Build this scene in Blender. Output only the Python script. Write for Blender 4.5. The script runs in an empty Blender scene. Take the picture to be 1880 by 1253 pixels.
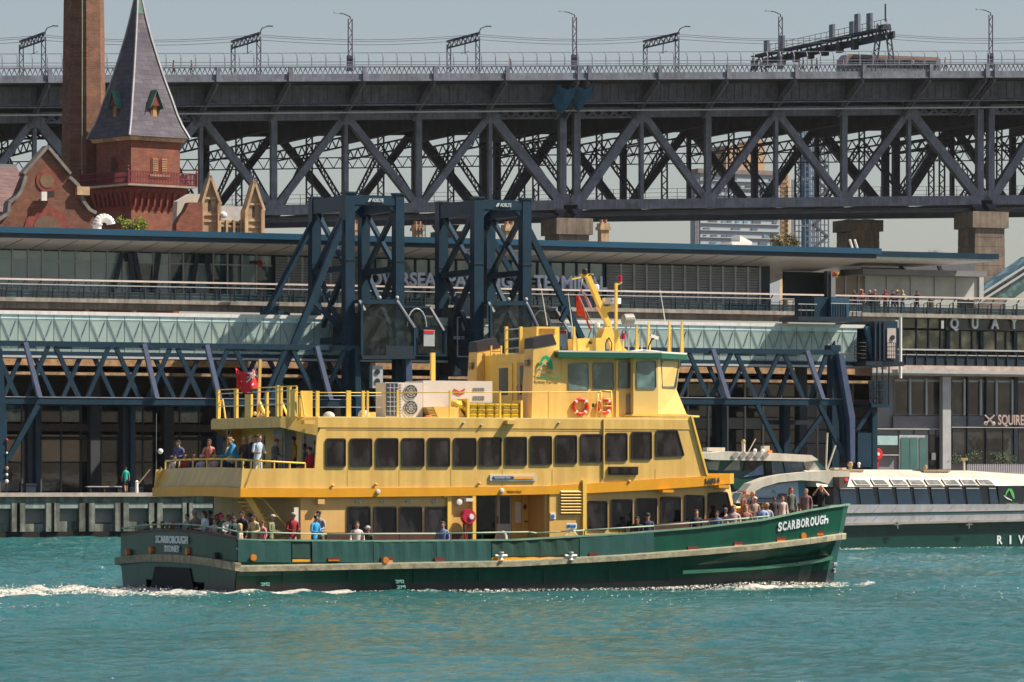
import bpy, math, random
import numpy as np
from mathutils import Vector, Matrix
random.seed(7)
R = math.radians
SC = bpy.context.scene
C = SC.collection

# ------------------------------------------------------------------ camera, sky, sun, exposure
FPX, CU, HV, HC = 8256.0, 940.0, 885.0, 3.7      # focal length in photo pixels, centre column, horizon row, eye height
cam_d = bpy.data.cameras.new('camera'); cam = bpy.data.objects.new('camera', cam_d); C.objects.link(cam)
cam.location = (0, 0, HC); cam.rotation_euler = (R(90), 0, 0)
cam_d.sensor_width = 36; cam_d.lens = 36*FPX/1880; cam_d.shift_y = (HV-626.5)/1880
cam_d.clip_start = 1; cam_d.clip_end = 30000
SC.camera = cam
SUN_AZ = (0.93, -0.07)          # horizontal direction towards the sun (x right, y away)
SUN_EL = 50
world = bpy.data.worlds.new('World'); SC.world = world; world.use_nodes = True
wn = world.node_tree; bg = wn.nodes['Background']
sky = wn.nodes.new('ShaderNodeTexSky'); sky.sky_type = 'NISHITA'; sky.sun_disc = False
sky.sun_elevation = R(SUN_EL); sky.sun_rotation = math.atan2(SUN_AZ[0], SUN_AZ[1])
sky.air_density = 1.0; sky.dust_density = 1.15; sky.ozone_density = 1.0
hs = wn.nodes.new('ShaderNodeHueSaturation'); hs.inputs['Saturation'].default_value = 0.9
wn.links.new(sky.outputs[0], hs.inputs['Color'])
wm_ = wn.nodes.new('ShaderNodeMix'); wm_.data_type = 'RGBA'; wm_.blend_type = 'MULTIPLY'; wm_.inputs[0].default_value = 1; wm_.inputs[7].default_value = (1.0, .93, .92, 1)
wn.links.new(hs.outputs[0], wm_.inputs[6]); wn.links.new(wm_.outputs[2], bg.inputs[0])
bg.inputs[1].default_value = 0.066
sl = bpy.data.lights.new('sun', 'SUN'); so = bpy.data.objects.new('sun', sl); C.objects.link(so)
sl.energy = 5.0; sl.angle = R(0.5); sl.color = (1, .90, .76)
ce = math.cos(R(SUN_EL)); hl = math.hypot(*SUN_AZ)
sv = Vector((SUN_AZ[0]/hl*ce, SUN_AZ[1]/hl*ce, math.sin(R(SUN_EL))))
so.rotation_euler = sv.to_track_quat('Z', 'Y').to_euler()
vs_ = SC.view_settings; vs_.view_transform = 'Standard'; vs_.look = 'None'; vs_.exposure = 0.72; vs_.gamma = 1
vs_.use_curve_mapping = False

# ------------------------------------------------------------------ frames: (s along, t inland, z up)
class Fr:
    def __init__(f, deg): f.a = R(deg); f.c = math.cos(f.a); f.n = math.sin(f.a)
    def w(f, p): return Vector((p[0]*f.c-p[1]*f.n, p[0]*f.n+p[1]*f.c, p[2]))
    def un(f, u, v, t):                       # photo pixel -> point on the upright plane t
        a = (u-CU)/FPX; b = (HV-v)/FPX; Y = t/(f.c-a*f.n)
        return (a*Y*f.c+Y*f.n, t, HC+b*Y)
    def at(f, u, v, Y):                       # photo pixel at distance Y
        a = (u-CU)/FPX; X = a*Y
        return (X*f.c+Y*f.n, -X*f.n+Y*f.c, HC+(HV-v)/FPX*Y)
Q = Fr(25); B = Fr(21); T40 = Fr(40)
FT, FS = 137.5, 54.2      # ferry: starboard side and stern
QT = 281.0                # quay edge

def mix(a, b, k): return tuple(x+(y-x)*k for x, y in zip(a, b))

# ------------------------------------------------------------------ mesh builder
BASE = {}
class MB:
    def __init__(s): s.v = []; s.f = []; s.m = []; s.mi = 0
    def add(s, vs, fs):
        n = len(s.v); s.v += [tuple(p) for p in vs]; s.f += [tuple(i+n for i in f) for f in fs]; s.m += [s.mi]*len(fs); return s
    def box(s, a, b):
        x0, x1 = sorted((a[0], b[0])); y0, y1 = sorted((a[1], b[1])); z0, z1 = sorted((a[2], b[2]))
        return s.add([(x0,y0,z0),(x1,y0,z0),(x1,y1,z0),(x0,y1,z0),(x0,y0,z1),(x1,y0,z1),(x1,y1,z1),(x0,y1,z1)],
                     [(0,3,2,1),(4,5,6,7),(0,1,5,4),(1,2,6,5),(2,3,7,6),(3,0,4,7)])
    def bar(s, p, q, w, h=None, up=(0,1,0)):   # w across (in-plane), h along `up`
        h = h or w; p = Vector(p); q = Vector(q); d = (q-p).normalized(); u = Vector(up)
        if abs(d.dot(u)) > .98: u = Vector((0,0,1)) if abs(d.z) < .9 else Vector((1,0,0))
        a = d.cross(u).normalized()*(w/2); b = a.cross(d).normalized()*(h/2)
        vs = [p-a-b, p+a-b, p+a+b, p-a+b, q-a-b, q+a-b, q+a+b, q-a+b]
        return s.add(vs, [(0,1,2,3),(7,6,5,4),(0,4,5,1),(1,5,6,2),(2,6,7,3),(3,7,4,0)])
    def tube(s, p, q, r, r2=None, n=8):
        r2 = r if r2 is None else r2; p = Vector(p); q = Vector(q); d = (q-p).normalized()
        u = Vector((0,0,1)) if abs(d.z) < .9 else Vector((1,0,0)); a = d.cross(u).normalized(); b = d.cross(a)
        vs = [p+(a*math.cos(2*math.pi*i/n)+b*math.sin(2*math.pi*i/n))*r for i in range(n)]
        vs += [q+(a*math.cos(2*math.pi*i/n)+b*math.sin(2*math.pi*i/n))*r2 for i in range(n)]
        fs = [(i, (i+1)%n, n+(i+1)%n, n+i) for i in range(n)] + [tuple(range(n-1,-1,-1)), tuple(range(n,2*n))]
        return s.add(vs, fs)
    def path(s, pts, r, n=6):
        for a, b in zip(pts, pts[1:]): s.tube(a, b, r, n=n)
        return s
    def prism(s, poly, t0, t1):                # poly of (s, z), extruded in t
        n = len(poly)
        ar = sum(poly[i][0]*poly[(i+1)%n][1]-poly[(i+1)%n][0]*poly[i][1] for i in range(n))
        if ar < 0: poly = poly[::-1]
        vs = [(p[0], t0, p[1]) for p in poly]+[(p[0], t1, p[1]) for p in poly]
        return s.add(vs, [tuple(range(n)), tuple(range(2*n-1, n-1, -1))]+[(i, n+i, n+(i+1)%n, (i+1)%n) for i in range(n)])
    def slab(s, poly, z0, z1):                 # poly of (s, t), extruded in z; z may be lists
        n = len(poly)
        ar = sum(poly[i][0]*poly[(i+1)%n][1]-poly[(i+1)%n][0]*poly[i][1] for i in range(n))
        if ar < 0:
            poly = poly[::-1]
            if isinstance(z0, (list, tuple)): z0 = z0[::-1]
            if isinstance(z1, (list, tuple)): z1 = z1[::-1]
        g = lambda z, i: z[i] if isinstance(z, (list, tuple)) else z
        vs = [(p[0], p[1], g(z0, i)) for i, p in enumerate(poly)]+[(p[0], p[1], g(z1, i)) for i, p in enumerate(poly)]
        return s.add(vs, [tuple(range(n-1, -1, -1)), tuple(range(n, 2*n))]+[(i, (i+1)%n, n+(i+1)%n, n+i) for i in range(n)])
    def loft(s, rings, cap=True, closed=True):
        n = len(rings[0]); vs = [p for r in rings for p in r]; fs = []
        for k in range(len(rings)-1):
            for i in range(n if closed else n-1):
                j = (i+1) % n; fs.append((k*n+i, k*n+j, (k+1)*n+j, (k+1)*n+i))
        if cap: fs += [tuple(range(n-1, -1, -1)), tuple(range((len(rings)-1)*n, len(rings)*n))]
        return s.add(vs, fs)
    def ring(s, prof, c, n=16, ax='z', a0=0):  # lathe: prof of (r, h) around axis through c
        rings = []
        for r, h in prof:
            rg = []
            for i in range(n):
                a = a0+2*math.pi*i/n; x = r*math.cos(a); y = r*math.sin(a)
                rg.append({'z': (c[0]+x, c[1]+y, c[2]+h), 't': (c[0]+x, c[1]+h, c[2]-y), 's': (c[0]+h, c[1]+x, c[2]+y)}[ax])
            rings.append(rg)
        return s.loft(rings)
    def ell(s, c, rx, ry, rz, n=10, m=7):
        rings = []
        for k in range(m+1):
            th = math.pi*k/m; rr = max(math.sin(th), .02)
            rings.append([(c[0]+rx*rr*math.cos(2*math.pi*i/n), c[1]+ry*rr*math.sin(2*math.pi*i/n), c[2]-rz*math.cos(th)) for i in range(n)])
        return s.loft(rings)
    def torus(s, c, RR, r, ax='t', n=20, m=8):
        vs = []; fs = []
        for i in range(n):
            a = 2*math.pi*i/n
            for j in range(m):
                b = 2*math.pi*j/m; x = (RR+r*math.cos(b))*math.cos(a); y = (RR+r*math.cos(b))*math.sin(a); h = r*math.sin(b)
                vs.append((c[0]+x, c[1]+h, c[2]+y)); fs.append((i*m+j, ((i+1)%n)*m+j, ((i+1)%n)*m+(j+1)%m, i*m+(j+1)%m))
        return s.add(vs, fs)
    def laced(s, p, q, w, th=.12, up=(0,1,0), pitch=None):   # two rails with zigzag lacing between them
        p = Vector(p); q = Vector(q); d = (q-p); L = d.length; d.normalize(); u = Vector(up)
        if abs(d.dot(u)) > .98: u = Vector((1,0,0))
        a = d.cross(u).normalized()*(w/2)
        s.bar(p-a, q-a, th, th, up); s.bar(p+a, q+a, th, th, up)
        n = max(2, int(L/(pitch or w))); k = 1
        for i in range(n):
            s.bar(p+d*(L*i/n)+a*k, p+d*(L*(i+1)/n)-a*k, th*.7, th*.6, up); k = -k
        return s
    def build(s, name, mat, parent=None, base=None, fr=Q, smooth=False, label=None, cat=None, group=None, kind=None):
        if parent is not None: base, fr = BASE[parent.name]
        elif base is None:
            xs = [p[0] for p in s.v]; ys = [p[1] for p in s.v]; zs = [p[2] for p in s.v]
            base = ((min(xs)+max(xs))/2, (min(ys)+max(ys))/2, min(zs))
        me = bpy.data.meshes.new(name)
        me.from_pydata([(p[0]-base[0], p[1]-base[1], p[2]-base[2]) for p in s.v], [], s.f)
        for m in (mat if isinstance(mat, (list, tuple)) else [mat]): me.materials.append(m)
        if s.mi: me.polygons.foreach_set('material_index', s.m)
        if smooth: me.polygons.foreach_set('use_smooth', [True]*len(me.polygons)); 
        me.update()
        o = bpy.data.objects.new(name, me); C.objects.link(o)
        if smooth == 'auto':
            me.set_sharp_from_angle(angle=R(35))
        if parent is not None: o.parent = parent
        else: o.location = fr.w(base); o.rotation_euler = (0, 0, fr.a)
        BASE[o.name] = (base, fr); tag(o, label, cat, group, kind)
        return o
def tag(o, label=None, cat=None, group=None, kind=None):
    for k, x in (('label', label), ('category', cat), ('group', group), ('kind', kind)):
        if x: o[k] = x
    return o
def thing(name, label, cat, base, fr=Q, group=None, kind=None):
    o = bpy.data.objects.new(name, None); C.objects.link(o); o.empty_display_size = .3
    o.location = fr.w(base); o.rotation_euler = (0, 0, fr.a); BASE[o.name] = (base, fr)
    return tag(o, label, cat, group, kind)
def cp(o, d, parent=None):                    # copy of a part, mesh data shared, moved by d in its frame
    c = o.copy(); C.objects.link(c); c.parent = parent or o.parent; c.location = Vector(o.location)+Vector(d)
    for ch in o.children:
        e = ch.copy(); C.objects.link(e); e.parent = c
    b, f = BASE[o.name]; BASE[c.name] = (b, f)
    return c
def cp_thing(root, pos_world, label, rz=None):
    r = root.copy(); C.objects.link(r); r.location = pos_world; r['label'] = label
    if rz is not None: r.rotation_euler = (0, 0, rz)
    for ch in root.children:
        c = ch.copy(); C.objects.link(c); c.parent = r
        for g in ch.children:
            d = g.copy(); C.objects.link(d); d.parent = c
    return r
def poly_px(pts, t, fr=Q): return [(lambda p: (p[0], p[2]))(fr.un(u, v, t)) for u, v in pts]
def pxbox(mb, u0, v0, u1, v1, t0, t1, fr=Q):
    a = fr.un(u0, (v0+v1)/2, t0)[0]; b = fr.un(u1, 0, t0)[0]; um = (u0+u1)/2
    return mb.box((a, t0, fr.un(um, v0, t0)[2]), (b, t1, fr.un(um, v1, t0)[2]))

# ------------------------------------------------------------------ materials
def mat(name, col, rough=.6, metal=0, var=.15, scale=1.5, bump=0, spec=.5, streak=0, dirt=None, emis=None, alpha=1, coat=0):
    m = bpy.data.materials.new(name); m.use_nodes = True; N = m.node_tree.nodes; L = m.node_tree.links
    b = N['Principled BSDF']; b.inputs['Roughness'].default_value = rough; b.inputs['Metallic'].default_value = metal
    b.inputs['Specular IOR Level'].default_value = spec; b.inputs['Alpha'].default_value = alpha
    b.inputs['Coat Weight'].default_value = coat
    b.inputs['Base Color'].default_value = (*col, 1)
    if emis: b.inputs['Emission Color'].default_value = (*emis[:3], 1); b.inputs['Emission Strength'].default_value = emis[3]
    if var or bump or streak:
        tc = N.new('ShaderNodeTexCoord'); no = N.new('ShaderNodeTexNoise'); no.inputs['Scale'].default_value = scale
        no.inputs['Detail'].default_value = 6; no.inputs['Roughness'].default_value = .65
        L.new(tc.outputs['Object'], no.inputs['Vector'])
        cr = N.new('ShaderNodeValToRGB'); cr.color_ramp.elements[0].position = .3; cr.color_ramp.elements[1].position = .72
        dc = dirt or tuple(c*(1-var*1.6) for c in col)
        cr.color_ramp.elements[0].color = (*[dc[i]*(var*2 if dirt else 1)+col[i]*(1-(var*2 if dirt else 1)) for i in range(3)], 1)
        cr.color_ramp.elements[1].color = (*[min(1, c*(1+var)) for c in col], 1)
        L.new(no.outputs['Fac'], cr.inputs['Fac']); last = cr.outputs['Color']
        if streak:
            mp = N.new('ShaderNodeMapping'); mp.inputs['Scale'].default_value = (2.2, 2.2, .12)
            L.new(tc.outputs['Object'], mp.inputs['Vector']); n2 = N.new('ShaderNodeTexNoise'); n2.inputs['Scale'].default_value = 1.6
            n2.inputs['Detail'].default_value = 5; L.new(mp.outputs[0], n2.inputs['Vector'])
            c2 = N.new('ShaderNodeValToRGB'); c2.color_ramp.elements[0].position = .35; c2.color_ramp.elements[1].position = .65
            k = 1-streak; c2.color_ramp.elements[0].color = (k, k*.96, k*.9, 1); c2.color_ramp.elements[1].color = (1,1,1,1)
            L.new(n2.outputs['Fac'], c2.inputs['Fac'])
            mx = N.new('ShaderNodeMix'); mx.data_type = 'RGBA'; mx.blend_type = 'MULTIPLY'; mx.inputs[0].default_value = 1
            L.new(last, mx.inputs[6]); L.new(c2.outputs['Color'], mx.inputs[7]); last = mx.outputs[2]
        L.new(last, b.inputs['Base Color'])
        if bump:
            bp = N.new('ShaderNodeBump'); bp.inputs['Strength'].default_value = bump; bp.inputs['Distance'].default_value = .05
            L.new(no.outputs['Fac'], bp.inputs['Height']); L.new(bp.outputs[0], b.inputs['Normal'])
    return m
def brick_mat(name, c1, c2, mortar, bw=.24, bh=.086, scale=1.0, var=.5):
    m = mat(name, c1, .9, var=.0); N = m.node_tree.nodes; L = m.node_tree.links; b = N['Principled BSDF']
    tc = N.new('ShaderNodeTexCoord'); sp = N.new('ShaderNodeSeparateXYZ'); L.new(tc.outputs['Object'], sp.inputs[0])
    ad = N.new('ShaderNodeMath'); ad.operation = 'ADD'; L.new(sp.outputs[0], ad.inputs[0]); L.new(sp.outputs[1], ad.inputs[1])
    cb = N.new('ShaderNodeCombineXYZ'); L.new(ad.outputs[0], cb.inputs[0]); L.new(sp.outputs[2], cb.inputs[1])
    br = N.new('ShaderNodeTexBrick'); L.new(cb.outputs[0], br.inputs['Vector'])
    br.inputs['Color1'].default_value = (*c1, 1); br.inputs['Color2'].default_value = (*c2, 1); br.inputs['Mortar'].default_value = (*mortar, 1)
    br.inputs['Scale'].default_value = scale; br.inputs['Mortar Size'].default_value = .012
    br.inputs['Brick Width'].default_value = bw*2; br.inputs['Row Height'].default_value = bh*2
    no = N.new('ShaderNodeTexNoise'); no.inputs['Scale'].default_value = .8; no.inputs['Detail'].default_value = 8; no.inputs['Roughness'].default_value = .75
    L.new(tc.outputs['Object'], no.inputs['Vector'])
    cr = N.new('ShaderNodeValToRGB'); cr.color_ramp.elements[0].position = .3; cr.color_ramp.elements[1].position = .7
    k = 1-var; cr.color_ramp.elements[0].color = (k, k, k, 1); cr.color_ramp.elements[1].color = (1.15, 1.1, 1.05, 1)
    L.new(no.outputs['Fac'], cr.inputs['Fac'])
    mx = N.new('ShaderNodeMix'); mx.data_type = 'RGBA'; mx.blend_type = 'MULTIPLY'; mx.inputs[0].default_value = 1
    L.new(br.outputs['Color'], mx.inputs[6]); L.new(cr.outputs['Color'], mx.inputs[7]); L.new(mx.outputs[2], b.inputs['Base Color'])
    bp = N.new('ShaderNodeBump'); bp.inputs['Strength'].default_value = .4; bp.inputs['Distance'].default_value = .03
    L.new(br.outputs['Fac'], bp.inputs['Height']); bp.invert = True; L.new(bp.outputs[0], b.inputs['Normal'])
    return m
def glass_mat(name, col, rough=.04, scale=.7, spec=.6, col2=None, alpha=1, zs=1):     # tinted reflecting pane, faintly uneven; noise patches paint in reflections and streaks
    m = mat(name, col, rough, var=0, spec=spec, alpha=alpha); N = m.node_tree.nodes; L = m.node_tree.links; b = N['Principled BSDF']
    tc = N.new('ShaderNodeTexCoord'); no = N.new('ShaderNodeTexNoise'); no.inputs['Scale'].default_value = scale; no.inputs['Detail'].default_value = 3
    mp = N.new('ShaderNodeMapping'); mp.inputs['Scale'].default_value = (1, 1, zs); L.new(tc.outputs['Object'], mp.inputs[0]); L.new(mp.outputs[0], no.inputs['Vector'])
    oi = N.new('ShaderNodeObjectInfo'); no.noise_dimensions = '4D'
    ml = N.new('ShaderNodeMath'); ml.operation = 'MULTIPLY'; ml.inputs[1].default_value = 37; L.new(oi.outputs['Random'], ml.inputs[0]); L.new(ml.outputs[0], no.inputs['W'])
    cr = N.new('ShaderNodeValToRGB'); cr.color_ramp.elements[0].position = .47; cr.color_ramp.elements[1].position = .68
    cr.color_ramp.elements[0].color = (*col, 1); cr.color_ramp.elements[1].color = (*(col2 or tuple(c*2.2 for c in col)), 1)
    L.new(no.outputs['Fac'], cr.inputs['Fac']); L.new(cr.outputs[0], b.inputs['Base Color'])
    bp = N.new('ShaderNodeBump'); bp.inputs['Strength'].default_value = .12; bp.inputs['Distance'].default_value = .05
    L.new(no.outputs['Fac'], bp.inputs['Height']); L.new(bp.outputs[0], b.inputs['Normal'])
    return m
M = {}
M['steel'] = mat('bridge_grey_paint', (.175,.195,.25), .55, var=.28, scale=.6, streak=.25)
M['steel_dark'] = mat('bridge_grey_paint_shaded', (.05,.06,.085), .7, var=.3, scale=.5)  # darker grey: shade of far truss and underside put into colour
M['navy'] = mat('navy_steel_paint', (.007,.034,.062), .5, var=.18, scale=.9, streak=.15, spec=.3)
M['navy_dark'] = mat('dark_navy_panel', (.006,.018,.032), .5, var=.2)
M['concrete'] = mat('concrete', (.36,.33,.29), .9, var=.2, scale=.8, bump=.3, streak=.35)
M['stone'] = mat('granite_pier_stone', (.25,.2,.16), .9, var=.3, scale=.35, bump=.4, streak=.3)
M['white'] = mat('white_paint', (.75,.73,.7), .4, var=.06, streak=.1)
M['black'] = mat('black_rubber', (.012,.012,.014), .6, var=.1)
M['sand'] = mat('cream_yellow_paint', (.75,.48,.135), .38, var=.08, scale=.9, streak=.18, bump=.04)
M['ochre'] = mat('golden_band_paint', (.72,.33,.012), .4, var=.05, streak=.06)
M['yellow'] = mat('bright_yellow_paint', (.82,.54,.10), .4, var=.05, streak=.06)
M['green'] = mat('dark_green_hull_paint', (.003,.056,.034), .3, var=.15, scale=.7, streak=.3, bump=.05, spec=.3)
M['bulwark'] = mat('bulwark_green_paint', (.003,.072,.044), .38, var=.12, scale=.8, streak=.15, bump=.05, spec=.4)
M['green_cloth'] = mat('green_canvas_screen', (.003,.066,.060), .6, var=.12, scale=1.2, bump=.35, streak=.1)
M['boot'] = mat('black_boot_topping', (.010,.014,.018), .35, var=.3, scale=1.5)
M['rail'] = mat('weathered_rubbing_strake', (.30,.27,.18), .8, var=.35, scale=4, bump=.5)
M['red'] = mat('red_paint', (.62,.02,.02), .4, var=.08)
M['glass'] = glass_mat('dark_window_glass', (.003,.003,.005), col2=(.045,.04,.045), scale=1.9, spec=.45, zs=.45)  # second colour paints bright reflection streaks on the dark panes
M['glass_teal'] = glass_mat('teal_window_glass', (.03,.085,.085), col2=(.16,.27,.26), scale=1.2, spec=.8)
M['glass_pale'] = glass_mat('pale_glass', (.24,.33,.33), col2=(.37,.44,.42), scale=.4)
M['lead'] = mat('text_dark', (.03,.03,.04), .5, var=0)
M['signwhite'] = mat('sign_white', (.72,.76,.78), .5, var=.05)
M['soffit'] = mat('soffit_panel', (.45,.43,.40), .55, var=.08, scale=.3)
M['grey'] = mat('grey_panel', (.20,.195,.20), .6, var=.1, scale=.4)
M['lgrey'] = mat('light_grey_metal', (.42,.42,.42), .45, var=.1)
M['wood'] = mat('varnished_timber', (.20,.07,.035), .5, var=.25, scale=3)
M['brass'] = mat('warm_metal', (.5,.36,.18), .35, metal=.6, var=.2)

# ------------------------------------------------------------------ lettering
def text(name, string, p0, p1, up, m, parent, depth=.02, bold=.0, h=None, label=None, cat=None, base=None, group=None):
    cu = bpy.data.curves.new('lettering', 'FONT'); cu.body = string; cu.extrude = .5; cu.offset = bold; cu.resolution_u = 3
    ob = bpy.data.objects.new('lettering', cu); C.objects.link(ob); dg = bpy.context.evaluated_depsgraph_get()
    me = bpy.data.meshes.new_from_object(ob.evaluated_get(dg)); bpy.data.objects.remove(ob)
    vs = [v.co.copy() for v in me.vertices]; fs = [tuple(f.vertices) for f in me.polygons]; bpy.data.meshes.remove(me)
    x0 = min(v.x for v in vs); x1 = max(v.x for v in vs); y1 = max(v.y for v in vs); y0 = 0
    p0 = Vector(p0); p1 = Vector(p1); d = p1-p0; L = d.length; up = Vector(up)
    hh = h if h else L/(x1-x0)*(y1-y0); nrm = d.normalized().cross(up.normalized()).normalized()
    mb = MB(); out = []
    for v in vs: out.append(p0+d*((v.x-x0)/(x1-x0))+up.normalized()*((v.y-y0)/(y1-y0)*hh)+nrm*((v.z+.5)*depth))
    mb.add(out, fs)
    return mb.build(name, m, parent, base=base, label=label, cat=cat, group=group)
# ------------------------------------------------------------------ water
def grid_water():
    x = np.concatenate([[-6000,-2500,-900,-300,-120], np.arange(-62,-40,.6), np.arange(-40, 40.1, .16), np.arange(40.6,62.2,.6), [120,300,900,2500,6000]])
    y = np.concatenate([[-3000,-600,-100,0,40,66], np.arange(76, 175, .15), np.arange(175, 345, .36), [352]])
    X, Y = np.meshgrid(x, y); rng = np.random.RandomState(3); Z = np.zeros_like(X)
    for i in range(52):
        lam = 0.55*(1.09**i)*(.9+.2*rng.rand()); 
        if lam > 14: lam = 3+6*rng.rand()
        ang = R(-80+rng.randn()*42); k = 2*math.pi/lam
        ph = rng.rand()*6.28; amp = .0086*lam**.60 if lam < 6 else .016
        w = np.sin(k*(X*math.cos(ang)+Y*math.sin(ang))+ph+.9*np.sin(.13*X*rng.rand()+.1*Y*rng.rand()+ph))
        Z += amp*(w+.35*np.cos(2*np.arcsin(np.clip(w,-1,1))))
    # choppy modulation
    Z *= .75+.35*np.sin(.11*X+.05*Y)*np.sin(.07*Y+1)
    fr = Q; S = X*fr.c+Y*fr.n-FS; Tt = -X*fr.n+Y*fr.c-FT       # ferry coordinates
    # hull side wash, bow wave and stern wake
    side = np.exp(-((Tt+.35)/.45)**2)*((S>-1)&(S<25.4))
    bow = np.exp(-((Tt-(-.1+(S-20)*.55))/.6)**2)*((S>14)&(S<25.6))*np.clip((S-14)/8, 0, 1)
    wake = np.exp(-((Tt-5-(-S)*.02)/(4.2+.05*(-S)))**2)*(S<0.3)*np.clip(1-(-S)/45, 0, 1)
    wk2 = np.exp(-((Tt-.5+(-S)*.12)/1.6)**2)*(S<4)*np.clip(1-(-S)/30, 0, 1)
    wk3 = np.exp(-((Tt-6)/3.2)**2)*(S<2)*np.clip(1-(-S)/30, 0, 1)
    nz = np.zeros_like(X)
    for i in range(30):
        lam = .5+2.4*rng.rand(); ang = rng.rand()*6.28; nz += np.sin(2*math.pi/lam*(X*math.cos(ang)+Y*math.sin(ang))+rng.rand()*6.28)
    nz /= 5.5
    Z += side*(.01+.03*nz)+bow*(.06+.06*nz)+wake*(.02+.04*nz)+np.clip(wk2,0,1)*(.02+.05*nz)+wk3*(.03+.05*nz)
    inner = (np.abs(X) < 62.1)&(Y > 75)&(Y < 346); Z = np.where(inner, Z, 0)
    foam = np.clip(side*.38+bow*.50+wake*.42+wk2*.42+wk3*.44+.42*np.exp(-((Tt-5)/4.5)**2)*(S<-6), 0, .60)
    # riverboat waterline foam
    S2 = X*fr.c+Y*fr.n; T2 = -X*fr.n+Y*fr.c-216.0
    foam += .6*np.exp(-((T2+.3)/.5)**2)*(X > 13)
    # sparkle round the ferry painted as sparse foam, then scattered old foam
    foam += .16*np.exp(-((Tt+3)/5.)**2)*(S > -25)*(S < 27)
    foam += .3*np.exp(-((Y-96-.1*X)/1.3)**2)*np.exp(-((X-1)/8)**2)+.45*np.exp(-((Y-131)/3.5)**2)*np.exp(-((X+16)/5)**2)
    ny, nx = X.shape; me = bpy.data.meshes.new('water')
    co = np.stack([X, Y, Z], -1).reshape(-1, 3)
    idx = np.arange(ny*nx).reshape(ny, nx)
    f = np.stack([idx[:-1,:-1], idx[:-1,1:], idx[1:,1:], idx[1:,:-1]], -1).reshape(-1, 4)
    me.vertices.add(len(co)); me.vertices.foreach_set('co', co.ravel())
    me.loops.add(f.size); me.loops.foreach_set('vertex_index', f.ravel())
    me.polygons.add(len(f)); me.polygons.foreach_set('loop_start', np.arange(0, f.size, 4)); me.polygons.foreach_set('loop_total', np.full(len(f), 4))
    me.update(); me.polygons.foreach_set('use_smooth', np.ones(len(f), bool))
    at = me.attributes.new('foam', 'FLOAT', 'POINT'); at.data.foreach_set('value', foam.ravel().astype(np.float32))
    o = bpy.data.objects.new('water', me); C.objects.link(o); o['kind'] = 'structure'
    m = bpy.data.materials.new('harbour_water'); m.use_nodes = True; N = m.node_tree.nodes; L = m.node_tree.links; b = N['Principled BSDF']
    b.inputs['Roughness'].default_value = .08; b.inputs['IOR'].default_value = 1.33
    tc = N.new('ShaderNodeTexCoord')
    def noise(sc, det=4, mp=None, ro=.6):
        n = N.new('ShaderNodeTexNoise'); n.inputs['Scale'].default_value = sc; n.inputs['Detail'].default_value = det; n.inputs['Roughness'].default_value = ro
        if mp:
            q = N.new('ShaderNodeMapping'); q.inputs['Scale'].default_value = mp; L.new(tc.outputs['Object'], q.inputs[0]); L.new(q.outputs[0], n.inputs['Vector'])
        else: L.new(tc.outputs['Object'], n.inputs['Vector'])
        return n
    n1 = noise(.06, 3, (1, .35, 1)); cr = N.new('ShaderNodeValToRGB')
    cr.color_ramp.elements[0].position = .35; cr.color_ramp.elements[1].position = .65
    cr.color_ramp.elements[0].color = (.012,.112,.108,1); cr.color_ramp.elements[1].color = (.042,.178,.188,1)
    L.new(n1.outputs['Fac'], cr.inputs[0])
    a = N.new('ShaderNodeAttribute'); a.attribute_name = 'foam'
    n2 = noise(7, 10, (1, .5, 1), .8)
    nb = N.new('ShaderNodeMath'); nb.operation = 'MULTIPLY_ADD'; nb.inputs[1].default_value = 2.0; nb.inputs[2].default_value = -.5; L.new(n2.outputs['Fac'], nb.inputs[0])
    mm = N.new('ShaderNodeMath'); mm.operation = 'ADD'; L.new(a.outputs['Fac'], mm.inputs[0]); L.new(nb.outputs[0], mm.inputs[1])
    fr2 = N.new('ShaderNodeValToRGB'); fr2.color_ramp.elements[0].position = .98; fr2.color_ramp.elements[1].position = 1.0
    sb = N.new('ShaderNodeMapRange'); sb.inputs[1].default_value = .93; sb.inputs[2].default_value = 1.16; L.new(mm.outputs[0], sb.inputs[0])
    mx = N.new('ShaderNodeMix'); mx.data_type = 'RGBA'; L.new(sb.outputs[0], mx.inputs[0]); L.new(cr.outputs[0], mx.inputs[6]); mx.inputs[7].default_value = (.70,.66,.58,1)
    L.new(mx.outputs[2], b.inputs['Base Color'])
    mr = N.new('ShaderNodeMath'); mr.operation = 'MULTIPLY_ADD'; mr.inputs[1].default_value = .6; mr.inputs[2].default_value = .07; L.new(sb.outputs[0], mr.inputs[0]); L.new(mr.outputs[0], b.inputs['Roughness'])
    n3 = noise(1.9, 10, (1, .8, 1), .72)
    bp = N.new('ShaderNodeBump'); bp.inputs['Strength'].default_value = 1.0; bp.inputs['Distance'].default_value = .32
    L.new(n3.outputs['Fac'], bp.inputs['Height']); L.new(bp.outputs[0], b.inputs['Normal'])
    me.materials.append(m)
grid_water()

# ------------------------------------------------------------------ ground behind the quay wall
QZ = 2.95
g = MB(); g.box((-4000, QT+.6, 1.0), (4000, QT+70, QZ)); g.build('promenade_paving', mat('paving', (.22,.20,.19), .85, var=.15, scale=.5), kind='structure', base=(0, QT, QZ))
g = MB(); g.box((-6000, QT+70, 1.0), (6000, QT+2200, 4.5)); g.build('land', mat('land', (.09,.09,.07), .95, var=.3, scale=.02), kind='structure', base=(0, QT+70, 4.5))

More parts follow.
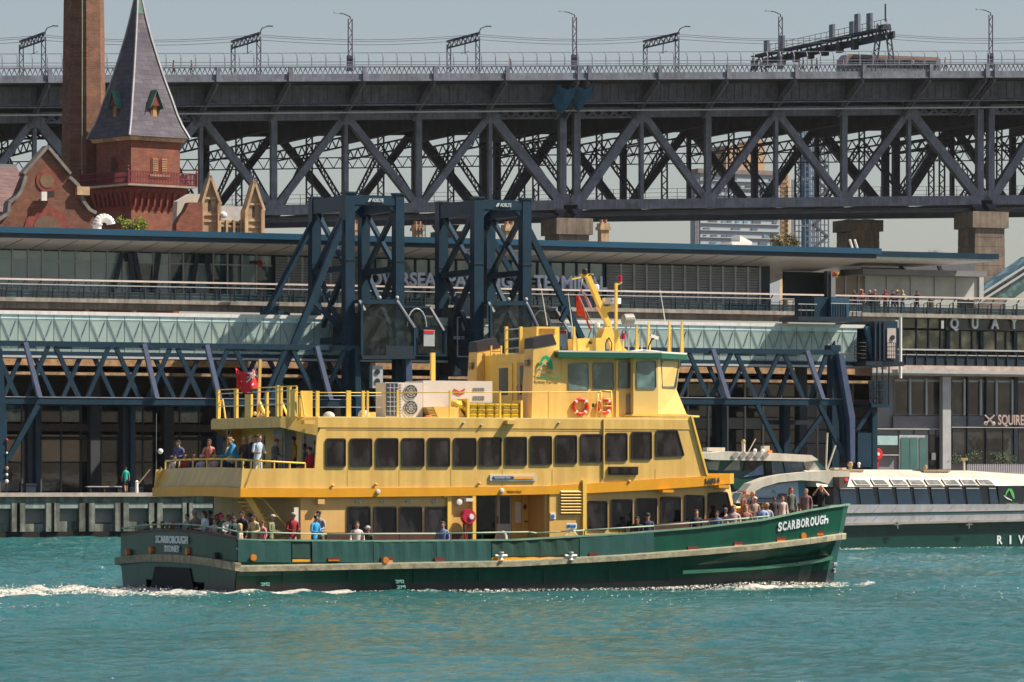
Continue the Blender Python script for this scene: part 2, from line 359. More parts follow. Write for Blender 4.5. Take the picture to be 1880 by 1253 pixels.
# ------------------------------------------------------------------ harbour bridge approach spans
BT = 579.0; TW = 31.0
def bp_(u, v, t=BT): return B.un(u, v, t)
bz0 = bp_(1040, 378)
bridge = thing('bridge', 'long grey steel truss bridge crossing behind the terminal on stone piers', 'bridge', (bz0[0], BT, 0), B)
vt = lambda u: 214.5-(u-343)*.0088
def vb(u): return 388+(u-400)*-.0175 if u < 1250 else 373-(u-1250)*.009
# panel points: (u of node, 't' or 'b')
def span(uL, uR, tops, bots):
    nodes = [(uL, 'b')]; 
    seq = []
    for i, tp in enumerate(tops):
        seq.append((tp, 't'))
        if i < len(bots): seq.append((bots[i], 'b'))
    return nodes+seq+[(uR, 'b')]
spans = [span(-590, 207, [-460,-200,63], [-330,-68]), span(228, 1032, [368,634,899], [502,768]),
         span(1058, 1798, [1177,1424,1668], [1299,1549]), span(1818, 2490, [1925,2150,2370], [2040,2260])]
def part(nm, f, m=M['steel']):
    mb = MB(); f(mb); return mb.build(nm, m, bridge)
protos = []
for si, sp in enumerate(spans):
    for side in (0, 1):
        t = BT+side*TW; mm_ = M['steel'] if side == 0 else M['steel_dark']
        pt = {}
        for i, (u, k) in enumerate(sp):
            a = bp_(u, vt(u) if k == 't' else vb(u)); pt[i] = (a[0], t, a[2])
            b2 = bp_(u, vb(u) if k == 't' else vt(u)); pt[(i, 'o')] = (b2[0], t, b2[2])
        n = len(sp)
        for i in range(n-1):
            end = i in (0, n-2)
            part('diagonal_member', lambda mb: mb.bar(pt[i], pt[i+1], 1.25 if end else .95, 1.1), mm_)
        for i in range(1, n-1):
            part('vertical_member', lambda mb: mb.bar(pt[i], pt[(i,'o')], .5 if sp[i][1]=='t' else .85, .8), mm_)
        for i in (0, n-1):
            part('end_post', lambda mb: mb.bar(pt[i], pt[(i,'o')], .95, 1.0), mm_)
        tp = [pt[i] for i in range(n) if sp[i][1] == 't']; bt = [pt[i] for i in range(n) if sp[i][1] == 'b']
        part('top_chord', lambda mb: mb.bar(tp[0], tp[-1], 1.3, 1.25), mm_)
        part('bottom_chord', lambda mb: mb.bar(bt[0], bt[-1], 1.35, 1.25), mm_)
        for a, b in ((pt[(0,'o')], tp[0]), (tp[-1], pt[(n-1,'o')])):    # pierced link plates by the piers
            mb = MB(); a = Vector(a); b = Vector(b); d = (b-a); L = d.length; d.normalize(); z = Vector((0,0,1)); y = Vector((0,1,0))
            for o in (.62, -.62): mb.bar(a+z*o, b+z*o, .28, .5)
            n_ = max(3, int(L/1.5))
            for q in range(n_):
                c0 = a+d*(L*q/n_); c1 = a+d*(L*(q+1)/n_)
                mb.bar(c0+z*.55, c1-z*.55, .3, .25); mb.bar(c0-z*.55, c1+z*.55, .3, .25)
            for e in (a+d*.7, b-d*.9): mb.bar(e-z*.6, e+z*.6, 1.0, .3)
            mb.build('link_plate', mm_, bridge)
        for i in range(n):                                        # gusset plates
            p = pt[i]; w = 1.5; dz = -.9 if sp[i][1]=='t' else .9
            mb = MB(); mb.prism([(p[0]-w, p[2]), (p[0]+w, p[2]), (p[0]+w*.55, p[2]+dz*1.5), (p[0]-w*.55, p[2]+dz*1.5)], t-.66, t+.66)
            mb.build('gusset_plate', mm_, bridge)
    # sway frames and lateral bracing between the trusses
    for i, (u, k) in enumerate(sp):
        zt_ = bp_(u, vt(u))[2]; zb_ = bp_(u, vb(u))[2]; s = bp_(u, 300)[0]; H = zt_-zb_
        mb = MB(); X3 = (1,0,0)
        mb.bar((s, BT+.7, zb_-.3), (s, BT+TW-.7, zb_-.3), .7, .9, up=(0,0,1))
        mb.laced((s, BT+.7, zt_-H*.28), (s, BT+TW-.7, zt_-H*.28), 1.3, .22, up=X3, pitch=1.6)
        mb.bar((s, BT+.7, zt_-.6), (s, BT+TW-.7, zt_-.6), .8, 2.6, up=(0,0,1))
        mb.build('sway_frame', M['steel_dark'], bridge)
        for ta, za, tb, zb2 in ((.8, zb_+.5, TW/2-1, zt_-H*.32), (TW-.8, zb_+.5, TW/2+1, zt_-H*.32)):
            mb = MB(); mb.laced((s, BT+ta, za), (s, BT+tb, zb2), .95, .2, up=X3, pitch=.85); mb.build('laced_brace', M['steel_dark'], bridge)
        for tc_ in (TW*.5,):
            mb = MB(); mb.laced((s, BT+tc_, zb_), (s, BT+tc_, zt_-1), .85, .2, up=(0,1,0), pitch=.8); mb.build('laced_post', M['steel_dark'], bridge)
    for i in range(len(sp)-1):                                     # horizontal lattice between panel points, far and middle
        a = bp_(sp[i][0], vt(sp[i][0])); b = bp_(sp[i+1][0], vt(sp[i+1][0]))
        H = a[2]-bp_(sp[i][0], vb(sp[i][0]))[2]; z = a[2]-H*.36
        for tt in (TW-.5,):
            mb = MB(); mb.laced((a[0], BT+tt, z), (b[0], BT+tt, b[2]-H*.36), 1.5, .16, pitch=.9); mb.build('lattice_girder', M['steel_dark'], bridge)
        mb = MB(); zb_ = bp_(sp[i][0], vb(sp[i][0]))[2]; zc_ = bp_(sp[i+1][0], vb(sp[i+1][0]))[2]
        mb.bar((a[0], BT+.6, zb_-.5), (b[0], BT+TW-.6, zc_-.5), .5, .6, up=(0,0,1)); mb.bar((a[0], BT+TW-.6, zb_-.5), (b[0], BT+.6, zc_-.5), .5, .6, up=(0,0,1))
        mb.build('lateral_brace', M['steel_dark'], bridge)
# bottom walkway with handrail
uA, uB = -590, 2490
def line(u0, v0, u1, v1, t, n=2): return [B.un(u0+(u1-u0)*i/(n-1), v0+(v1-v0)*i/(n-1), t) for i in range(n)]
mb = MB()
for u0, u1 in ((-590,400),(400,1250),(1250,2490)):
    a = bp_(u0, vb(u0)); b = bp_(u1, vb(u1)); mb.bar((a[0], BT+3, a[2]-.9), (b[0], BT+3, b[2]-.9), .25, 4.5); mb.bar((a[0], BT+TW-3, a[2]-.9), (b[0], BT+TW-3, b[2]-.9), .25, 4)
    mb.bar((a[0], BT+TW/2, a[2]-1.0), (b[0], BT+TW/2, b[2]-1.0), 1.4, .5); mb.bar((a[0], BT+.2, a[2]-1.5), (b[0], BT+.2, b[2]-1.5), .3, .8)
mb.build('inspection_walkway', M['steel_dark'], bridge)
mb = MB()
for u0, u1 in ((-590,400),(400,1250),(1250,2490)):
    a = bp_(u0, vb(u0)); b = bp_(u1, vb(u1)); n = int((b[0]-a[0])/2.4)
    for h in (1.55, 2.1, .95): mb.bar((a[0], BT+1.3, a[2]+h), (b[0], BT+1.3, b[2]+h), .05, .05)
    for i in range(n): p = mix(a, b, i/n); mb.bar((p[0], BT+1.3, p[2]), (p[0], BT+1.3, p[2]+2.1), .06, .06)
mb.build('walkway_handrail', M['steel_dark'], bridge)['kind'] = 'stuff'
# deck: upper edge line and its parts at the overhanging edge t = BT-9
DT = BT-9
ve = lambda u: 125.5-(u)*.0042          # foot of the fence in the photo
ea, eb = B.un(uA, ve(uA), DT), B.un(uB, ve(uB), DT); grade = (eb[2]-ea[2])/(eb[0]-ea[0])
def dk(s, t, dz): return (s, t, ea[2]+(s-ea[0])*grade+dz)      # point relative to the deck edge line
def du(u, t=DT): return B.un(u, 300, t)[0]
mb = MB(); sA, sB = ea[0], eb[0]
def dbox(mb, s0, s1, t0, t1, z0, z1):
    mb.add([dk(s0,t0,z0),dk(s1,t0,z0),dk(s1,t1,z0),dk(s0,t1,z0),dk(s0,t0,z1),dk(s1,t0,z1),dk(s1,t1,z1),dk(s0,t1,z1)],
           [(0,3,2,1),(4,5,6,7),(0,1,5,4),(1,2,6,5),(2,3,7,6),(3,0,4,7)])
dbox(mb, sA, sB, DT+.3, DT+49, -1.9, -1.3); mb.build('roadway', M['steel_dark'], bridge)
mb = MB(); dbox(mb, sA, sB, DT, DT+.2, -1.75, -.95); dbox(mb, sA, sB, DT-.12, DT+.22, -.12, .06); dbox(mb, sA, sB, DT-.12, DT+.22, -1.95, -1.75)
mb.build('parapet_girder', M['steel'], bridge)
mb = MB()
for i in range(int((sB-sA)/.7)):
    s = sA+i*.7; mb.bar(dk(s, DT+.1, -.95), dk(s+.35, DT+.1, -.12), .09, .1); mb.bar(dk(s+.7, DT+.1, -.95), dk(s+.35, DT+.1, -.12), .09, .1)
mb.build('parapet_lattice', M['steel'], bridge)['kind'] = 'stuff'
mb = MB(); dbox(mb, sA, sB, BT-3.2, BT-3.0, -4.3, -2.0); dbox(mb, sA, sB, BT-3.5, BT-2.8, -4.5, -4.3); dbox(mb, sA, sB, BT-3.5, BT-2.8, -2.2, -2.0); mb.build('edge_girder', M['steel'], bridge)
for zz in (-4.9, -5.9): mb = MB(); dbox(mb, sA, sB, BT-4.5, BT-4.3, zz, zz+.2); mb.build('service_pipe', M['lgrey'] if zz < -5 else M['steel'], bridge)
for tt in (4, 12, 20, 28, 36): mb = MB(); dbox(mb, sA, sB, BT+tt, BT+tt+.5, -5.6, -1.9); mb.build('stringer', M['steel_dark'], bridge)
# stiffeners: joined, too many and too small to pick apart
mb = MB()
for i in range(int((sB-sA)/1.25)):
    s = sA+i*1.25; mb.bar(dk(s, BT-3.27, -4.3), dk(s, BT-3.27, -2.1), .12, .14)
mb.build('girder_stiffener', M['steel'], bridge)['kind'] = 'stuff'
brk = [91-11*0, 246, 400, 533, 669, 799, 931, 1063, 1082, 1211, 1337, 1462, 1586, 1709, 1812, 1828, -40, 1950]
pproto = bproto = None
for u in brk:
    s = du(u); 
    mb = MB(); mb.bar(dk(s, DT-.1, -1.95), dk(s, DT-.1, .05), .55, .35); mb.build('parapet_post', M['steel'], bridge)
    mb = MB(); a = Vector(dk(s, DT+.4, -2.0)); b = Vector(dk(s-.2, BT-.6, -6.3)); mb.laced(a, b, .8, .28, up=(1,0,0) , pitch=1.0); mb.bar(a, b, .25, .62, up=(1,0,0)); mb.build('bracket_strut', M['steel'], bridge)
    mb = MB(); mb.slab([(s-.15, DT+.5), (s+.15, DT+.5), (s+.15, BT-.7), (s-.15, BT-.7)], [dk(s,0,-2.6)[2], dk(s,0,-2.6)[2], dk(s,0,-6)[2], dk(s,0,-6)[2]], dk(s,0,-1.95)[2]); mb.build('cantilever_beam', M['steel_dark'], bridge)
    mb = MB(); mb.bar(dk(s, BT-.5, -3.4), dk(s, BT+39, -3.4), .9, 3.2, up=(0,0,1)); mb.build('cross_girder', M['steel_dark'], bridge)
# fence along the footway
mb = MB(); H = 1.85
pts = [(0,0,0),(0,0,H*.62),(0,.12,H*.82),(0,.38,H*.97),(0,.62,H)]
for a, b in zip(pts, pts[1:]): mb.bar(Vector(a)+Vector(dk(sA, DT+.1, .05)), Vector(b)+Vector(dk(sA, DT+.1, .05)), .1, .12, up=(1,0,0))
fp = mb.build('fence_post', M['steel'], bridge)
nf = int((du(2100)-du(-220))/2.02); s0 = du(-220)
fp.location = Vector(fp.location)+Vector((s0-sA, 0, grade*(s0-sA)))
for i in range(1, nf): cp(fp, (i*2.02, 0, i*2.02*grade))
mb = MB(); 
for dz, dt in ((H+.05,.72),(H*.35,.1),(.25,.1)): mb.bar(dk(sA, DT+dt, dz), dk(sB, DT+dt, dz), .09, .09)
mb.build('fence_rail', M['steel'], bridge)
# far side parapet, walkway fence
mb = MB(); dbox(mb, sA, sB, DT+48.6, DT+48.8, -1.3, .3); mb.bar(dk(sA, DT+48.7, 1.9), dk(sB, DT+48.7, 1.9), .1, .1); mb.build('far_parapet', M['steel_dark'], bridge)
# piers
def pier(u0, u1, vtop, vcap, t, deep, u0b=None, u1b=None, dark=False):
    a = B.un(u0, vtop, t); b = B.un(u1, vtop, t); zc = B.un(u0, vcap, t)[2]
    mb = MB(); mb.box((a[0], t, zc), (b[0], t+deep, a[2])); mb.build('pier_cap', M['stone'], bridge)
    a2 = B.un(u0b or u0+6, vcap, t)[0]; b2 = B.un(u1b or u1-6, vcap, t)[0]; k = .9
    mb = MB(); z = zc; nn = 0; h = 1.35
    while z > 4.4:      # courses of stone
        g_ = (zc-z)*.018
        mb = MB(); mb.box((a2-g_, t+.3, z-h+.04), (b2+g_, t+deep-.3, z)); mb.build('stone_course', M['stone'], bridge); z -= h
for a in ((1022,1089,400,430,BT-3,6),(1786,1852,388,418,BT-3,6),(812,848,424,440,BT+TW-2,5),(1560,1622,403,424,BT+TW-3,6),(208,262,398,425,BT-3,6)):
    pier(*a)
for u, t in ((1027,BT),(1056,BT),(1790,BT),(1816,BT),(1563,BT+TW),(1592,BT+TW),(806,BT+TW),(830,BT+TW)):
    z = bp_(u, vb(u))[2] if t == BT else bp_(u, vb(u))[2]
    s = B.un(u, 300, t)[0]; mb = MB(); mb.prism([(s-.9, z-.6), (s+.9, z-.6), (s+.35, z-1.4), (s-.35, z-1.4)], t-.8, t+.8)
    mb.prism([(s-.25, z-1.3), (s+.25, z-1.3), (s+1.3, z-2.6), (s-1.3, z-2.6)], t-.8, t+.8); mb.build('bearing', M['steel_dark'], bridge)
# blue debris net slung below the footway
mb = MB(); n, m_ = 18, 8; a = B.un(1022, 150, DT+.8); b = B.un(1088, 150, DT+.8)
rows = []
for j in range(m_+1):
    r_ = []
    for i in range(n+1):
        x = i/n; y = j/m_; sag = (math.sin(math.pi*min(1, x*1.75)) if x < .55 else math.sin(math.pi*(x-.55)/.45)*.8)
        s = a[0]+(b[0]-a[0])*x+.4*math.sin(y*3); z = a[2]-.3-.7*abs(sag)*(1-y)-y*(1.5+2.4*abs(sag))+.08*math.sin(i*2.1+j)
        r_.append((s, DT+.8+y*2.5, z))
    rows.append(r_)
vsn = [p for r_ in rows for p in r_]; fsn = [(j*(n+1)+i, j*(n+1)+i+1, (j+1)*(n+1)+i+1, (j+1)*(n+1)+i) for j in range(m_) for i in range(n)]
mb.add(vsn, fsn); net = mb.build('debris_net', mat('blue_netting', (.008,.10,.20), .8, var=.3, scale=1.5), fr=B, smooth=True,
    label='sagging blue safety net slung below the bridge footway above the middle pier', cat='net')
sol = net.modifiers.new('s', 'SOLIDIFY'); sol.thickness = .06

# things standing on the bridge
def dkp(u, t, dz): return dk(B.un(u, 100, t)[0], t, dz)
def lamp_on_bridge(u, vtop, label, flip=-1):
    t = DT+1.3; p = dkp(u, t, 0); top = B.un(u, vtop, t)[2]
    th = thing('street_lamp', label, 'street lamp', p, B, 'street lamps on the bridge')
    H = top-p[2]; mb = MB(); mb.laced((p[0], t, p[2]), (p[0], t, top-.3), .55, .13, pitch=.9); mb.bar((p[0]-.05, t, p[2]-.5), (p[0]-.05, t, p[2]+1.6), .75, .5)
    mb.build('post', M['steel_dark'], th)
    mb = MB(); mb.path([(p[0], t, top-.4), (p[0], t, top), (p[0]-flip*-.9, t, top+.35), (p[0]-flip*-1.7, t, top+.42)], .08); mb.build('arm', M['steel_dark'], th)
    mb = MB(); mb.box((p[0]+flip*1.5, t-.15, top+.36), (p[0]+flip*2.3, t+.15, top+.52)); mb.build('lamp_head', M['lgrey'], th)
for u, v, l in ((643,31,'tall lattice street lamp on the bridge above the left blue gantry tower'),(1055,28,'tall lattice street lamp on the bridge above the blue net'),
                (1433,27,'tall street lamp beside the left end of the long signal gantry'),(1819,24,'rightmost tall lattice street lamp on the bridge')):
    lamp_on_bridge(u, v, l)
def portal(u, v, label):
    t0 = DT+9; p = dkp(u, t0, 0); zt = B.un(u, v+6, t0)[2]; s = p[0]; t1 = t0+11.5
    th = thing('overhead_wire_gantry', label, 'gantry', p, B, 'overhead wire gantries on the bridge')
    for t in (t0, t1):
        mb = MB(); mb.laced((s, t, p[2]-1.3), (s, t, zt), .55, .13, up=(0,1,0), pitch=.8); mb.build('post', M['steel_dark'], th)
    mb = MB(); mb.laced((s, t0-.6, zt), (s, t1+.6, zt), .95, .2, up=(1,0,0), pitch=.9); mb.bar((s, t0-.6, zt+.45), (s, t1+.6, zt+.45), .3, .3); mb.build('beam', M['steel_dark'], th)
    mb = MB(); mb.path([(s, t0, zt+.3), (s+.5, t0, zt+1.2), (s+1.3, t0, zt+1.5)], .08); mb.box((s+1.2, t0-.1, zt+1.42), (s+2, t0+.1, zt+1.58)); mb.build('lamp', M['steel_dark'], th)
    mb = MB(); mb.bar((s, t0+5, zt), (s, t0+5, zt-1.9), .12, .12); mb.bar((s-.6, t0+5, zt-1.9), (s+.6, t0+5, zt-1.5), .08, .08); mb.build('wire_hanger', M['steel_dark'], th)
for u, v, l in ((80,62,'leftmost overhead wire gantry on the bridge, left of the chimney'),(475,62,'overhead wire gantry on the bridge just right of the slate spire'),
                (877,62,'overhead wire gantry on the bridge above the right blue gantry tower'),(1243,62,'overhead wire gantry on the bridge right of the blue net')):
    portal(u, v, l)
# long signal gantry across the whole deck
t0, t1 = DT+3, DT+46; p = dkp(1622, t0, 0); s = p[0]; zt = B.un(1622, 62, t0)[2]
sg = thing('signal_gantry', 'long sloping-looking signal gantry with boxes on top spanning the bridge deck', 'gantry', p, B)
mb = MB(); mb.laced((s, t0-1, zt), (s, t1+1, zt), 1.6, .3, up=(1,0,0), pitch=1.7); mb.bar((s, t0-1, zt+.6), (s, t1+1, zt+.6), 1.6, .2, up=(0,0,1)); mb.bar((s+1.2, t0-1, zt-.2), (s+1.2, t1+1, zt-.2), .3, 1.0, up=(0,0,1)); mb.build('truss_beam', M['steel_dark'], sg)
for t, h in ((t0, 2.4), (t1, .4)):
    for q in (-1.6, 1.6): mb = MB(); mb.laced((s+q, t, p[2]-1.3), (s+q*.35, t, zt+h*.55), .7, .18, pitch=.8); mb.build('leg', M['steel_dark'], sg)
mb = MB(); mb.box((s-.5, t0-1, zt+.7), (s+.7, t0+1.0, zt+1.2)); mb.path([(s+.3, t0, zt+1.7), (s+.3, t0, zt+4.2)], .12); mb.build('equipment_platform', M['steel_dark'], sg)
for k, (dt, h) in enumerate(((4,2.6),(8,2.9),(9.7,2.0),(16.5,2.2),(34,2.2),(39.5,2.0))):
    mb = MB(); mb.box((s-.15, t0+dt, zt+.7), (s+.25, t0+dt+1.3, zt+.7+h)); mb.build('signal_box', M['steel'], sg)
for dt in range(7, 44, 5):
    mb = MB(); mb.box((s-1.2, t0+dt, zt-1.6), (s-.5, t0+dt+1.2, zt-.1)); mb.build('hanging_signal', M['black'], sg)
mb = MB()
for hh in (1.5, 2.2): mb.bar((s+1, t0+1, zt+hh), (s+1, t1, zt+hh), .06, .06)
for i in range(22): mb.bar((s+1, t0+1+i*2, zt+.7), (s+1, t0+1+i*2, zt+2.2), .06, .06)
mb.build('handrail', M['steel_dark'], sg)
# bus crossing the bridge
a = dkp(1548, DT+5.5, -1.3); b = dkp(1727, DT+5.5, -1.3); Lb = b[0]-a[0]
bus = thing('bus', 'long grey and orange bus crossing the bridge behind the fence on the right', 'bus', (a[0], a[1], a[2]), B)
z = a[2]; t = a[1]
mb = MB(); mb.prism([(a[0], z+.5), (b[0], z+.5), (b[0], z+3.0), (b[0]-.3, z+3.3), (a[0]+.9, z+3.3), (a[0]+.25, z+2.6)], t, t+2.6); mb.build('body', mat('bus_paint', (.16,.16,.18), .4, var=.1), bus)
mb = MB(); mb.box((a[0]+.6, t-.02, z+2.95), (b[0]-.2, t+.01, z+3.2)); mb.build('roof_stripe', mat('orange_stripe', (.32,.16,.08), .5, var=.1), bus)
nwin = 7
for i in range(nwin):
    q0 = a[0]+1.0+i*(Lb-1.6)/nwin; mb = MB(); mb.box((q0, t-.03, z+1.55), (q0+(Lb-1.6)/nwin-.15, t+.01, z+2.75)); mb.build('window', M['glass'], bus)
for q in (2.2, Lb-3.2):
    mb = MB(); mb.ring([(.48,-.02),(.5,.28)], (a[0]+q, t, z+.5), 14, 't'); mb.build('wheel', M['black'], bus)
# overhead wires
wires = thing('overhead_wire', 'thin overhead wires strung between the gantries along the bridge', 'wires', dk(du(900), DT+14, 5), B)
for t, h in ((DT+11, 5.3), (DT+12, 4.7), (DT+17, 5.6)):
    mb = MB(); g_us = [-300, 80, 475, 877, 1243, 1622, 2000]
    pts = []
    for u0, u1 in zip(g_us, g_us[1:]):
        for i in range(8):
            x = i/8; q = dk(du(u0, t)+(du(u1, t)-du(u0, t))*x, t, h-.5*math.sin(math.pi*x)*1.4); pts.append(q)
    mb.path(pts, .035, 4); mb.build('wire', M['steel_dark'], wires)
# ------------------------------------------------------------------ quay wall
def qp(u, v, t): return Q.un(u, v, t)
def qs(u, t): return Q.un(u, 885, t)[0]
def qz(u, v, t): return Q.un(u, v, t)[2]
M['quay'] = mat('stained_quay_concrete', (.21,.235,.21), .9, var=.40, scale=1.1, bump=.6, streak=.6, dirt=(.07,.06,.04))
M['quay_dark'] = mat('dark_quay_face', (.05,.05,.035), .85, var=.4, scale=1.3, bump=.5, streak=.5)  # darker copy of the quay concrete for recess backs and joints
wall = thing('quay_wall', 'stained concrete quay wall with square recesses rising out of the water', 'quay wall', (qs(0, QT), QT, 0))
sW0, sW1 = qs(-260, QT), qs(2100, QT)
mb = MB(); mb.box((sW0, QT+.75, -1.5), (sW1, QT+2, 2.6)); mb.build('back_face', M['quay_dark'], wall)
mb = MB(); mb.box((sW0, QT-.12, 2.72), (sW1, QT+1.2, QZ+.03)); mb.build('coping', mat('pale_coping', (.46,.38,.33), .8, var=.2), wall)  # coping in a paler concrete tone
mb = MB(); mb.box((sW0, QT+.15, 2.3), (sW1, QT+1.3, 2.72)); mb.build('beam', M['quay'], wall)
mb = MB(); mb.box((sW0, QT+.25, -1.5), (sW1, QT+.9, .42)); mb.build('tidal_ledge', mat('black_tidal_band', (.008,.008,.006), .9, var=.4, scale=2, bump=.4), wall)
bays = [(-18,22),(47,85),(110,146),(175,212),(237,274),(299,336),(355,392)]
edges = [qs(a, QT) for b in bays for a in b]
# posts between recesses (pairs with a dark joint)
for i in range(len(bays)-1):
    a = qs(bays[i][1], QT); b = qs(bays[i+1][0], QT)
    for x0, x1 in ((a, a+(b-a)*.38), (b-(b-a)*.38, b)):
        mb = MB(); mb.prism([(x0, .42), (x1, .42), (x1, 2.3), (x0, 2.3)], QT+.05, QT+.74); mb.build('pier', M['quay'], wall)
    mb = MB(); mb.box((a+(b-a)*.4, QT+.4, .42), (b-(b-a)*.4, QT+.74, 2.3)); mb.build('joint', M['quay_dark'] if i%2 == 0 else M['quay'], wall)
for b in bays:
    mb = MB(); mb.box((qs(b[0], QT)+.02, QT+.10, 1.95), (qs(b[1], QT)-.02, QT+.6, 2.28)); mb.build('lintel', mat('pale_lintel', (.28,.34,.32), .85, var=.2, streak=.3), wall)
    mb = MB(); mb.box((qs(b[0], QT)+.02, QT+.45, .42), (qs(b[1], QT)-.02, QT+.73, .9+random.random()*.3)); mb.build('sill', M['quay'], wall)
pl = qs(392, QT)
i = 0
while pl < sW1-3:
    mb = MB(); mb.box((pl+.4, QT+.05, .42), (pl+1.2, QT+.74, 2.3)); mb.build('pier', M['quay'], wall); pl += 2.35
# fixings on the coping
# ------------------------------------------------------------------ terminal
RZ = 21.2
TT = QT+13                   # roof edge and balcony edge
TG = QT+18                   # upper glazing
term = thing('terminal_building', 'long glass and grey ferry terminal with a blue-edged overhanging roof', 'terminal', (qs(700, TT), TT, QZ))
sL, sR = qs(-160, TT), qs(1619, TT)
zt = lambda u, v: qz(u, v, TT)
mb = MB(); mb.box((sL, TT, 20.78), (sR, TT+.5, 21.2)); mb.build('fascia', mat('blue_fascia', (.010,.065,.12), .4, var=.1, scale=.3), term)
mb = MB(); mb.box((sL, TT+.12, 20.45), (sR-.4, TT+.6, 20.77)); mb.build('gutter', M['navy_dark'], term)
mb = MB(); mb.box((sL, TT+.5, 20.6), (sR-.2, TT+26, 21.15)); mb.build('roof_deck', M['lgrey'], term)
# soffit: falls inland to the glazing head, hull-shaped end on the right
zh = qz(600, 471, TG); s14 = qs(1417, TG)
mb = MB(); sP = qs(1395, TG)
mb.add([(sL, TT+.15, 20.44), (sP, TT+.15, 20.44), (sP, TG, zh), (sL, TG, zh), (sR-.3, TT+.2, 20.44)], [(0,1,2,3)])
zlow = qz(1417, 527, TG); 
mb.add([(sP, TT+.15, 20.44), (sR-.3, TT+.15, 20.44), (sR-1.0, TG+8, 19.6), (s14+1, TG+3, zlow+.2), (sP, TG, zh)], [(0,1,2,4),(4,2,3)])
mb.build('soffit', M['soffit'], term)
mb = MB(); mb.add([(sP, TG, zh), (s14+1, TG+3, zlow+.2), (sR-1.0, TG+8, 19.6), (sR-1, TG+12, 17)], [(0,1,2,3)]); 
# seams in the soffit as thin battens
mb = MB()
for k in range(34):
    s = sL+(sP-sL)*k/34; mb.bar((s, TT+.3, 20.40), (s, TG-.1, zh-.01), .05, .03, up=(0,0,1))
mb.build('soffit_batten', M['grey'], term)['kind'] = 'stuff'
for u in (450, 628, 1010, 1250):
    s = qs(u, TG-2); mb = MB(); mb.ell((s, TG-2, zh+.95), .16, .16, .14, 8, 5); mb.build('camera_dome', M['white'], term)
# upper glazing bay by bay
zf = qz(300, 552, TG); z1 = qz(300, 484, TG)
mull = [-120,-92,-64,-36,-8,22,51,77,109,139,168,196,225,252,281,311,336,360,391,417,444,470,499]
def pane(u0, u1, z0, z1_, t, m, nm='pane', g=.06):
    mb = MB(); mb.box((qs(u0, t)+g, t, z0), (qs(u1, t)-g, t+.05, z1_)); return mb.build(nm, m, term)
blue_dark = glass_mat('dark_blue_glass', (.02,.05,.055), col2=(.10,.16,.16))
for i, (a, b) in enumerate(zip(mull, mull[1:])):
    dark = a in (311, 336, 391, 417)
    pane(a, b, z1+.05, zh-.08, TG, blue_dark if a in (303,225,311,336,360,391,417) else M['glass_pale'])
    pane(a, b, zf, z1-.05, TG, blue_dark if a in (252,311,336,391,417,470) else (M['glass_pale'] if a < 500 else M['glass_teal']))
    s = qs(a, TG); mb = MB(); mb.box((s-.05, TG-.1, zf), (s+.05, TG+.1, zh)); mb.build('mullion', M['lgrey'], term)
mb = MB(); mb.box((qs(-160, TG), TG-.09, z1-.05), (qs(499, TG), TG+.08, z1+.05)); mb.build('transom', M['lgrey'], term)
mb = MB(); mb.box((qs(-160, TG), TG+.3, zf-.4), (qs(1417, TG), TG+.6, zh+.6)); mb.build('inner_wall', M['navy_dark'], term)
# struts reflected / standing behind the glass on the left: dark slanting columns
for u0, u1 in ((225,205),(247,262),(292,281),(362,350),(378,392),(238,248)):
    mb = MB(); a = qp(u0, 466, TG-.35); b = qp(u1, 545, TG-.35); mb.bar((a[0], TG-.35, zh-.1), (b[0], TG-.35, zf+.2), .32, .12); mb.build('strut', M['navy_dark'], term)
# louvre panels
def louvre(u0, u1, t=TG):
    s0 = qs(u0, t)+.08; s1 = qs(u1, t)-.08
    mb = MB(); mb.box((s0, t+.02, zf), (s1, t+.08, zh-.1)); mb.mi = 0
    fr_ = mb.build('louvre_panel', M['grey'], term)
    mb = MB(); n = 17; dz = (zh-.1-zf)/n
    for k in range(n): mb.add([(s0, t-.10, zf+k*dz), (s1, t-.10, zf+k*dz), (s1, t+.02, zf+(k+.75)*dz), (s0, t+.02, zf+(k+.75)*dz)], [(0,1,2,3)])
    sl_ = mb.build('slat', M['lgrey'], fr_); sl_['kind'] = 'stuff'
    mb = MB(); mb.box((s1, t-.14, zf), (s1+.16, t+.1, zh-.08)); mb.build('mullion', M['lgrey'], term)
ul = [504,529,554,580,606,632,658]
for a, b in zip(ul, ul[1:]): louvre(a, b)
# glazed bays behind the lettering
um = [662,688,714,740,762,787,812,837,862,887,912,937,962,986,1010,1034,1058,1081,1108]
for a, b in zip(um, um[1:]):
    pane(a, b, zf+2.1, zh-.1, TG, M['glass_pale']); pane(a, b, zf, zf+1.98, TG, M['glass_teal'])
    s = qs(b, TG); mb = MB(); mb.box((s-.07, TG-.12, zf), (s+.07, TG+.1, zh)); mb.build('mullion', M['navy'], term)
ul = [1112,1139,1163,1186,1210,1233,1256,1280,1303,1326,1349,1372,1394]
for a, b in zip(ul, ul[1:]): louvre(a, b)
# sign letters
tl = TG-1.2
p0 = qp(676, 526, tl); p1 = qp(1113, 530, tl); zb_ = (p0[2]+p1[2])/2
text('sign_letters', 'OVERSEAS PASSENGER TERMINAL', (p0[0], tl, zb_), (p1[0], tl, zb_), (0,0,1), mat('pale_blue_letter', (.62,.70,.86), .4, var=.05), term, depth=.2, bold=.03, h=.98)
mb = MB(); mb.bar((p0[0], tl+.3, zb_-.05), (p1[0], tl+.3, zb_-.05), .1, .1); mb.build('letter_rail', M['lgrey'], term)
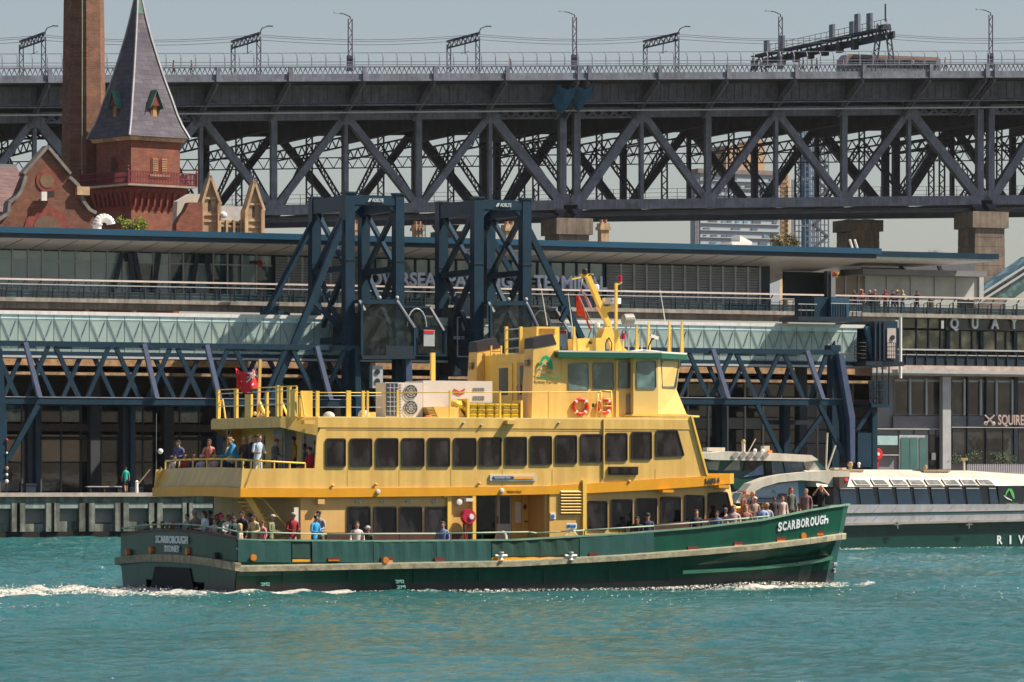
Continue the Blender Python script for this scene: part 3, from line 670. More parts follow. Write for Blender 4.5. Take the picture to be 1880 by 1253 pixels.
# balcony slab, beam and railing
zsl = zt(0, 548); 
mb = MB(); sR2 = qs(2000, TT)
mb.box((sL, TT, zt(0,553)), (sR2, TG+.2, zt(0,545.5))); mb.build('balcony_slab', M['concrete'], term)
mb = MB(); mb.box((sL, TT+.5, zt(0,565)), (qs(1650,TT), TT+1.2, zt(0,553)-.005)); mb.build('edge_beam', M['concrete'], term)
zr = zt(0, 512)
mb = MB(); mb.box((sL, TT-.02, zr-.06), (sR2, TT+.14, zr+.06)); mb.build('handrail', mat('pale_handrail', (.62,.52,.46), .5, var=.1), term)
mb = MB(); mb.box((sL, TT+.06, zr-.36), (sR2, TT+.12, zr-.30)); mb.build('mid_rail', M['lgrey'], term)
mb = MB()
for k in range(3): mb.bar((sL, TT+.1, zr-.6-.22*k), (sR2, TT+.1, zr-.6-.22*k), .035, .035)
mb.build('lower_rail', M['navy_dark'], term)
mb = MB(); s = sL
mb.bar((s, TT+.1, zsl), (s, TT+.1, zr-.36), .09, .09); mb.bar((s, TT+.1, zr-.36), (s+.22, TT+.1, zr-.08), .07, .07); mb.bar((s-.32, TT+.1, zsl), (s-.32, TT+.1, zr-.5), .05, .05); mb.bar((s-.32, TT+.1, zr-.5), (s, TT+.1, zr-.42), .05, .05)
rp = mb.build('railing_post', M['navy_dark'], term)
for i in range(1, int((sR2-sL)/1.12)): cp(rp, (i*1.12, 0, 0))
mb = MB(); mb.box((sL, TT+.13, zsl), (sR2, TT+.16, zr-.75)); mb.build('balustrade_screen', glass_mat('balustrade_glass', (.03,.06,.07), alpha=.75), term)
# lower storeys: recessed dark floors
TL = QT+17
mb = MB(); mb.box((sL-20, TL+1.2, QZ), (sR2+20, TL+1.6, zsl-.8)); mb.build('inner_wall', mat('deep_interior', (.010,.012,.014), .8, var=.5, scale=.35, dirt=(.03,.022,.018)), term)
zfl = qz(200, 672, TL)
mb = MB(); mb.box((sL, TL-3, zfl-.1), (sR2, TL+1, zfl+.35)); mb.build('floor_edge', mat('warm_glint_edge', (.45,.27,.14), .6, var=.4, scale=2), term)  # warm reflected glints put into the slab edge colour
mb = MB(); mb.box((sL, TL-3.05, zfl-.75), (sR2, TL+1, zfl-.55)); mb.build('floor_edge', mat('warm_glint_edge_low', (.42,.28,.17), .6, var=.4, scale=2), term)  # lower slab edge, same reflected glints painted in
zf2 = qz(200, 786, TL)
mb = MB(); mb.box((sL, TL-.6, zf2-.25), (qs(1240, TL), TL+1, zf2+.25)); mb.build('floor_edge', mat('brown_beam', (.10,.075,.065), .8, var=.2), term)
gd = glass_mat('shopfront_glass', (.018,.022,.024), col2=(.055,.06,.058), scale=.5)
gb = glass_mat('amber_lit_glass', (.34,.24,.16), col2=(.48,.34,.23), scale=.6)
gw = mat('shop_frame', (.09,.10,.11), .5)
us = [-60,0,40,75,112,148,185,220,262,296,330,365,402,440,478,515,552,590,628,665]
for i, (a, b) in enumerate(zip(us, us[1:])):
    pane(a, b, zf2+.4, qz(200,735,TL), TL, M['glass_teal'] if i%3 == 1 else gd)
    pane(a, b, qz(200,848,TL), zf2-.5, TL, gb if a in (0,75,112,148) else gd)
    pane(a, b, QZ+.1, qz(200,848,TL)-.08, TL, gd)
    s = qs(a, TL); mb = MB(); mb.box((s-.05, TL-.1, QZ), (s+.05, TL+.1, qz(200,735,TL))); mb.build('mullion', gw, term)
mb = MB(); mb.box((qs(0,TL-1), TL-1, qz(200,808,TL-1)), (qs(700,TL-1), TL-.8, qz(200,802,TL-1))); mb.build('transom', M['black'], term)
for u in (170, 305, 560, 700, 860, 1010, 1160):
    s = qs(u, TL-.6); mb = MB(); mb.box((s-.35, TL-1.2, QZ), (s+.35, TL-.4, zsl-1)); mb.build('column', mat('slate_column', (.045,.05,.06), .7), term)
# central and right lower storey: panels and windows with pale mullions (behind the right truss)
us = [1262,1300,1335,1367,1400,1433,1462,1500,1530,1565,1600]
for i, (a, b) in enumerate(zip(us, us[1:])):
    for k, (va, vb_) in enumerate(((705,728),(732,766),(768,788),(790,813),(815,862))):
        pane(a, b, qz(1400, vb_, TL), qz(1400, va, TL), TL, M['grey'] if (k == 2 or (a > 1460 and k > 0)) else gd)
    s = qs(a, TL); mb = MB(); mb.box((s-.06, TL-.12, QZ), (s+.06, TL+.1, qz(1400,700,TL))); mb.build('mullion', M['lgrey'], term)
# ------------------------------------------------------------------ shopfront wing at the right
TS = QT+12
shop = thing('shop_wing', 'grey framed shopfront wing with tall windows beneath the QUAY letters', 'shopfront', (qs(1750, TS), TS, QZ))
def sp_(u0, v0, u1, v1, nm, m, t=TS, d=.1, g=0):
    mb = MB(); um = 1750; mb.box((qs(u0, t)+g, t, qz(um, v0, t)), (qs(u1, t)-g, t+d, qz(um, v1, t))); return mb.build(nm, m, shop)
sp_(1600,672,2100,690,'floor_slab', mat('warm_pink_slab', (.50,.38,.32), .7, var=.2, scale=2), TS-1.2, 2.5)
sp_(1600,680,2100,686.5,'pipe', M['lgrey'], TS-1.6, .3)
mb = MB(); mb.box((qs(1600,TS+.35), TS+.35, QZ), (qs(2100,TS), TS+.5, qz(1750,690,TS))); mb.build('wall', M['grey'], shop)
for a, b in ((1643,1670),(1673,1700),(1703,1731),(1748,1770),(1772,1800),(1803,1829),(1832,1858),(1868,1900),(1903,1940),(1943,1990)):
    w = sp_(a, 762, b, 698, 'window', M['lgrey'], TS+.22, .12); mb = MB(); t = TS+.18; mb.box((qs(a,t)+.06, t, qz(1750,761,t)), (qs(b,t)-.06, t+.03, qz(1750,702,t))); 
    gl = mb.build('pane', gd, w)
    sp_(b, 763, b+2.6, 696, 'mullion', M['lgrey'], TS, .3)
sp_(1731,862,1746,692,'column', M['lgrey'], TS-.5, .5)
sp_(1640,788,1731,765,'panel', mat('mauve_grey_panel', (.17,.16,.175), .6), TS+.1, .2); sp_(1748,784,1990,764,'panel', mat('slate_panel', (.13,.14,.155), .6), TS+.1, .2)
for a, b in ((1652,1676),(1679,1703),(1706,1716),(1719,1731)): sp_(a, 798.5, b, 790, 'panel', M['grey'], TS+.18, .1)
sp_(1606,789.5,1733,787.5,'trim', M['lgrey'], TS-.02, .3); sp_(1748,785.5,1990,784,'trim', M['lgrey'], TS-.02, .3)
gt = glass_mat('green_door_glass', (.05,.14,.13), col2=(.08,.18,.17), scale=.3)
dr = sp_(1651,862,1704,799,'door', M['lgrey'], TS+.15, .12)
for a, b in ((1654,1669),(1671,1685),(1688,1701)):
    mb = MB(); t = TS+.1; mb.box((qs(a,t), t, QZ), (qs(b,t), t+.03, qz(1750,804,t))); mb.build('pane', gt, dr)
sp_(1611,818,1648,801,'blind', mat('pale_green_blind', (.33,.50,.50), .6, var=.1), TS+.12, .1)
sp_(1611,834,1648,819,'pane', gd, TS+.12, .1); sp_(1609,837,1650,835,'sill', M['lgrey'], TS, .3)
sp_(1706,862,1716,800,'pane', gd, TS+.12, .1); sp_(1719,862,1730,803,'pane', gd, TS+.12, .1); sp_(1711,845,1718,832,'notice', M['white'], TS-.1, .1)
for a, b in ((1749,1776),(1778,1810),(1812,1840),(1842,1862),(1870,1905),(1907,1950)): sp_(a, 852, b, 787, 'pane', gd, TS+.12, .1)
for a in (1862,1776,1810): sp_(a, 853, a+(7 if a == 1862 else 2), 692, 'post', M['navy_dark'], TS, .3)
# planters behind the glass line
for k, (u, v) in enumerate(((1757,842),(1790,838),(1834,840),(1855,844))):
    mb = MB(); p = qp(u, v, TS-.4)
    for q in range(90):
        x = random.gauss(0,.35); z = random.gauss(0,.22); y = random.gauss(0,.2); a = random.random()*6.28; r_ = .09
        mb.add([(p[0]+x, p[1]+y, p[2]+z), (p[0]+x+r_*math.cos(a), p[1]+y+.05, p[2]+z+r_*math.sin(a)), (p[0]+x-r_*math.sin(a), p[1]+y-.03, p[2]+z+r_*math.cos(a))], [(0,1,2)])
    mb.build('hedge_plant', mat('hedge_leaf', (.05,.10,.02), .7, var=.4), label=['small green plant at the left edge of the lower shop window','low green plant in the middle of the lower shop window','green plant right of the shop window centre','dark green plant by the navy shop post'][k], cat='plant', group='plants along the shopfront')
p0 = qp(1831, 780, TS-.6); p1 = qp(1879, 781, TS-.6)
text('sign_letters', "SQUIRE'S", (p0[0], TS-.6, p0[2]), (p0[0]+(p1[0]-p0[0])*1.19, TS-.6, p0[2]), (0,0,1), mat('bronze_letter', (.45,.34,.30), .5), shop, depth=.12, bold=.02, h=.78)
mb = MB(); c0 = qp(1817, 771, TS-.6)
for sg_ in (-1, 1):
    mb.bar((c0[0]-.42*sg_, TS-.6, c0[2]+.36), (c0[0]+.30*sg_, TS-.6, c0[2]-.25), .10, .06); mb.ring([(.02,0),(.17,.03),(.02,.06)], (c0[0]+.33*sg_, TS-.62-.03*sg_, c0[2]-.28), 10, 't')
mb.build('sign_emblem', mat('bronze_emblem', (.5,.38,.33), .5), shop)
# upper storey with the QUAY letters
TQ = TT+1.5
sp_(1655,656,2100,606,'back_wall', mat('dark_restaurant_interior', (.03,.035,.03), .8, var=.5, scale=.5), TQ+1.2, .3)
gq = glass_mat('restaurant_glass', (.05,.07,.05), col2=(.30,.32,.20), scale=.9)
for a, b in zip([1656,1684,1706,1728,1742,1765,1786,1805,1830,1848,1866,1890], [1682,1704,1726,1740,1763,1784,1800,1828,1846,1862,1888,1910]):
    sp_(a, 644, b, 608, 'pane', gq, TQ, .05); sp_(b, 650, b+2, 570, 'mullion', M['navy_dark'], TQ-.1, .3)
for a, b in ((1656,1682),(1684,1704),(1706,1726)): sp_(a, 604, b, 574, 'pane', gq, TQ, .05)
for u in (1738, 1800, 1862): sp_(u, 650, u+6, 570, 'column', M['navy'], TQ-.3, .4)
sp_(1737,606,2000,579,'sign_panel', mat('glossy_dark_sign_panel', (.05,.065,.07), .15, var=.4, scale=.6), TQ-.6, .15)
for ch, u0, u1 in (('Q',1744,1759),('U',1784,1795),('A',1819,1833),('Y',1855,1867)):
    a = qp(u0, 603.5, TQ-.8); b = qp(u1, 603.5, TQ-.8); text('sign_letter', ch, a, b, (0,0,1), M['signwhite'], shop, depth=.12, bold=.03, h=.82)
# lower balcony railing in front of it
zq = qz(1750, 643, TS-1); zq0 = qz(1750, 672, TS-1)
mb = MB(); mb.box((qs(1640,TS-1), TS-1.05, zq-.06), (qs(2100,TS-1), TS-.9, zq+.05)); mb.box((qs(1640,TS-1), TS-1.0, zq-.42), (qs(2100,TS-1), TS-.94, zq-.36)); mb.build('handrail', M['lgrey'], shop)
mb = MB(); mb.box((qs(1640,TS-1), TS-.9, zq0), (qs(2100,TS-1), TS-.86, zq-.5)); mb.build('balustrade_screen', M['navy_dark'], shop)
mb = MB(); s = qs(1645, TS-1); mb.bar((s, TS-.97, zq0), (s, TS-.97, zq-.3), .08, .08); mb.bar((s, TS-.97, zq-.35), (s-.25, TS-.97, zq), .06, .06)
rp = mb.build('railing_post', M['navy_dark'], shop)
for i in range(1, 16): cp(rp, (i*.88, 0, 0))
# upper right pavilion: glazed room, second roof
pav = thing('roof_pavilion', 'glazed rooftop pavilion under a thin cantilevered roof behind the balcony people', 'pavilion', (qs(1700, TG), TG, zsl))
def pv(u0, v0, u1, v1, nm, m, t, d): 
    mb = MB(); pxbox(mb, u0, v0, u1, v1, t, t+d); return mb.build(nm, m, pav)
T2 = TT+2
z2 = qz(1720, 471, T2)
mb = MB(); a = qs(1560, T2); b = qs(1834, T2)
mb.slab([(a, T2), (b, T2), (b-9, T2+12), (a, T2+12)], z2-.1, z2+.3); mb.build('fascia', M['navy'], pav)
mb = MB(); mb.slab([(a, T2+.2), (b-.4, T2+.2), (b-9, T2+11.8), (a, T2+11.8)], [z2-.28,z2-.28,z2-1.0,z2-1.0], z2-.11); mb.build('soffit', M['white'], pav)
pv(1545,545,1584,470,'wall', mat('teal_wall', (.03,.10,.12), .6), TG+5, .3)
pv(1584,506,1812,496,'canopy', M['grey'], TG-.5, 3)
pv(1584,497,1790,478,'clerestory', mat('slate_grey', (.12,.125,.14), .5), TG+3, .3)
for a_, b_ in ((1530,1552),(1554,1576),(1578,1588),(1590,1628),(1630,1672),(1674,1716),(1718,1755),(1757,1796)):
    pv(a_, 551, b_, 507, 'pane', mat('bright_room_glass', (.42,.43,.40), .2, var=.15, scale=.4) if a_ > 1588 else mat('tan_wall', (.25,.2,.15), .6, var=.1), TG+1, .08)
    pv(b_, 551, b_+2, 507, 'mullion', M['lgrey'], TG+.9, .2)
pv(1798,552,1806,505,'post', M['lgrey'], TG+.8, .3)
pv(1440,552,1530,500,'back_wall', M['navy_dark'], TG+4, .3)
for u in (1632, 1702): mb = MB(); mb.bar(qp(u+18, 480, TG+2), qp(u+26, 500, TG+2), .25); mb.build('strut', M['black'], pav)
# stair enclosure at the far right edge
mb = MB(); t = TG+3; mb.prism(poly_px([(1800,540),(1900,470),(1900,520),(1862,548),(1815,548)], t), t, t+2); mb.build('stair_enclosure', M['glass_teal'], pav)
for o in (0, 12): mb = MB(); mb.bar(qp(1790,548+o,TG+2.8), qp(1900,478+o,TG+2.8), .16, .12); mb.build('stair_rail', M['lgrey'], pav)
# ------------------------------------------------------------------ roof-top bits
def small(u, v0, v1, w, t, nm, m, label, cat, shape='box'):
    mb = MB(); p = qp(u, v1, t); z1_ = qz(u, v0, t); 
    if shape == 'box': mb.box((p[0]-w/2, t, p[2]), (p[0]+w/2, t+w, z1_))
    return mb.build(nm, m, label=label, cat=cat)
vd = thing('roof_vent', 'white curved vent duct poking over the terminal roof below the brick tower', 'vent', qp(195, 418, TT+12))
mb = MB(); c = qp(191, 412, TT+12); k = 1/24.5
pts = [(c[0]-14*k, c[1], c[2]-10*k)] 
pts = [(c[0]-14*k*math.cos(math.pi*(1-i/8)*-1 if 0 else 0), c[1], c[2]) for i in range(0)]
arc = [(c[0]-13*k*math.cos(math.pi*i/9)*1.0, c[1], c[2]+11*k*math.sin(math.pi*i/9)) for i in range(10)]
mb.tube((arc[0][0], c[1], c[2]-.8), arc[0], .32, n=12); mb.path(arc, .32, 12); mb.build('duct', M['white'], vd)
mb = MB(); mb.ring([(.40,0),(.40,.12)], (arc[0][0], c[1], c[2]-.1), 12); mb.build('collar', M['lgrey'], vd)
rv = thing('roof_cowl', 'white wedge shaped cowl on the terminal roof in front of the apartment tower', 'vent', qp(1366, 448, TT+6))
mb = MB(); mb.prism(poly_px([(1344,450),(1343,444),(1381,444),(1380,450)], TT+6), TT+6, TT+8); mb.build('base', M['white'], rv)
mb = MB(); mb.prism(poly_px([(1362,444),(1362,432),(1384,444)], TT+6), TT+6.3, TT+7.7); mb.build('wedge', M['white'], rv)
for q, u in enumerate((1560, 1569)):
    mb = MB(); mb.tube(qp(u+5, 456, TT+4), qp(u, 440, TT+4), .09); mb.build('roof_pipe', M['white'], label=['left pale slanting pipe above the roof end','right pale slanting pipe above the roof end'][q], cat='pipe')
# ------------------------------------------------------------------ glazed gangway running along the front
TGW = QT+8
M['gang'] = glass_mat('translucent_pale_glass', (.52,.66,.62), rough=.15, col2=(.62,.76,.70), scale=.35, alpha=.42)
gw_ = thing('glass_walkway', 'long pale green glass gangway with brace shadows drawn as bars across its panes', 'gangway', (qs(700, TGW), TGW, 13))
zA, zB = qz(800, 590, TGW), qz(800, 641, TGW)        # glass head and sill
zC = qz(800, 655, TGW)
s0, s1 = qs(-200, TGW), qs(1588, TGW)
mb = MB(); mb.box((s0, TGW-.1, zA), (s1, TGW+3, zA+.25)); mb.build('roof', M['white'], gw_)
mb = MB(); mb.box((s0, TGW-.05, zC-.25), (s1+1, TGW+3, zC)); mb.build('floor', M['navy'], gw_)
mb = MB(); mb.box((s0, TGW-.09, zC-.42), (s1+1, TGW+.1, zC-.27)); mb.build('trim', M['lgrey'], gw_)
mb = MB(); mb.box((s0, TGW+2.9, zC), (s1, TGW+3, zA)); mb.build('back_panel', mat('pale_back_panel', (.70,.78,.73), .6, var=.08, scale=.3), gw_)
pit = 1.27; n = int((s1-s0)/pit)
mb = MB(); mb.box((s0+.02, TGW, zC+.02), (s0+pit-.03, TGW+.04, zA-.3)); p0_ = mb.build('glass_pane', M['gang'], gw_)
mb = MB(); mb.box((s0+.02, TGW-.02, zA-.29), (s0+pit-.03, TGW+.05, zA)); q0_ = mb.build('head_panel', M['white'] if 0 else mat('pale_head_panel', (.60,.78,.75), .4), gw_)
mb = MB(); mb.bar((s0+pit*.5, TGW-.05, zC+.75), (s0+pit*.93, TGW-.05, zA-.33), .075, .04); mb.bar((s0+pit*.55, TGW-.05, zC+.75), (s0+.08*pit, TGW-.05, zA-.33), .075, .035); x0_ = mb.build('cross_brace', mat('brace_shadow_grey', (.27,.36,.35), .5), gw_)  # bars stand for brace shadows seen on the frosted glass
for i in range(1, n): cp(p0_, (i*pit, 0, 0)); cp(q0_, (i*pit, 0, 0)); cp(x0_, (i*pit, 0, 0))
mb = MB(); mb.box((s0, TGW-.06, zC+.62), (s1, TGW-.01, zC+.66)); mb.build('sill_rail', M['brass'], gw_)
# dark end module at the right with ladders
def tw(u0, v0, u1, v1, t, d, nm, m, par):
    mb = MB(); pxbox(mb, u0, v0, u1, v1, t, t+d); return mb.build(nm, m, par)
em = thing('gangway_cabin', 'dark navy cabin closing the right end of the glass gangway with a pale door', 'cabin', qp(1620, 664, TGW-1))
tw(1604,590,1648,664,TGW-1,5,'body',M['navy'],em)
for u in (1606,1614,1622): tw(u,592,u+3,662,TGW-1.12,.12,'rib',M['navy_dark'],em)
tw(1629,603,1645,658,TGW-1.1,.1,'door',mat('pale_pink_door',(.50,.42,.38),.5),em)
mb = MB(); p = qp(1639, 620, TGW-1.15); mb.ring([(.02,-.03),(.18,-.03),(.18,.03)], p, 14, 't'); mb.build('porthole', M['black'], em)
mb = MB(); mb.bar(qp(1591,600,TGW-.6), qp(1603,662,TGW-.6), .3, .3); mb.build('seal_frame', mat('bright_blue_steel', (.03,.13,.19), .4), em)
tw(1590,664,1660,672,TGW-2,5,'platform',M['navy_dark'],em)
def cage(u0, v0, u1, v1, t, par, nm='ladder_cage'):
    mb = MB(); a = qp(u0, v1, t); b = qp(u1, v0, t); cx = (a[0]+b[0])/2; r = (b[0]-a[0])/2; n = 7
    for k in range(5):
        z = a[2]+(b[2]-a[2])*k/4; pts = [(cx+r*math.cos(math.pi*i/8+math.pi), t+r*math.sin(math.pi*i/8+math.pi), z) for i in range(9)]; mb.path(pts, .025, 4)
    for i in range(n): an = math.pi+math.pi*i/(n-1); mb.tube((cx+r*math.cos(an), t+r*math.sin(an), a[2]), (cx+r*math.cos(an), t+r*math.sin(an), b[2]), .022, n=4)
    mb.build(nm, M['black'], par)
cage(1569,630,1589,658,TGW-1.4,em); cage(1629,630,1644,660,TGW-2,em)
tw(1596,700,1632,742,TGW-2,.15,'lower_landing',M['navy_dark'],em); tw(1600,742,1634,748,TGW-2.5,3,'lower_landing',M['navy'],em)
for u in (1600,1610,1620,1632): tw(u,672,u+1.6,744,TGW-2.4,.1,'landing_post',M['navy_dark'],em)
for v in (690,704,716,728): tw(1600,v,1634,v+1.4,TGW-2.45,.06,'landing_rail',M['navy_dark'],em)
mb = MB(); mb.tube(qp(1653,695,TS-1.8), qp(1653,583,TS-1.8), .13); mb.build('standpipe', M['white'], label='tall white standpipe beside the dark gangway cabin', cat='pipe')
# equipment platform above the gangway
eq = thing('equipment_platform', 'navy machinery box with railed platform standing above the right end of the gangway', 'platform', qp(1526, 590, TGW-2))
tw(1495,546,1526,586,TGW-2,3,'cabinet',M['navy'],eq); tw(1526,547,1559,588,TGW-2.4,3,'cabinet',mat('mid_blue_panel',(.02,.07,.12),.5),eq)
tw(1466,582,1583,590,TGW-3,3,'floor_plate',M['navy_dark'],eq)
tw(1519,498,1526,546,TGW-1,.5,'mast',M['black'],eq); tw(1526,500,1534,546,TGW-1.1,.5,'mast',M['grey'],eq)
for u in (1470,1480,1490,1565,1572,1582): tw(u,559,u+1.3,583,TGW-3,.06,'rail_post',M['navy_dark'],eq)
for v, a, b in ((558,1466,1500),(557,1526,1583),(569,1466,1495),(572,1560,1583)): tw(a,v,b,v+1.5,TGW-3,.05,'handrail',M['lgrey'],eq)
for k in range(6): tw(1530+k*4.6,556,1531+k*4.6,584,TGW-2.45,.05,'rib',M['navy_dark'],eq)
fl = thing('hanging_flower_basket', 'red and yellow flower basket on the dark mast under the roof', 'flower basket', qp(1533, 508, TGW-1.4))
for nm, du_, c_ in (('flowers',-1.5,(.5,.02,.02)),('flowers',3,(.6,.4,.03))):
    mb = MB(); p = qp(1533+du_, 504, TGW-1.5)
    for q in range(30): mb.ell((p[0]+random.gauss(0,.09), p[1]+random.gauss(0,.08), p[2]+random.gauss(0,.1)), .05,.05,.05,5,4)
    mb.build(nm, mat('petal', c_, .6), fl)
# hanging basket at the left on the terminal
fl = thing('hanging_flower_basket', 'red flowered wall basket near the left louvres under the terminal roof', 'flower basket', qp(472, 488, TG-.6))
mb = MB(); p = qp(476, 482, TG-.6)
for q in range(36): mb.ell((p[0]+random.gauss(0,.13), p[1]+random.gauss(0,.08), p[2]+random.gauss(0,.12)), .06,.06,.06,5,4)
mb.build('flowers', mat('petal', (.45,.03,.02), .6), fl); mb = MB(); mb.box((p[0]-.7,p[1]-.1,p[2]-.1),(p[0]-.05,p[1]+.1,p[2]+.1)); mb.build('bracket', M['black'], fl)
# ------------------------------------------------------------------ navy box-truss walkways
def box_truss(name, label, uL, uR, tf, depth, nodes, lit, diag_all, vtop, vbot, um, legs):
    th = thing(name, label, 'truss walkway', (qs((uL+uR)/2, tf), tf, QZ)); zt_ = qz(um, vtop, tf); zb_ = qz(um, vbot, tf)
    for t, mm_ in ((tf, M['navy']), (tf+depth, M['navy'])):
        mb = MB(); mb.box((qs(uL, tf), t, zt_-.16), (qs(uR, tf), t+.35, zt_+.2)); mb.build('top_chord', mm_, th)
        mb = MB(); mb.box((qs(uL, tf), t-.05, zb_-.22), (qs(uR+18, tf), t+.35, zb_+.22)); mb.build('bottom_chord', mm_, th)
        for a, b in diag_all:
            sa, sb = qs(a, tf), qs(b, tf)
            mb = MB(); mb.bar((sa, t+.17, zt_-.15), (sb, t+.17, zb_+.2), .27, .25); mb.build('diagonal', mm_, th)
    mb = MB(); mb.box((qs(uL, tf), tf-.1, zb_+.23), (qs(uR+18, tf), tf+depth, zb_+.27)); mb.build('deck', mat('pale_walkway_deck', (.35,.33,.36), .8, var=.1), th)
    for a, b in lit:      # raking portal members before the chord, sunlight put into a lighter navy
        mb = MB(); mb.bar((qs(a, tf), tf-.12, zt_+.1), (qs(b, tf), tf-.3, zb_+.25), .3, .3); mb.build('portal_brace', mat('sunlit_navy_paint', (.10,.12,.20), .45, var=.1), th)
    return th, zt_, zb_
TF = QT+3
DG = []
for a in (96, 207, 320, 426, 532, 640): DG += [(a-6, a-46), (a+7, a+51)]
DG += [(-10, 33)]
th, z1_, z2_ = box_truss('truss_walkway', 'navy steel box truss walkway on the left with a long lower chord', -150, 660, TF, 5, [], [(45,70),(263,285),(378,400),(580,604)], DG, 635, 738, 300, [])
def leg(th, a, b, w=.7, m=None, nm='leg', d=.7): mb = MB(); mb.bar(a, b, w, d); return mb.build(nm, m or M['navy'], th)
def L(u, v, t): p = qp(u, v, t); return p
zg = QZ
def vleg(th, u0, u1, vtop, t, m=None, d=.8, nm='leg'):
    s0_, s1_ = qs(u0, t), qs(u1, t); mb = MB(); mb.box((s0_, t, zg), (s1_, t+d, qz((u0+u1)/2, vtop, t))); return mb.build(nm, m or M['navy'], th)
vleg(th, 52, 66, 742, TF+4, M['navy_dark']); vleg(th, 66, 74, 742, TF+3.6); vleg(th, 226, 240, 742, TF+4, M['navy_dark']); vleg(th, 240, 249, 742, TF+3.6)
vleg(th, 398, 409, 742, TF+4)
leg(th, L(69,744,TF), L(14,845,TF), .34, d=.3); 
mb = MB(); mb.prism(poly_px([(-3,640),(4,640),(13,780),(13,885),(0,885),(-3,780)], TF-1), TF-1, TF-.4); mb.build('portal_leg', M['navy'], th)
# signal lamp stack and bollard on the quay
for k,(u,v,c,w) in enumerate(((11,808,'red',.2),(11,832,'white',.25),(13,860,'white',.3),(15,884,'white',.25))):
    pass
DG2 = []
for a in (1262-98, 1262, 1349, 1437, 1524): DG2 += [(a-5, a-42), (a+5, a+41)]
th2, _, _ = box_truss('truss_walkway', 'navy steel box truss walkway on the right ending in a bent portal leg', 1150, 1530, TF, 5, [], [(1307,1333),(1480,1507)], DG2[:-2]+[(1519,1490)], 646, 738, 1400, [])
# bent portal at the right end
mb = MB(); mb.prism(poly_px([(1540,650),(1549,650),(1570,765),(1570,850),(1562,850),(1560,770)], TF-.6), TF-.6, TF); mb.build('portal_leg', mat('sunlit_navy_paint2', (.06,.08,.15), .45), th2)  # right face of the leg painted in a lighter, sunlit navy
mb = MB(); mb.prism(poly_px([(1527,648),(1541,648),(1562,770),(1562,850),(1552,850),(1550,775)], TF-.3), TF+.05, TF+.5); mb.build('portal_leg', M['navy'], th2)
vleg(th2, 1528, 1540, 640, TF+1, nm='post'); tw(1526,634,1544,646,TF,1,'post_cap',M['navy'],th2); mb = MB(); mb.ring([(.25,0),(.1,.3),(.02,.32)], qp(1533,634,TF+.4), 10); mb.build('cap_finial', M['navy_dark'], th2)
vleg(th2, 1316, 1326, 742, TF+5, M['navy_dark']); vleg(th2, 1326, 1334, 742, TF+4.6); vleg(th2, 1440, 1451, 745, TF+4.5); vleg(th2, 1602, 1611, 745, TF+4)
vleg(th2, 1468, 1482, 640, TF+8, M['navy_dark'])
leg(th2, L(1390,744,TF), L(1432,832,TF), .3, d=.3); leg(th2, L(1503,742,TF), L(1553,845,TF), .3, d=.3); leg(th2, L(1510,762,TF+4), L(1458,832,TF+4), .3, d=.3); leg(th2, L(1600,748,TF+3), L(1573,790,TF+3), .3, d=.3)
tw(1410,772,1490,780,TF+5,.4,'tie_beam',M['navy_dark'],th2)
tw(1575,795,1600,858,TF+2,.8,'control_cabinet',M['navy'],th2); tw(1548,815,1556,850,TF+1,.4,'control_cabinet',M['navy_dark'],th2)
hr = thing('hose_reel', 'round red hose reel on the wall beside the green door', 'hose reel', qp(1611, 838, TS-.5)); p = qp(1611, 834, TS-.5)
mb = MB(); mb.ring([(.02,-.12),(.40,-.12),(.44,-.02),(.40,.10),(.02,.10)], p, 20, 't'); mb.build('drum', M['red'], hr); mb = MB(); mb.ring([(.02,-.02),(.12,-.02),(.12,.04)], (p[0], p[1]-.15, p[2]), 12, 't'); mb.build('hub', M['white'], hr)
mb = MB(); mb.box((p[0]-.12, p[1]+.02, QZ), (p[0]+.12, p[1]+.2, p[2]-.3)); mb.build('stand', M['red'], hr)
# white picket fence on the promenade at the far right
pf = thing('picket_fence', 'low pale picket fence in front of the shop window at the far right', 'fence', (qs(1840, QT+9), QT+9, QZ))
a = qp(1776, 868, QT+9); s_ = a[0]; e_ = qs(2000, QT+9); zf_ = qz(1840, 852, QT+9)
mb = MB(); mb.box((s_, QT+9, zf_-.25), (e_, QT+9.04, zf_-.18)); mb.box((s_, QT+9, QZ+.2), (e_, QT+9.04, QZ+.27)); mb.build('rail', M['lgrey'], pf)
mb = MB(); mb.prism([(s_, QZ), (s_+.07, QZ), (s_+.07, zf_-.05), (s_+.035, zf_), (s_, zf_-.05)], QT+8.96, QT+9); pk = mb.build('picket', mat('mauve_white_picket', (.50,.47,.50), .6), pf)
for i in range(1, int((e_-s_)/.16)): cp(pk, (i*.16, 0, 0))
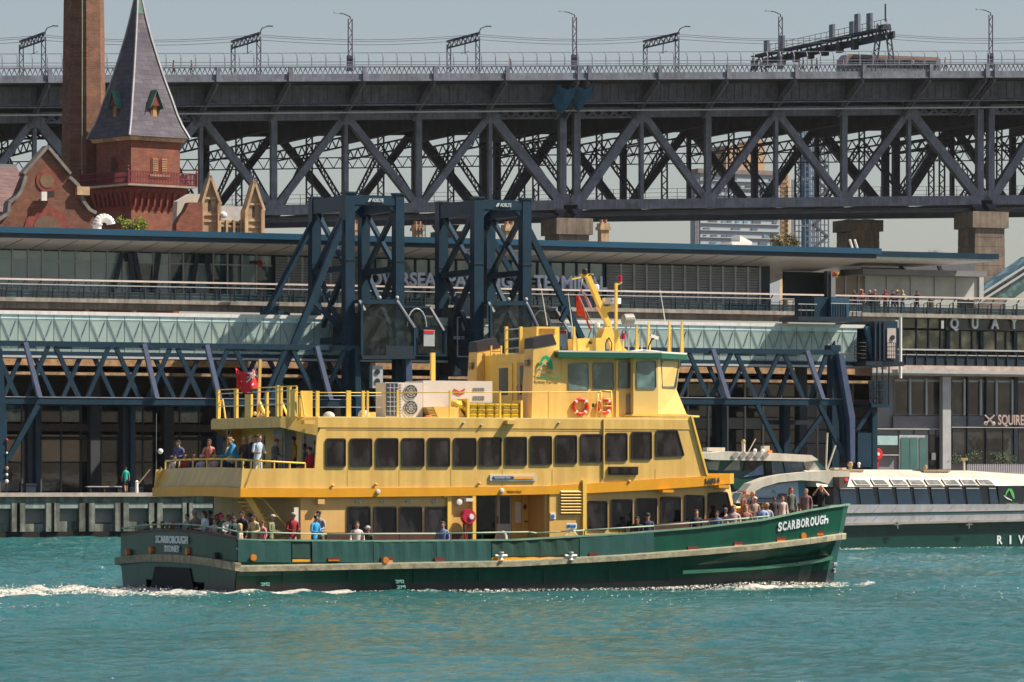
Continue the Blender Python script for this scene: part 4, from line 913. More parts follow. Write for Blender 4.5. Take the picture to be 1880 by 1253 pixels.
# ------------------------------------------------------------------ boarding towers
def tower(label, cols, zt, mirror, logo_u):
    """cols: near-left, near-right columns at tn; far ones at tf."""
    tn, tf = QT+3.2, QT+9.2
    th = thing('boarding_tower', label, 'tower', (qs(cols[0][0], tn), tn, QZ))
    (nl0, nl1), (nr0, nr1), vtop = cols
    sA = (qs(nl0, tn), qs(nl1, tn)); sB = (qs(nr0, tn), qs(nr1, tn)); zT = qz(nl0, vtop, tn)
    for (s0_, s1_) in (sA, sB):
        for t in (tn, tf):
            mb = MB(); mb.box((s0_, t, QZ), (s1_, t+.75, zT)); mb.build('column', M['navy'], th)
            mb = MB(); mb.box((s0_-.06, t-.06, zT), (s1_+.06, t+.8, zT+.12)); mb.build('column_cap', M['navy_dark'], th)
            for kk in range(3):
                mb = MB(); mb.box((s0_-.03, t-.04, zT-4.6*(kk+1)), (s1_+.03, t+.79, zT-4.6*(kk+1)+.1)); mb.build('splice_plate', M['navy_dark'], th)
    for t in (tn, tf):      # top beams along s
        mb = MB(); mb.box((sA[1]+.003, t+.05, zT-.75), (sB[0]-.003, t+.7, zT-.08)); mb.build('top_beam', M['navy'], th)
        for s_, q in ((sA[1], 1), (sB[0], -1)):
            mb = MB(); mb.prism([(s_, zT-.76), (s_+q*.6, zT-.76), (s_, zT-1.3)], t+.1, t+.6); mb.build('knee_plate', M['navy'], th)
    zm = zT-5.0
    for (s0_, s1_) in (sA, sB):     # side frames with X bracing
        sm = (s0_+s1_)/2
        mb = MB(); mb.box((s0_+.06, tn+.76, zT-1.1), (s1_-.06, tf-.003, zT-.1)); mb.build('top_beam', M['navy'], th)
        mb = MB(); mb.box((s0_+.1, tn+.76, zm-.3), (s1_-.1, tf-.003, zm+.1)); mb.build('mid_beam', M['navy'], th)
        mb = MB(); mb.box((s0_+.1, tn+.76, zm-5.2), (s1_-.1, tf-.003, zm-4.8)); mb.build('mid_beam', M['navy'], th)
        for za, zb in ((zT-1.0, zm), (zm, zm-5)):
            mb = MB(); mb.bar((sm, tn+.8, za), (sm, tf, zb), .34, .3, up=(1,0,0)); mb.build('cross_brace', M['navy'], th)
            mb = MB(); mb.bar((sm+.02, tf, za), (sm+.02, tn+.8, zb), .3, .28, up=(1,0,0)); mb.build('cross_brace', M['navy'], th)
    pa = (sA[1]+.9, tn-.01, zT-.52)
    p0 = qp(logo_u, 0, tn); text('maker_lettering', 'ADELTE', (qs(logo_u, tn), tn, zT-.55), (qs(logo_u, tn)+.85, tn, zT-.55), (0,0,1), M['signwhite'], th, depth=.06, h=.24)
    mb = MB(); mb.bar((qs(logo_u, tn)-.3, tn-.02, zT-.55), (qs(logo_u, tn)-.15, tn-.02, zT-.31), .05, .03); mb.bar((qs(logo_u, tn)-.2, tn-.02, zT-.55), (qs(logo_u, tn)-.05, tn-.02, zT-.31), .05, .03); mb.build('maker_emblem', M['signwhite'], th)
    return th, sA, sB, zT, tn, tf
t1_, A1, B1, ZT1, tn, tf = tower('left blue steel boarding tower with raking legs towards the left', ((634.5,651.5),(727,742.5),355), 0, 0, 683)
t2_, A2, B2, ZT2, _, _ = tower('right blue steel boarding tower standing just behind the ferry funnels', ((871,888),(960,976),364), 0, 1, 918)
# raking legs
def rake(th, a, b, w=.38): mb = MB(); mb.bar(a, b, w, .36); mb.build('raking_leg', M['navy'], th)
rake(t1_, (A1[0]+.2, tf+.3, ZT1-1.6), qp(489, 577, tf+.3)); rake(t1_, (A1[0]-.0, tn+.3, ZT1-1.9), qp(497, 735, tn+.3), .42)
rake(t1_, qp(571, 550, tn+1), qp(636, 612, tn+1), .32); rake(t1_, qp(508,570,tf), qp(530,580,tf), .3); tw(483,562,512,580,tf,.6,'foot_bracket',M['navy'],t1_)
rake(t2_, (B2[1]-.1, tn+.3, ZT2-2.1), qp(1068, 622, tn+.3), .42); rake(t2_, (B2[0]-.2, tf+.3, ZT2-1.3), qp(970, 555, tf+.3), .34)
tw(1031,562,1048,572,tn,.6,'foot_bracket',M['navy'],t2_)
rake(t2_, qp(1042,565,tn), qp(1030,590,tn), .3)
def wedge_leg(th, pts, t, m=None): mb = MB(); mb.prism(poly_px(pts, t), t, t+.7); mb.build('base_leg', m or M['navy'], th)
wedge_leg(t1_, [(652,640),(660,640),(672,900),(655,900)], tn-.8); wedge_leg(t1_, [(745,660),(756,660),(764,900),(752,900)], tn-.8, mat('slate_blue_paint', (.04,.07,.13), .5))
tw(652,640,700,660,tn,2,'hoist_beam',M['navy_dark'],t1_)
tw(640,575,662,640,tn+2,3,'machine_box',M['navy_dark'],t1_)
# dark disc plate of the right tower
mb = MB(); c_ = qp(850, 612, tn+3.2); mb.prism([(c_[0]+.9*math.cos(a_*.3927)*1.0, c_[2]+2.6*math.sin(a_*.3927)) for a_ in range(16)], tn+3, tn+3.4); mb.build('machine_plate', M['navy_dark'], t2_)
tw(830,565,870,690,tn+4,3,'machine_box',M['navy_dark'],t2_)
mb = MB(); 
for a_, b_ in (((840,583),(868,583)),((840,583),(840,655)),((840,655),(868,655))): mb.bar(qp(*a_, tn+2.9), qp(*b_, tn+2.9), .08, .06)
mb.build('door_outline', M['lgrey'], t2_)
p0 = qp(832, 623, tn+2.9); text('maker_lettering', 'ADELTE', p0, (p0[0]+.85, p0[1], p0[2]), (0,0,1), M['signwhite'], t2_, depth=.05, h=.2)
# glass cabs
gcab = glass_mat('cab_glass', (.006,.014,.018), col2=(.04,.055,.055), scale=2.6, alpha=.5, spec=.25)
def cab(label, u0, u1, u2, u3, u4, vt0, vb0, t):
    """front pane u0..u1 with sloping edge down to u2; second pane on to u3/u4"""
    th = thing('glass_cab', label, 'cab', qp((u0+u3)/2, vb0, t))
    P = lambda u, v, tt=t: qp(u, v, tt)
    def member(a, b, m=M['navy'], w=.16, nm='frame_bar'): mb = MB(); mb.bar(a, b, w, .16); mb.build(nm, m, th)
    vs_ = vt0+54
    out = [(u0+2, vt0+6), (u1, vt0+6), (u2, vs_), (u2, vb0), (u0+2, vb0)]
    mb = MB(); mb.prism(poly_px(out, t), t+.02, t+.05); mb.build('front_pane', gcab, th)
    for a, b in zip(out, out[1:]+out[:1]): member(P(*a), P(*b))
    member(P(u1, vt0+2), P(u2, vs_-2), mat('pale_edge', (.45,.42,.46), .4), .14); member(P(u0-2, vt0+2), P(u0+8, vt0+20), M['lgrey'], .14)
    out2 = [(u1+6, vt0+13), (u3-25, vt0+15), (u3, vt0+57), (u3, vb0-6), (u2+4, vb0-4), (u2+4, vs_)]
    mb = MB(); mb.prism(poly_px(out2, t+2.4), t+2.42, t+2.45); mb.build('side_pane', gcab, th)
    for a, b in zip(out2, out2[1:]+out2[:1]): member(P(a[0], a[1], t+2.4), P(b[0], b[1], t+2.4))
    member(P(u3-25, vt0+15, t+2.3), P(u3, vt0+57, t+2.3), mat('pale_edge', (.45,.42,.46), .4), .13)
    mb = MB(); mb.prism(poly_px([(u0+2, vb0-2), (u2, vb0-2), (u2, vb0+4), (u0+2, vb0+5)], t), t-.1, t+3); mb.build('floor', M['navy_dark'], th)
    mb = MB(); mb.prism(poly_px([(u0, vt0), (u1, vt0), (u1, vt0+5), (u0, vt0+5)], t), t-.05, t+3); mb.build('roof', M['navy'], th)
    mb = MB(); mb.prism(poly_px([(u0+2, vt0+8), (u2+22, vt0+8), (u2+22, vb0-6), (u0+2, vb0-6)], t+4), t+4.2, t+4.4); mb.build('back_wall', mat('cab_inside', (.015,.02,.022), .7, var=.6, scale=2.6, dirt=(.07,.06,.04)), th)
    mb = MB(); c = P(u2+4, vt0+50, t+2.2); mb.path([(c[0]+.72*math.cos(math.pi*i/10), c[1], c[2]+1.25*math.sin(math.pi*i/10)) for i in range(11)], .05); mb.build('hoop', M['lgrey'], th)
    for du_ in (-20, -52): mb = MB(); mb.ell(P(u1+du_+20, vt0-3), .14, .14, .14, 8, 5); mb.build('lamp_globe', M['lgrey'], th)
    s_ = P(u0+46, vb0-20); mb = MB(); mb.box((s_[0], t-.06, s_[2]-.9), (P(u2, vb0)[0], t+.01, s_[2])); mb.build('lower_panel', M['navy_dark'], th)
    return th
c1 = cab('left glass operator cab with sloping corner hung on the left blue tower', 662, 729, 761, 815, 0, 550, 655, tn-1.2)
c2 = cab('right glass operator cab mostly hidden behind the ferry funnel', 899, 966, 990, 1046, 0, 553, 658, tn-1.2)
for k, (u, th) in enumerate(((776, c1), (1019, c2))):
    mb = MB(); t = tn+.8; pxbox(mb, u+2, 606, u+22, 636, t, t+.1); nb = mb.build('notice_board', M['lgrey'], th)
    mb = MB(); pxbox(mb, u+3, 607, u+21, 613, t-.03, t); mb.build('red_heading', M['red'], nb)
tw(694-10,672,703,713,tn-1,.6,'air_conditioner',M['lgrey'],t1_)
for v in (683, 700): mb = MB(); mb.ring([(.02,-.02),(.19,-.02),(.19,.03)], qp(693, v, tn-1.05), 14, 't'); mb.build('fan', M['black'], t1_)
# ------------------------------------------------------------------ background town beyond the terminal
BK = brick_mat('red_brick', (.21,.062,.038), (.27,.09,.052), (.17,.12,.10), scale=1.0, var=.45)
BKC = brick_mat('brown_chimney_brick', (.155,.07,.045), (.22,.105,.065), (.20,.14,.10), scale=1.0, var=.5)
BKG = brick_mat('gable_brick', (.175,.065,.04), (.23,.095,.055), (.15,.11,.09), scale=1.0, var=.5)
RB = mat('red_corbel_brick', (.22,.05,.035), .85, var=.3, scale=2, bump=.2)
GOLD = mat('sandstone', (.50,.35,.21), .85, var=.25, scale=.8, streak=.3, bump=.2)
def tile_mat(name, c1, c2, rh=.32, bw=.3):
    m = brick_mat(name, c1, c2, tuple(x*.45 for x in c1), bw=bw, bh=rh/2, var=.35); return m
SLATE = tile_mat('purple_slate', (.085,.08,.105), (.13,.12,.15), rh=.42, bw=.5)
ROOFT = tile_mat('mauve_roof_tile', (.13,.08,.085), (.18,.11,.11), rh=.34, bw=.45)
G40 = T40
YD = 396.0
# octagonal chimney stack
cz = G40.at(154, 420, 404.0); c = (cz[0], cz[1], 4.5)
ch = thing('chimney_stack', 'tall tapering brown brick chimney stack behind the slate spire', 'chimney', c, G40)
k = 404/FPX
mb = MB(); rings = []
for z, r in ((4.5, 41*k), (33.5, 39.5*k), (37.5, 38.2*k), (47.5, 35.5*k), (60, 33*k)):
    rings.append([(c[0]+r*1.04*math.cos(math.pi/4*i+.30), c[1]+r*1.04*math.sin(math.pi/4*i+.30), z) for i in range(8)])
mb.loft(rings); mb.build('shaft', BKC, ch)
mb = MB(); mb.tube((c[0]-1.3, c[1]-1.55, 8), (c[0]-1.1, c[1]-1.35, 60), .05); mb.build('lightning_cable', mat('green_copper', (.25,.3,.22), .7), ch)
# square tower with slate spire, corner towards us
p0 = G40.at(240, 410, YD); kx = YD/FPX                   # nearest corner, photo column 240
wl = 75*kx/math.sin(R(40)); wr = 92*kx/math.cos(R(40)); w = (wl+wr)/2*.97
x0, y0 = p0[0], p0[1]
zz = lambda v: HC+(HV-v)*kx
tw_ = thing('spire_tower', 'square red brick tower with a bell-cast slate spire and iron balcony', 'tower', (x0+w/2, y0+w/2, 4.5), G40)
def sq(o, z): return [(x0-o, y0-o, z), (x0+w+o, y0-o, z), (x0+w+o, y0+w+o, z), (x0-o, y0+w+o, z)]
mb = MB(); mb.loft([sq(-.15, 4.5), sq(-.15, zz(342))]); mb.build('lower_shaft', BK, tw_)
mb = MB(); mb.loft([sq(-.14, zz(385)), sq(.2, zz(360)), sq(.35, zz(350)), sq(.35, zz(343))]); mb.build('corbel_table', RB, tw_)
mb = MB(); mb.loft([sq(-.1, zz(340)), sq(-.1, zz(252))]); mb.build('belfry_wall', BK, tw_)
for fc in (0, 1):
    for i in range(8):
        q = .35+i*(w-.7)/7.0; mb = MB()
        if fc == 0: mb.loft([[(x0+q-.13, y0-.28, zz(352)), (x0+q+.13, y0-.28, zz(352)), (x0+q+.13, y0, zz(352)), (x0+q-.13, y0, zz(352))], [(x0+q-.08, y0-.02, zz(378)), (x0+q+.08, y0-.02, zz(378)), (x0+q+.08, y0+.1, zz(378)), (x0+q-.08, y0+.1, zz(378))]])
        else: mb.loft([[(x0-.28, y0+q-.13, zz(352)), (x0, y0+q-.13, zz(352)), (x0, y0+q+.13, zz(352)), (x0-.28, y0+q+.13, zz(352))], [(x0-.02, y0+q-.08, zz(378)), (x0+.1, y0+q-.08, zz(378)), (x0+.1, y0+q+.08, zz(378)), (x0-.02, y0+q+.08, zz(378))]])
        vs = [(p[0], p[1]-.16, p[2]) if fc == 0 else (p[0]-.16, p[1], p[2]) for p in mb.v]; mb.v = vs
        mb.build('corbel', RB, tw_)
mb = MB(); mb.loft([sq(.95, zz(342)), sq(1.0, zz(338.5))]); mb.build('balcony_floor', mat('pale_stone_edge', (.5,.42,.34), .8), tw_)
IR = mat('dark_red_iron', (.14,.012,.02), .6)
for a, b in (((x0-.95,y0-.95),(x0+w+.95,y0-.95)), ((x0-.95,y0+w+.95),(x0-.95,y0-.95)), ((x0+w+.95,y0-.95),(x0+w+.95,y0+w+.95)), ((x0-.95,y0+w+.95),(x0+w+.95,y0+w+.95))):
    mb = MB()
    for h in (.1, .6, 1.1): mb.bar((a[0],a[1],zz(338.5)+h), (b[0],b[1],zz(338.5)+h), .07, .07, up=(0,0,1))
    n = 44
    for i in range(n+1):
        p = mix(a, b, i/n); mb.bar((p[0],p[1],zz(338.5)), (p[0],p[1],zz(338.5)+1.15), .05, .05)
    rl = mb.build('iron_railing', IR, tw_); rl['kind'] = 'stuff'
mb = MB()
for p in ((x0-.95,y0-.95),(x0+w+.95,y0-.95),(x0-.95,y0+w+.95)): mb = MB(); mb.ring([(.10,0),(.10,1.2),(.03,1.35),(.12,1.5),(.02,1.62)], (p[0],p[1],zz(338.5)), 8); mb.build('railing_finial', IR, tw_)
mb = MB(); mb.loft([sq(.16, zz(257)), sq(.32, zz(250))]); mb.build('eaves_cornice', GOLD, tw_)
cx, cy = x0+w/2, y0+w/2
def sq2(h, z): return [(cx-h, cy-h, z), (cx+h, cy-h, z), (cx+h, cy+h, z), (cx-h, cy+h, z)]
prof = [(w/2+.50, 249.5), (3.06, 240), (2.77, 226), (2.45, 205), (2.16, 180), (1.65, 140), (1.2, 100), (.78, 60), (.48, 26), (.07, -28)]
prof = [(max(.07, h), v) for h, v in prof]
mb = MB(); mb.loft([sq2(h, zz(v)) for h, v in prof]); mb.build('spire', SLATE, tw_)
for sx, sy in ((-1,-1),(1,-1),(-1,1)):
    mb = MB(); pts = [(cx+sx*(h+.02), cy+sy*(h+.02), zz(v)+.03) for h, v in prof]
    for a, b in zip(pts, pts[1:]): mb.bar(a, b, .16, .16)
    mb.build('lead_hip', mat('lead_flashing', (.30,.29,.31), .5, var=.15), tw_)
mb = MB(); mb.loft([sq2(.45, zz(18)), sq2(.09, zz(-34))]); mb.build('copper_cap', mat('verdigris', (.05,.13,.09), .6), tw_)
def dormer(face):
    q = w*.5; zb_ = zz(220); H = 2.5; hw = .42; d = 1.5
    D = (lambda a, b, z: (x0+a, y0+b, z)) if face == 0 else (lambda a, b, z: (x0+b, y0+a, z))
    off = .25
    th_ = MB(); th_.loft([[D(q-hw, off, zb_), D(q+hw, off, zb_), D(q+hw, d, zb_), D(q-hw, d, zb_)], [D(q-hw, off, zb_+H*.62), D(q+hw, off, zb_+H*.62), D(q+hw, d, zb_+H*.62), D(q-hw, d, zb_+H*.62)]]); db = th_.build('dormer', mat('red_dormer_wall', (.15,.03,.02), .7), tw_)
    m2 = MB(); m2.loft([[D(q-hw*.55, off-.04, zb_+.1), D(q+hw*.55, off-.04, zb_+.1), D(q+hw*.55, off+.1, zb_+.1), D(q-hw*.55, off+.1, zb_+.1)], [D(q-hw*.55, off-.04, zb_+H*.75), D(q+hw*.55, off-.04, zb_+H*.75), D(q+hw*.55, off+.1, zb_+H*.75), D(q-hw*.55, off+.1, zb_+H*.75)]]); m2.build('shutter', mat('ochre_shutter', (.38,.20,.06), .7, var=.2), db)
    m3 = MB(); e = .30
    for sgn in (-1, 1):
        a = D(q+sgn*(hw+e), -.15, zb_+H*.48); b = D(q, -.15, zb_+H*1.12); c_ = D(q, d, zb_+H*1.12); dd = D(q+sgn*(hw+e), d, zb_+H*.48)
        n_ = len(m3.v); m3.v += [a, b, c_, dd]+[(p[0], p[1], p[2]-.10) for p in (a, b, c_, dd)]; m3.f += [tuple(n_+i for i in f) for f in ((0,1,2,3),(7,6,5,4),(0,4,5,1),(3,2,6,7),(0,3,7,4))]; m3.m += [0]*5
    m3.build('dormer_roof', mat('green_copper_roof', (.07,.20,.14), .6, var=.25), db)
    m4 = MB(); m4.add([D(q-hw-.1, -.0, zb_+H*.55), D(q+hw+.1, -.0, zb_+H*.55), D(q, -.0, zb_+H*1.0)], [(0,1,2)] if face == 0 else [(2,1,0)]); m4.build('dormer_gable', mat('red_dormer_gable', (.13,.02,.015), .7), db)
dormer(0); dormer(1)
def arch(th, face, q, hw, z0, z1, m, nm, dep=.05, inset=0, par=None):
    D = (lambda a, b, z: (x0+a, y0+b, z)) if face == 0 else (lambda a, b, z: (x0+b, y0+a, z))
    pts = [(q-hw, z0), (q+hw, z0)]+[(q+hw*math.cos(math.pi*i/8), z1+hw*math.sin(math.pi*i/8)) for i in range(9)]
    mb = MB(); n = len(pts); b0 = .10-dep
    mb.add([D(p[0], b0, p[1]) for p in pts]+[D(p[0], .12, p[1]) for p in pts], [tuple(range(n))]+[(i, n+i, n+(i+1)%n, (i+1)%n) for i in range(n)])
    return mb.build(nm, m, par or tw_)
OC = mat('ochre_louvre', (.36,.21,.09), .7, var=.2)
for q in (w*.48, w*.66):
    a_ = arch(tw_, 0, q, .42, zz(318), zz(291), RB, 'arch_surround', .05); arch(tw_, 0, q, .30, zz(318), zz(292), M['wood'], 'louvre_window', .09)
    for kk in range(7):
        zc = zz(316)+kk*.20; mb = MB(); mb.box((x0+q-.28, y0-.02, zc), (x0+q+.28, y0+.05, zc+.10)); mb.build('slat', OC, tw_)
arch(tw_, 1, w*.48, .5, zz(338), zz(292), RB, 'arch_surround', .05); arch(tw_, 1, w*.48, .36, zz(338), zz(293), mat('dark_doorway', (.07,.03,.02), .8), 'doorway', .09)
mb = MB(); mb.box((x0+w*.38, y0-.05, zz(322)), (x0+w*.76, y0+.1, zz(318))); mb.build('window_sill', GOLD, tw_)
# Dutch gabled brick building at the left
GT = Fr(25); YG = 378.0; kg = YG/FPX
def gp(u, v, t): return Q.un(u, v, t)
TGB = QT+75
gb_ = thing('gabled_building', 'red brick building with curved Dutch gable and mauve tiled roof at the left edge', 'building', (gp(85, 430, TGB)[0], TGB, 4.5))
outl = [(-14,440),(-14,408),(14,392),(14,372),(28,362),(44,322),(40,322),(84,272),(126,322),(124,326),(142,342),(143,352),(148,368),(160,385),(172,392),(172,440)]
mb = MB(); mb.prism(poly_px([(-14,560)]+outl[1:-1]+[(172,560)], TGB), TGB, TGB+1); mb.build('gable_wall', BKG, gb_)
for a, b in (((40,320),(84,270)),((84,270),(126,320))): mb = MB(); mb.bar(gp(*a,TGB+.3), gp(*b,TGB+.3), .25, 1.2); mb.build('coping', mat('grey_stone_coping', (.20,.18,.16), .85, var=.3), gb_)
for pts in ([(124,326),(141,342),(144,354),(149,370),(161,386),(173,392)], [(44,324),(36,350),(28,362),(14,373),(12,392),(-14,410)]):
    mb = MB(); 
    for a, b in zip(pts, pts[1:]): mb.bar(gp(*a,TGB+.3), gp(*b,TGB+.3), .28, 1.2)
    mb.build('scroll_coping', mat('grey_stone_coping', (.20,.18,.16), .85, var=.3), gb_)
c = gp(86, 332, TGB-.02); mb = MB(); mb.ring([(.95,-.05),(.95,.1)], c, 20, 't'); mb.build('round_arch', RB, gb_); mb = MB(); mb.ring([(.62,-.09),(.62,0)], c, 20, 't'); mb.build('round_vent', mat('brown_vent', (.16,.10,.05), .8), gb_)
c = gp(86, 424, TGB-.02)
mb = MB(); mb.ring([(2.0,-.05),(2.0,.1)], c, 28, 't'); mb.build('arch_surround', RB, gb_); mb = MB(); mb.ring([(1.25,-.1),(1.25,0)], c, 28, 't'); mb.build('arched_window', mat('brown_window', (.13,.08,.05), .7), gb_)
mb = MB(); a = gp(-200, 410, TGB+4); b = gp(44, 410, TGB+4); r0 = gp(40, 305, TGB+8)
mb.add([(a[0], TGB+1.2, gp(0,412,TGB)[2]), (b[0]+1.5, TGB+1.2, gp(0,412,TGB)[2]), (b[0]+1.0, TGB+9, gp(40,306,TGB+9)[2]), (a[0], TGB+9, gp(40,306,TGB+9)[2])], [(0,1,2,3)]); mb.build('tiled_roof', ROOFT, gb_)
mb = MB(); mb.bar((a[0], TGB+9, gp(40,306,TGB+9)[2]), (b[0]+1, TGB+9, gp(40,306,TGB+9)[2]), .3, .3); mb.build('ridge', M['grey'], gb_)
mb = MB(); mb.box((gp(-40,0,TGB+9)[0], TGB+1.1, 4.5), (gp(172,0,TGB)[0], TGB+20, gp(0,420,TGB)[2])); mb.build('body', BKG, gb_)
mb = MB(); a = gp(142, 358, TGB-.5); mb.box(a, (a[0]+1.1, a[1]+.6, a[2]+.7)); mb.build('stone_block', GOLD, gb_)
cl = thing('floodlight', 'small black and white floodlight fixed to the gabled brick wall', 'floodlight', gp(88, 362, TGB-.5)); p = gp(89, 358, TGB-.6)
mb = MB(); mb.box((p[0]-.1,p[1],p[2]-.2),(p[0]+.5,p[1]+.4,p[2]+.3)); mb.build('housing', M['black'], cl); mb = MB(); mb.box((p[0]-.6,p[1],p[2]-.5),(p[0]-.12,p[1]+.3,p[2]+.25)); mb.build('bracket', M['white'], cl)
# sandstone gables right of the tower
SG = QT+82
sb_ = thing('sandstone_building', 'sunlit sandstone building with two steep pointed gables right of the brick tower', 'building', (gp(430, 430, SG)[0], SG, 4.5))
sp2 = lambda u, v, t=SG: gp(u, v, t)
def pr(pts, t0, t1, nm, m): mb = MB(); mb.prism(poly_px(pts, t0), t0, t1); return mb.build(nm, m, sb_)
pr([(366,560),(366,440),(372,372),(384,366),(400,392),(400,404),(478,412),(486,400),(488,560)], SG, SG+4, 'wall', mat('worn_sandstone', (.46,.33,.20), .9, var=.35, scale=.8, streak=.4))
for pk, l, r_ in (((385,326),370,404),((466,337),452,484)):
    pr([(l,372+(pk[1]-326)),(pk[0],pk[1]),(r_,374+(pk[1]-326)),(r_,440),(l,440)], SG-.5, SG+.5, 'gable', mat('weathered_gable_stone', (.40,.28,.17), .9, var=.3, scale=1.2))
    mb = MB(); mb.bar(sp2(l,374+(pk[1]-326),SG-.6), sp2(pk[0],pk[1]-3,SG-.6), .22, .5); mb.bar(sp2(pk[0],pk[1]-3,SG-.6), sp2(r_,376+(pk[1]-326),SG-.6), .22, .5); mb.build('gable_coping', GOLD, sb_)
    pr([(pk[0]-2,pk[1]),(pk[0],pk[1]-10),(pk[0]+2,pk[1])], SG-.7, SG-.3, 'finial', GOLD)
    for q in (l+1, r_-1): pr([(q-3,440),(q-3,376+(pk[1]-326)),(q,370+(pk[1]-326)),(q+3,376+(pk[1]-326)),(q+3,440)], SG-.9, SG+.2, 'pinnacle', GOLD)
    for v0 in (362, 392, 404): dv = pk[1]-326; hw = (v0-pk[1]+dv)*.28+3 if v0 < 370 else 13; pr([(pk[0]-min(hw,14),v0+dv+4),(pk[0]-min(hw,14),v0+dv),(pk[0]+min(hw,14),v0+dv),(pk[0]+min(hw,14),v0+dv+4)], SG-.62, SG-.4, 'string_course', GOLD)
    pr([(pk[0]-1.5,388+(pk[1]-326)),(pk[0]-1.5,368+(pk[1]-326)),(pk[0]+1.5,368+(pk[1]-326)),(pk[0]+1.5,388+(pk[1]-326))], SG-.55, SG-.4, 'slit_window', M['black'])
for v in (404, 412): pr([(404,v+4),(404,v),(454,v+4),(454,v+8)], SG-.4, SG-.1, 'string_course', GOLD)
for u in (415, 428, 441): pr([(u,445),(u,404),(u+4,404),(u+4,445)], SG-.5, SG-.2, 'pilaster', GOLD)
for u in (409, 421, 434, 447): pr([(u,432),(u,414),(u+5,414),(u+5,432)], SG-.35, SG-.15, 'window', gd)
pr([(324,560),(324,412),(330,400),(340,388),(347,372),(372,372),(372,560)], SG-2, SG-1, 'curved_wall', BK)
pr([(322,440),(326,370),(350,356),(372,357),(372,380),(350,384),(340,400)], SG+2, SG+3, 'rendered_gable', mat('pale_render', (.50,.46,.38), .8, var=.1))
pr([(400,392),(402,378),(462,380),(476,396),(476,420),(400,420)], SG+4.1, SG+9, 'zinc_roof', mat('zinc', (.42,.42,.42), .5))
mb = MB(); c = gp(410, 395, SG-.8); mb.ell(c, .35,.3,.3); mb.build('roof_cover', M['white'], sb_)
# chimneys poking above the roofline
for k, (u0, u1, v0, l, nm) in enumerate(((650,661,406,'narrow sandstone chimney between the columns of the left tower','n'),(759,780,408,'buff sandstone chimney with an iron cage between the two blue towers','c'),(925,952,408,'sunlit sandstone chimney framed by the right blue tower','n'),(1100,1122,405,'buff sandstone chimney just right of the middle bridge pier','n'))):
    t = SG+6; c = gp((u0+u1)/2, 440, t); wd = (u1-u0)*t/.906/FPX; z1_ = gp(u0, v0, t)[2]
    th = thing('sandstone_chimney', l, 'chimney', (c[0], t, c[2]-6), Q, 'sandstone chimneys above the terminal roof')
    h = z1_-c[2]
    mb = MB(); mb.box((c[0]-wd*.36, t, c[2]-6), (c[0]+wd*.36, t+wd*.7, c[2]+h*.5)); mb.build('shaft', GOLD, th)
    mb = MB(); mb.box((c[0]-wd*.5, t-.12*wd, c[2]+h*.5), (c[0]+wd*.5, t+wd*.85, c[2]+h*.68)); mb.box((c[0]-wd*.42, t-.05*wd, c[2]+h*.68), (c[0]+wd*.42, t+wd*.75, c[2]+h*.86)); mb.build('cap', GOLD, th)
    for q in (-.2, .2): mb = MB(); mb.ring([(wd*.14,0),(wd*.16,h*.2)], (c[0]+q*wd, t+wd*.35, c[2]+h*.86), 8); mb.build('chimney_pot', mat('pot', (.32,.16,.10), .8), th)
    if nm == 'c':
        mb = MB()
        for q in (-.45,-.15,.15,.45): mb.bar((c[0]+q*wd, t-.3, c[2]), (c[0]+q*wd, t-.3, z1_), .06, .06)
        for q in range(4): mb.bar((c[0]-.45*wd, t-.3, c[2]+h*q/4), (c[0]+.45*wd, t-.3, c[2]+h*q/4), .05, .05)
        mb.build('iron_cage', M['black'], th)
# apartment tower far behind
TA = 900.0; FA = Fr(25)
ap = thing('apartment_tower', 'hazy pale blue apartment tower with tan penthouse seen through the bridge truss', 'apartment block', (Q.un(1365, 450, TA)[0], TA, 4.5))
P_ = lambda u, v, t=TA: Q.un(u, v, t)
def apb(u0, v0, u1, v1, t, d, nm, m, par=None): mb = MB(); a = P_(u0, v1, t); b = P_(u1, v0, t); mb.box((a[0], t, P_((u0+u1)/2, v1, t)[2]), (b[0], t+d, P_((u0+u1)/2, v0, t)[2])); return mb.build(nm, m, par or ap)
PB = mat('pale_blue_render', (.33,.37,.41), .8, var=.08, scale=.08); TN = mat('tan_penthouse', (.38,.28,.19), .8, var=.08, scale=.08)
apb(1286,560,1432,560-242,TA,5,'block',PB); apb(1432,560,1450,316,TA+1,4,'side_block',mat('pale_tan_wall', (.60,.42,.24), .8, var=.2, scale=.2))  # side block in a paler tan than the penthouse
apb(1333,316,1388,268,TA+2,10,'penthouse',TN); apb(1388,316,1404,258,TA+3,9,'lift_shaft',mat('orange_tan', (.45,.30,.17), .8, var=.08, scale=.08))
apb(1282,320,1432,312,TA-.4,6,'roof_slab',mat('brown_roof_slab', (.22,.18,.17), .8))
wm = mat('apartment_window', (.12,.16,.20), .3, var=.3, scale=.1); wl_ = mat('balcony_glass', (.16,.28,.36), .3, var=.1)
for v in range(326, 452, 13):
    x = 1292
    while x < 1424:
        L_ = random.choice((5, 7, 11, 15)); 
        if random.random() < .72 and x+L_ < 1428: apb(x, v+7, x+L_, v+1.5, TA-.25, .3, 'window', wm if random.random() < .75 else wl_)
        x += L_+random.choice((3, 5, 9))
for v in range(320, 452, 13): apb(1286, v+1, 1432, v-.5, TA-.35, .4, 'floor_line', mat('pale_floor_line', (.40,.42,.43), .8, var=.05))
for v in range(322, 450, 9): apb(1434, v+5, 1447, v, TA+.7, .4, 'window', mat('warm_window', (.30,.18,.10), .6, var=.3))
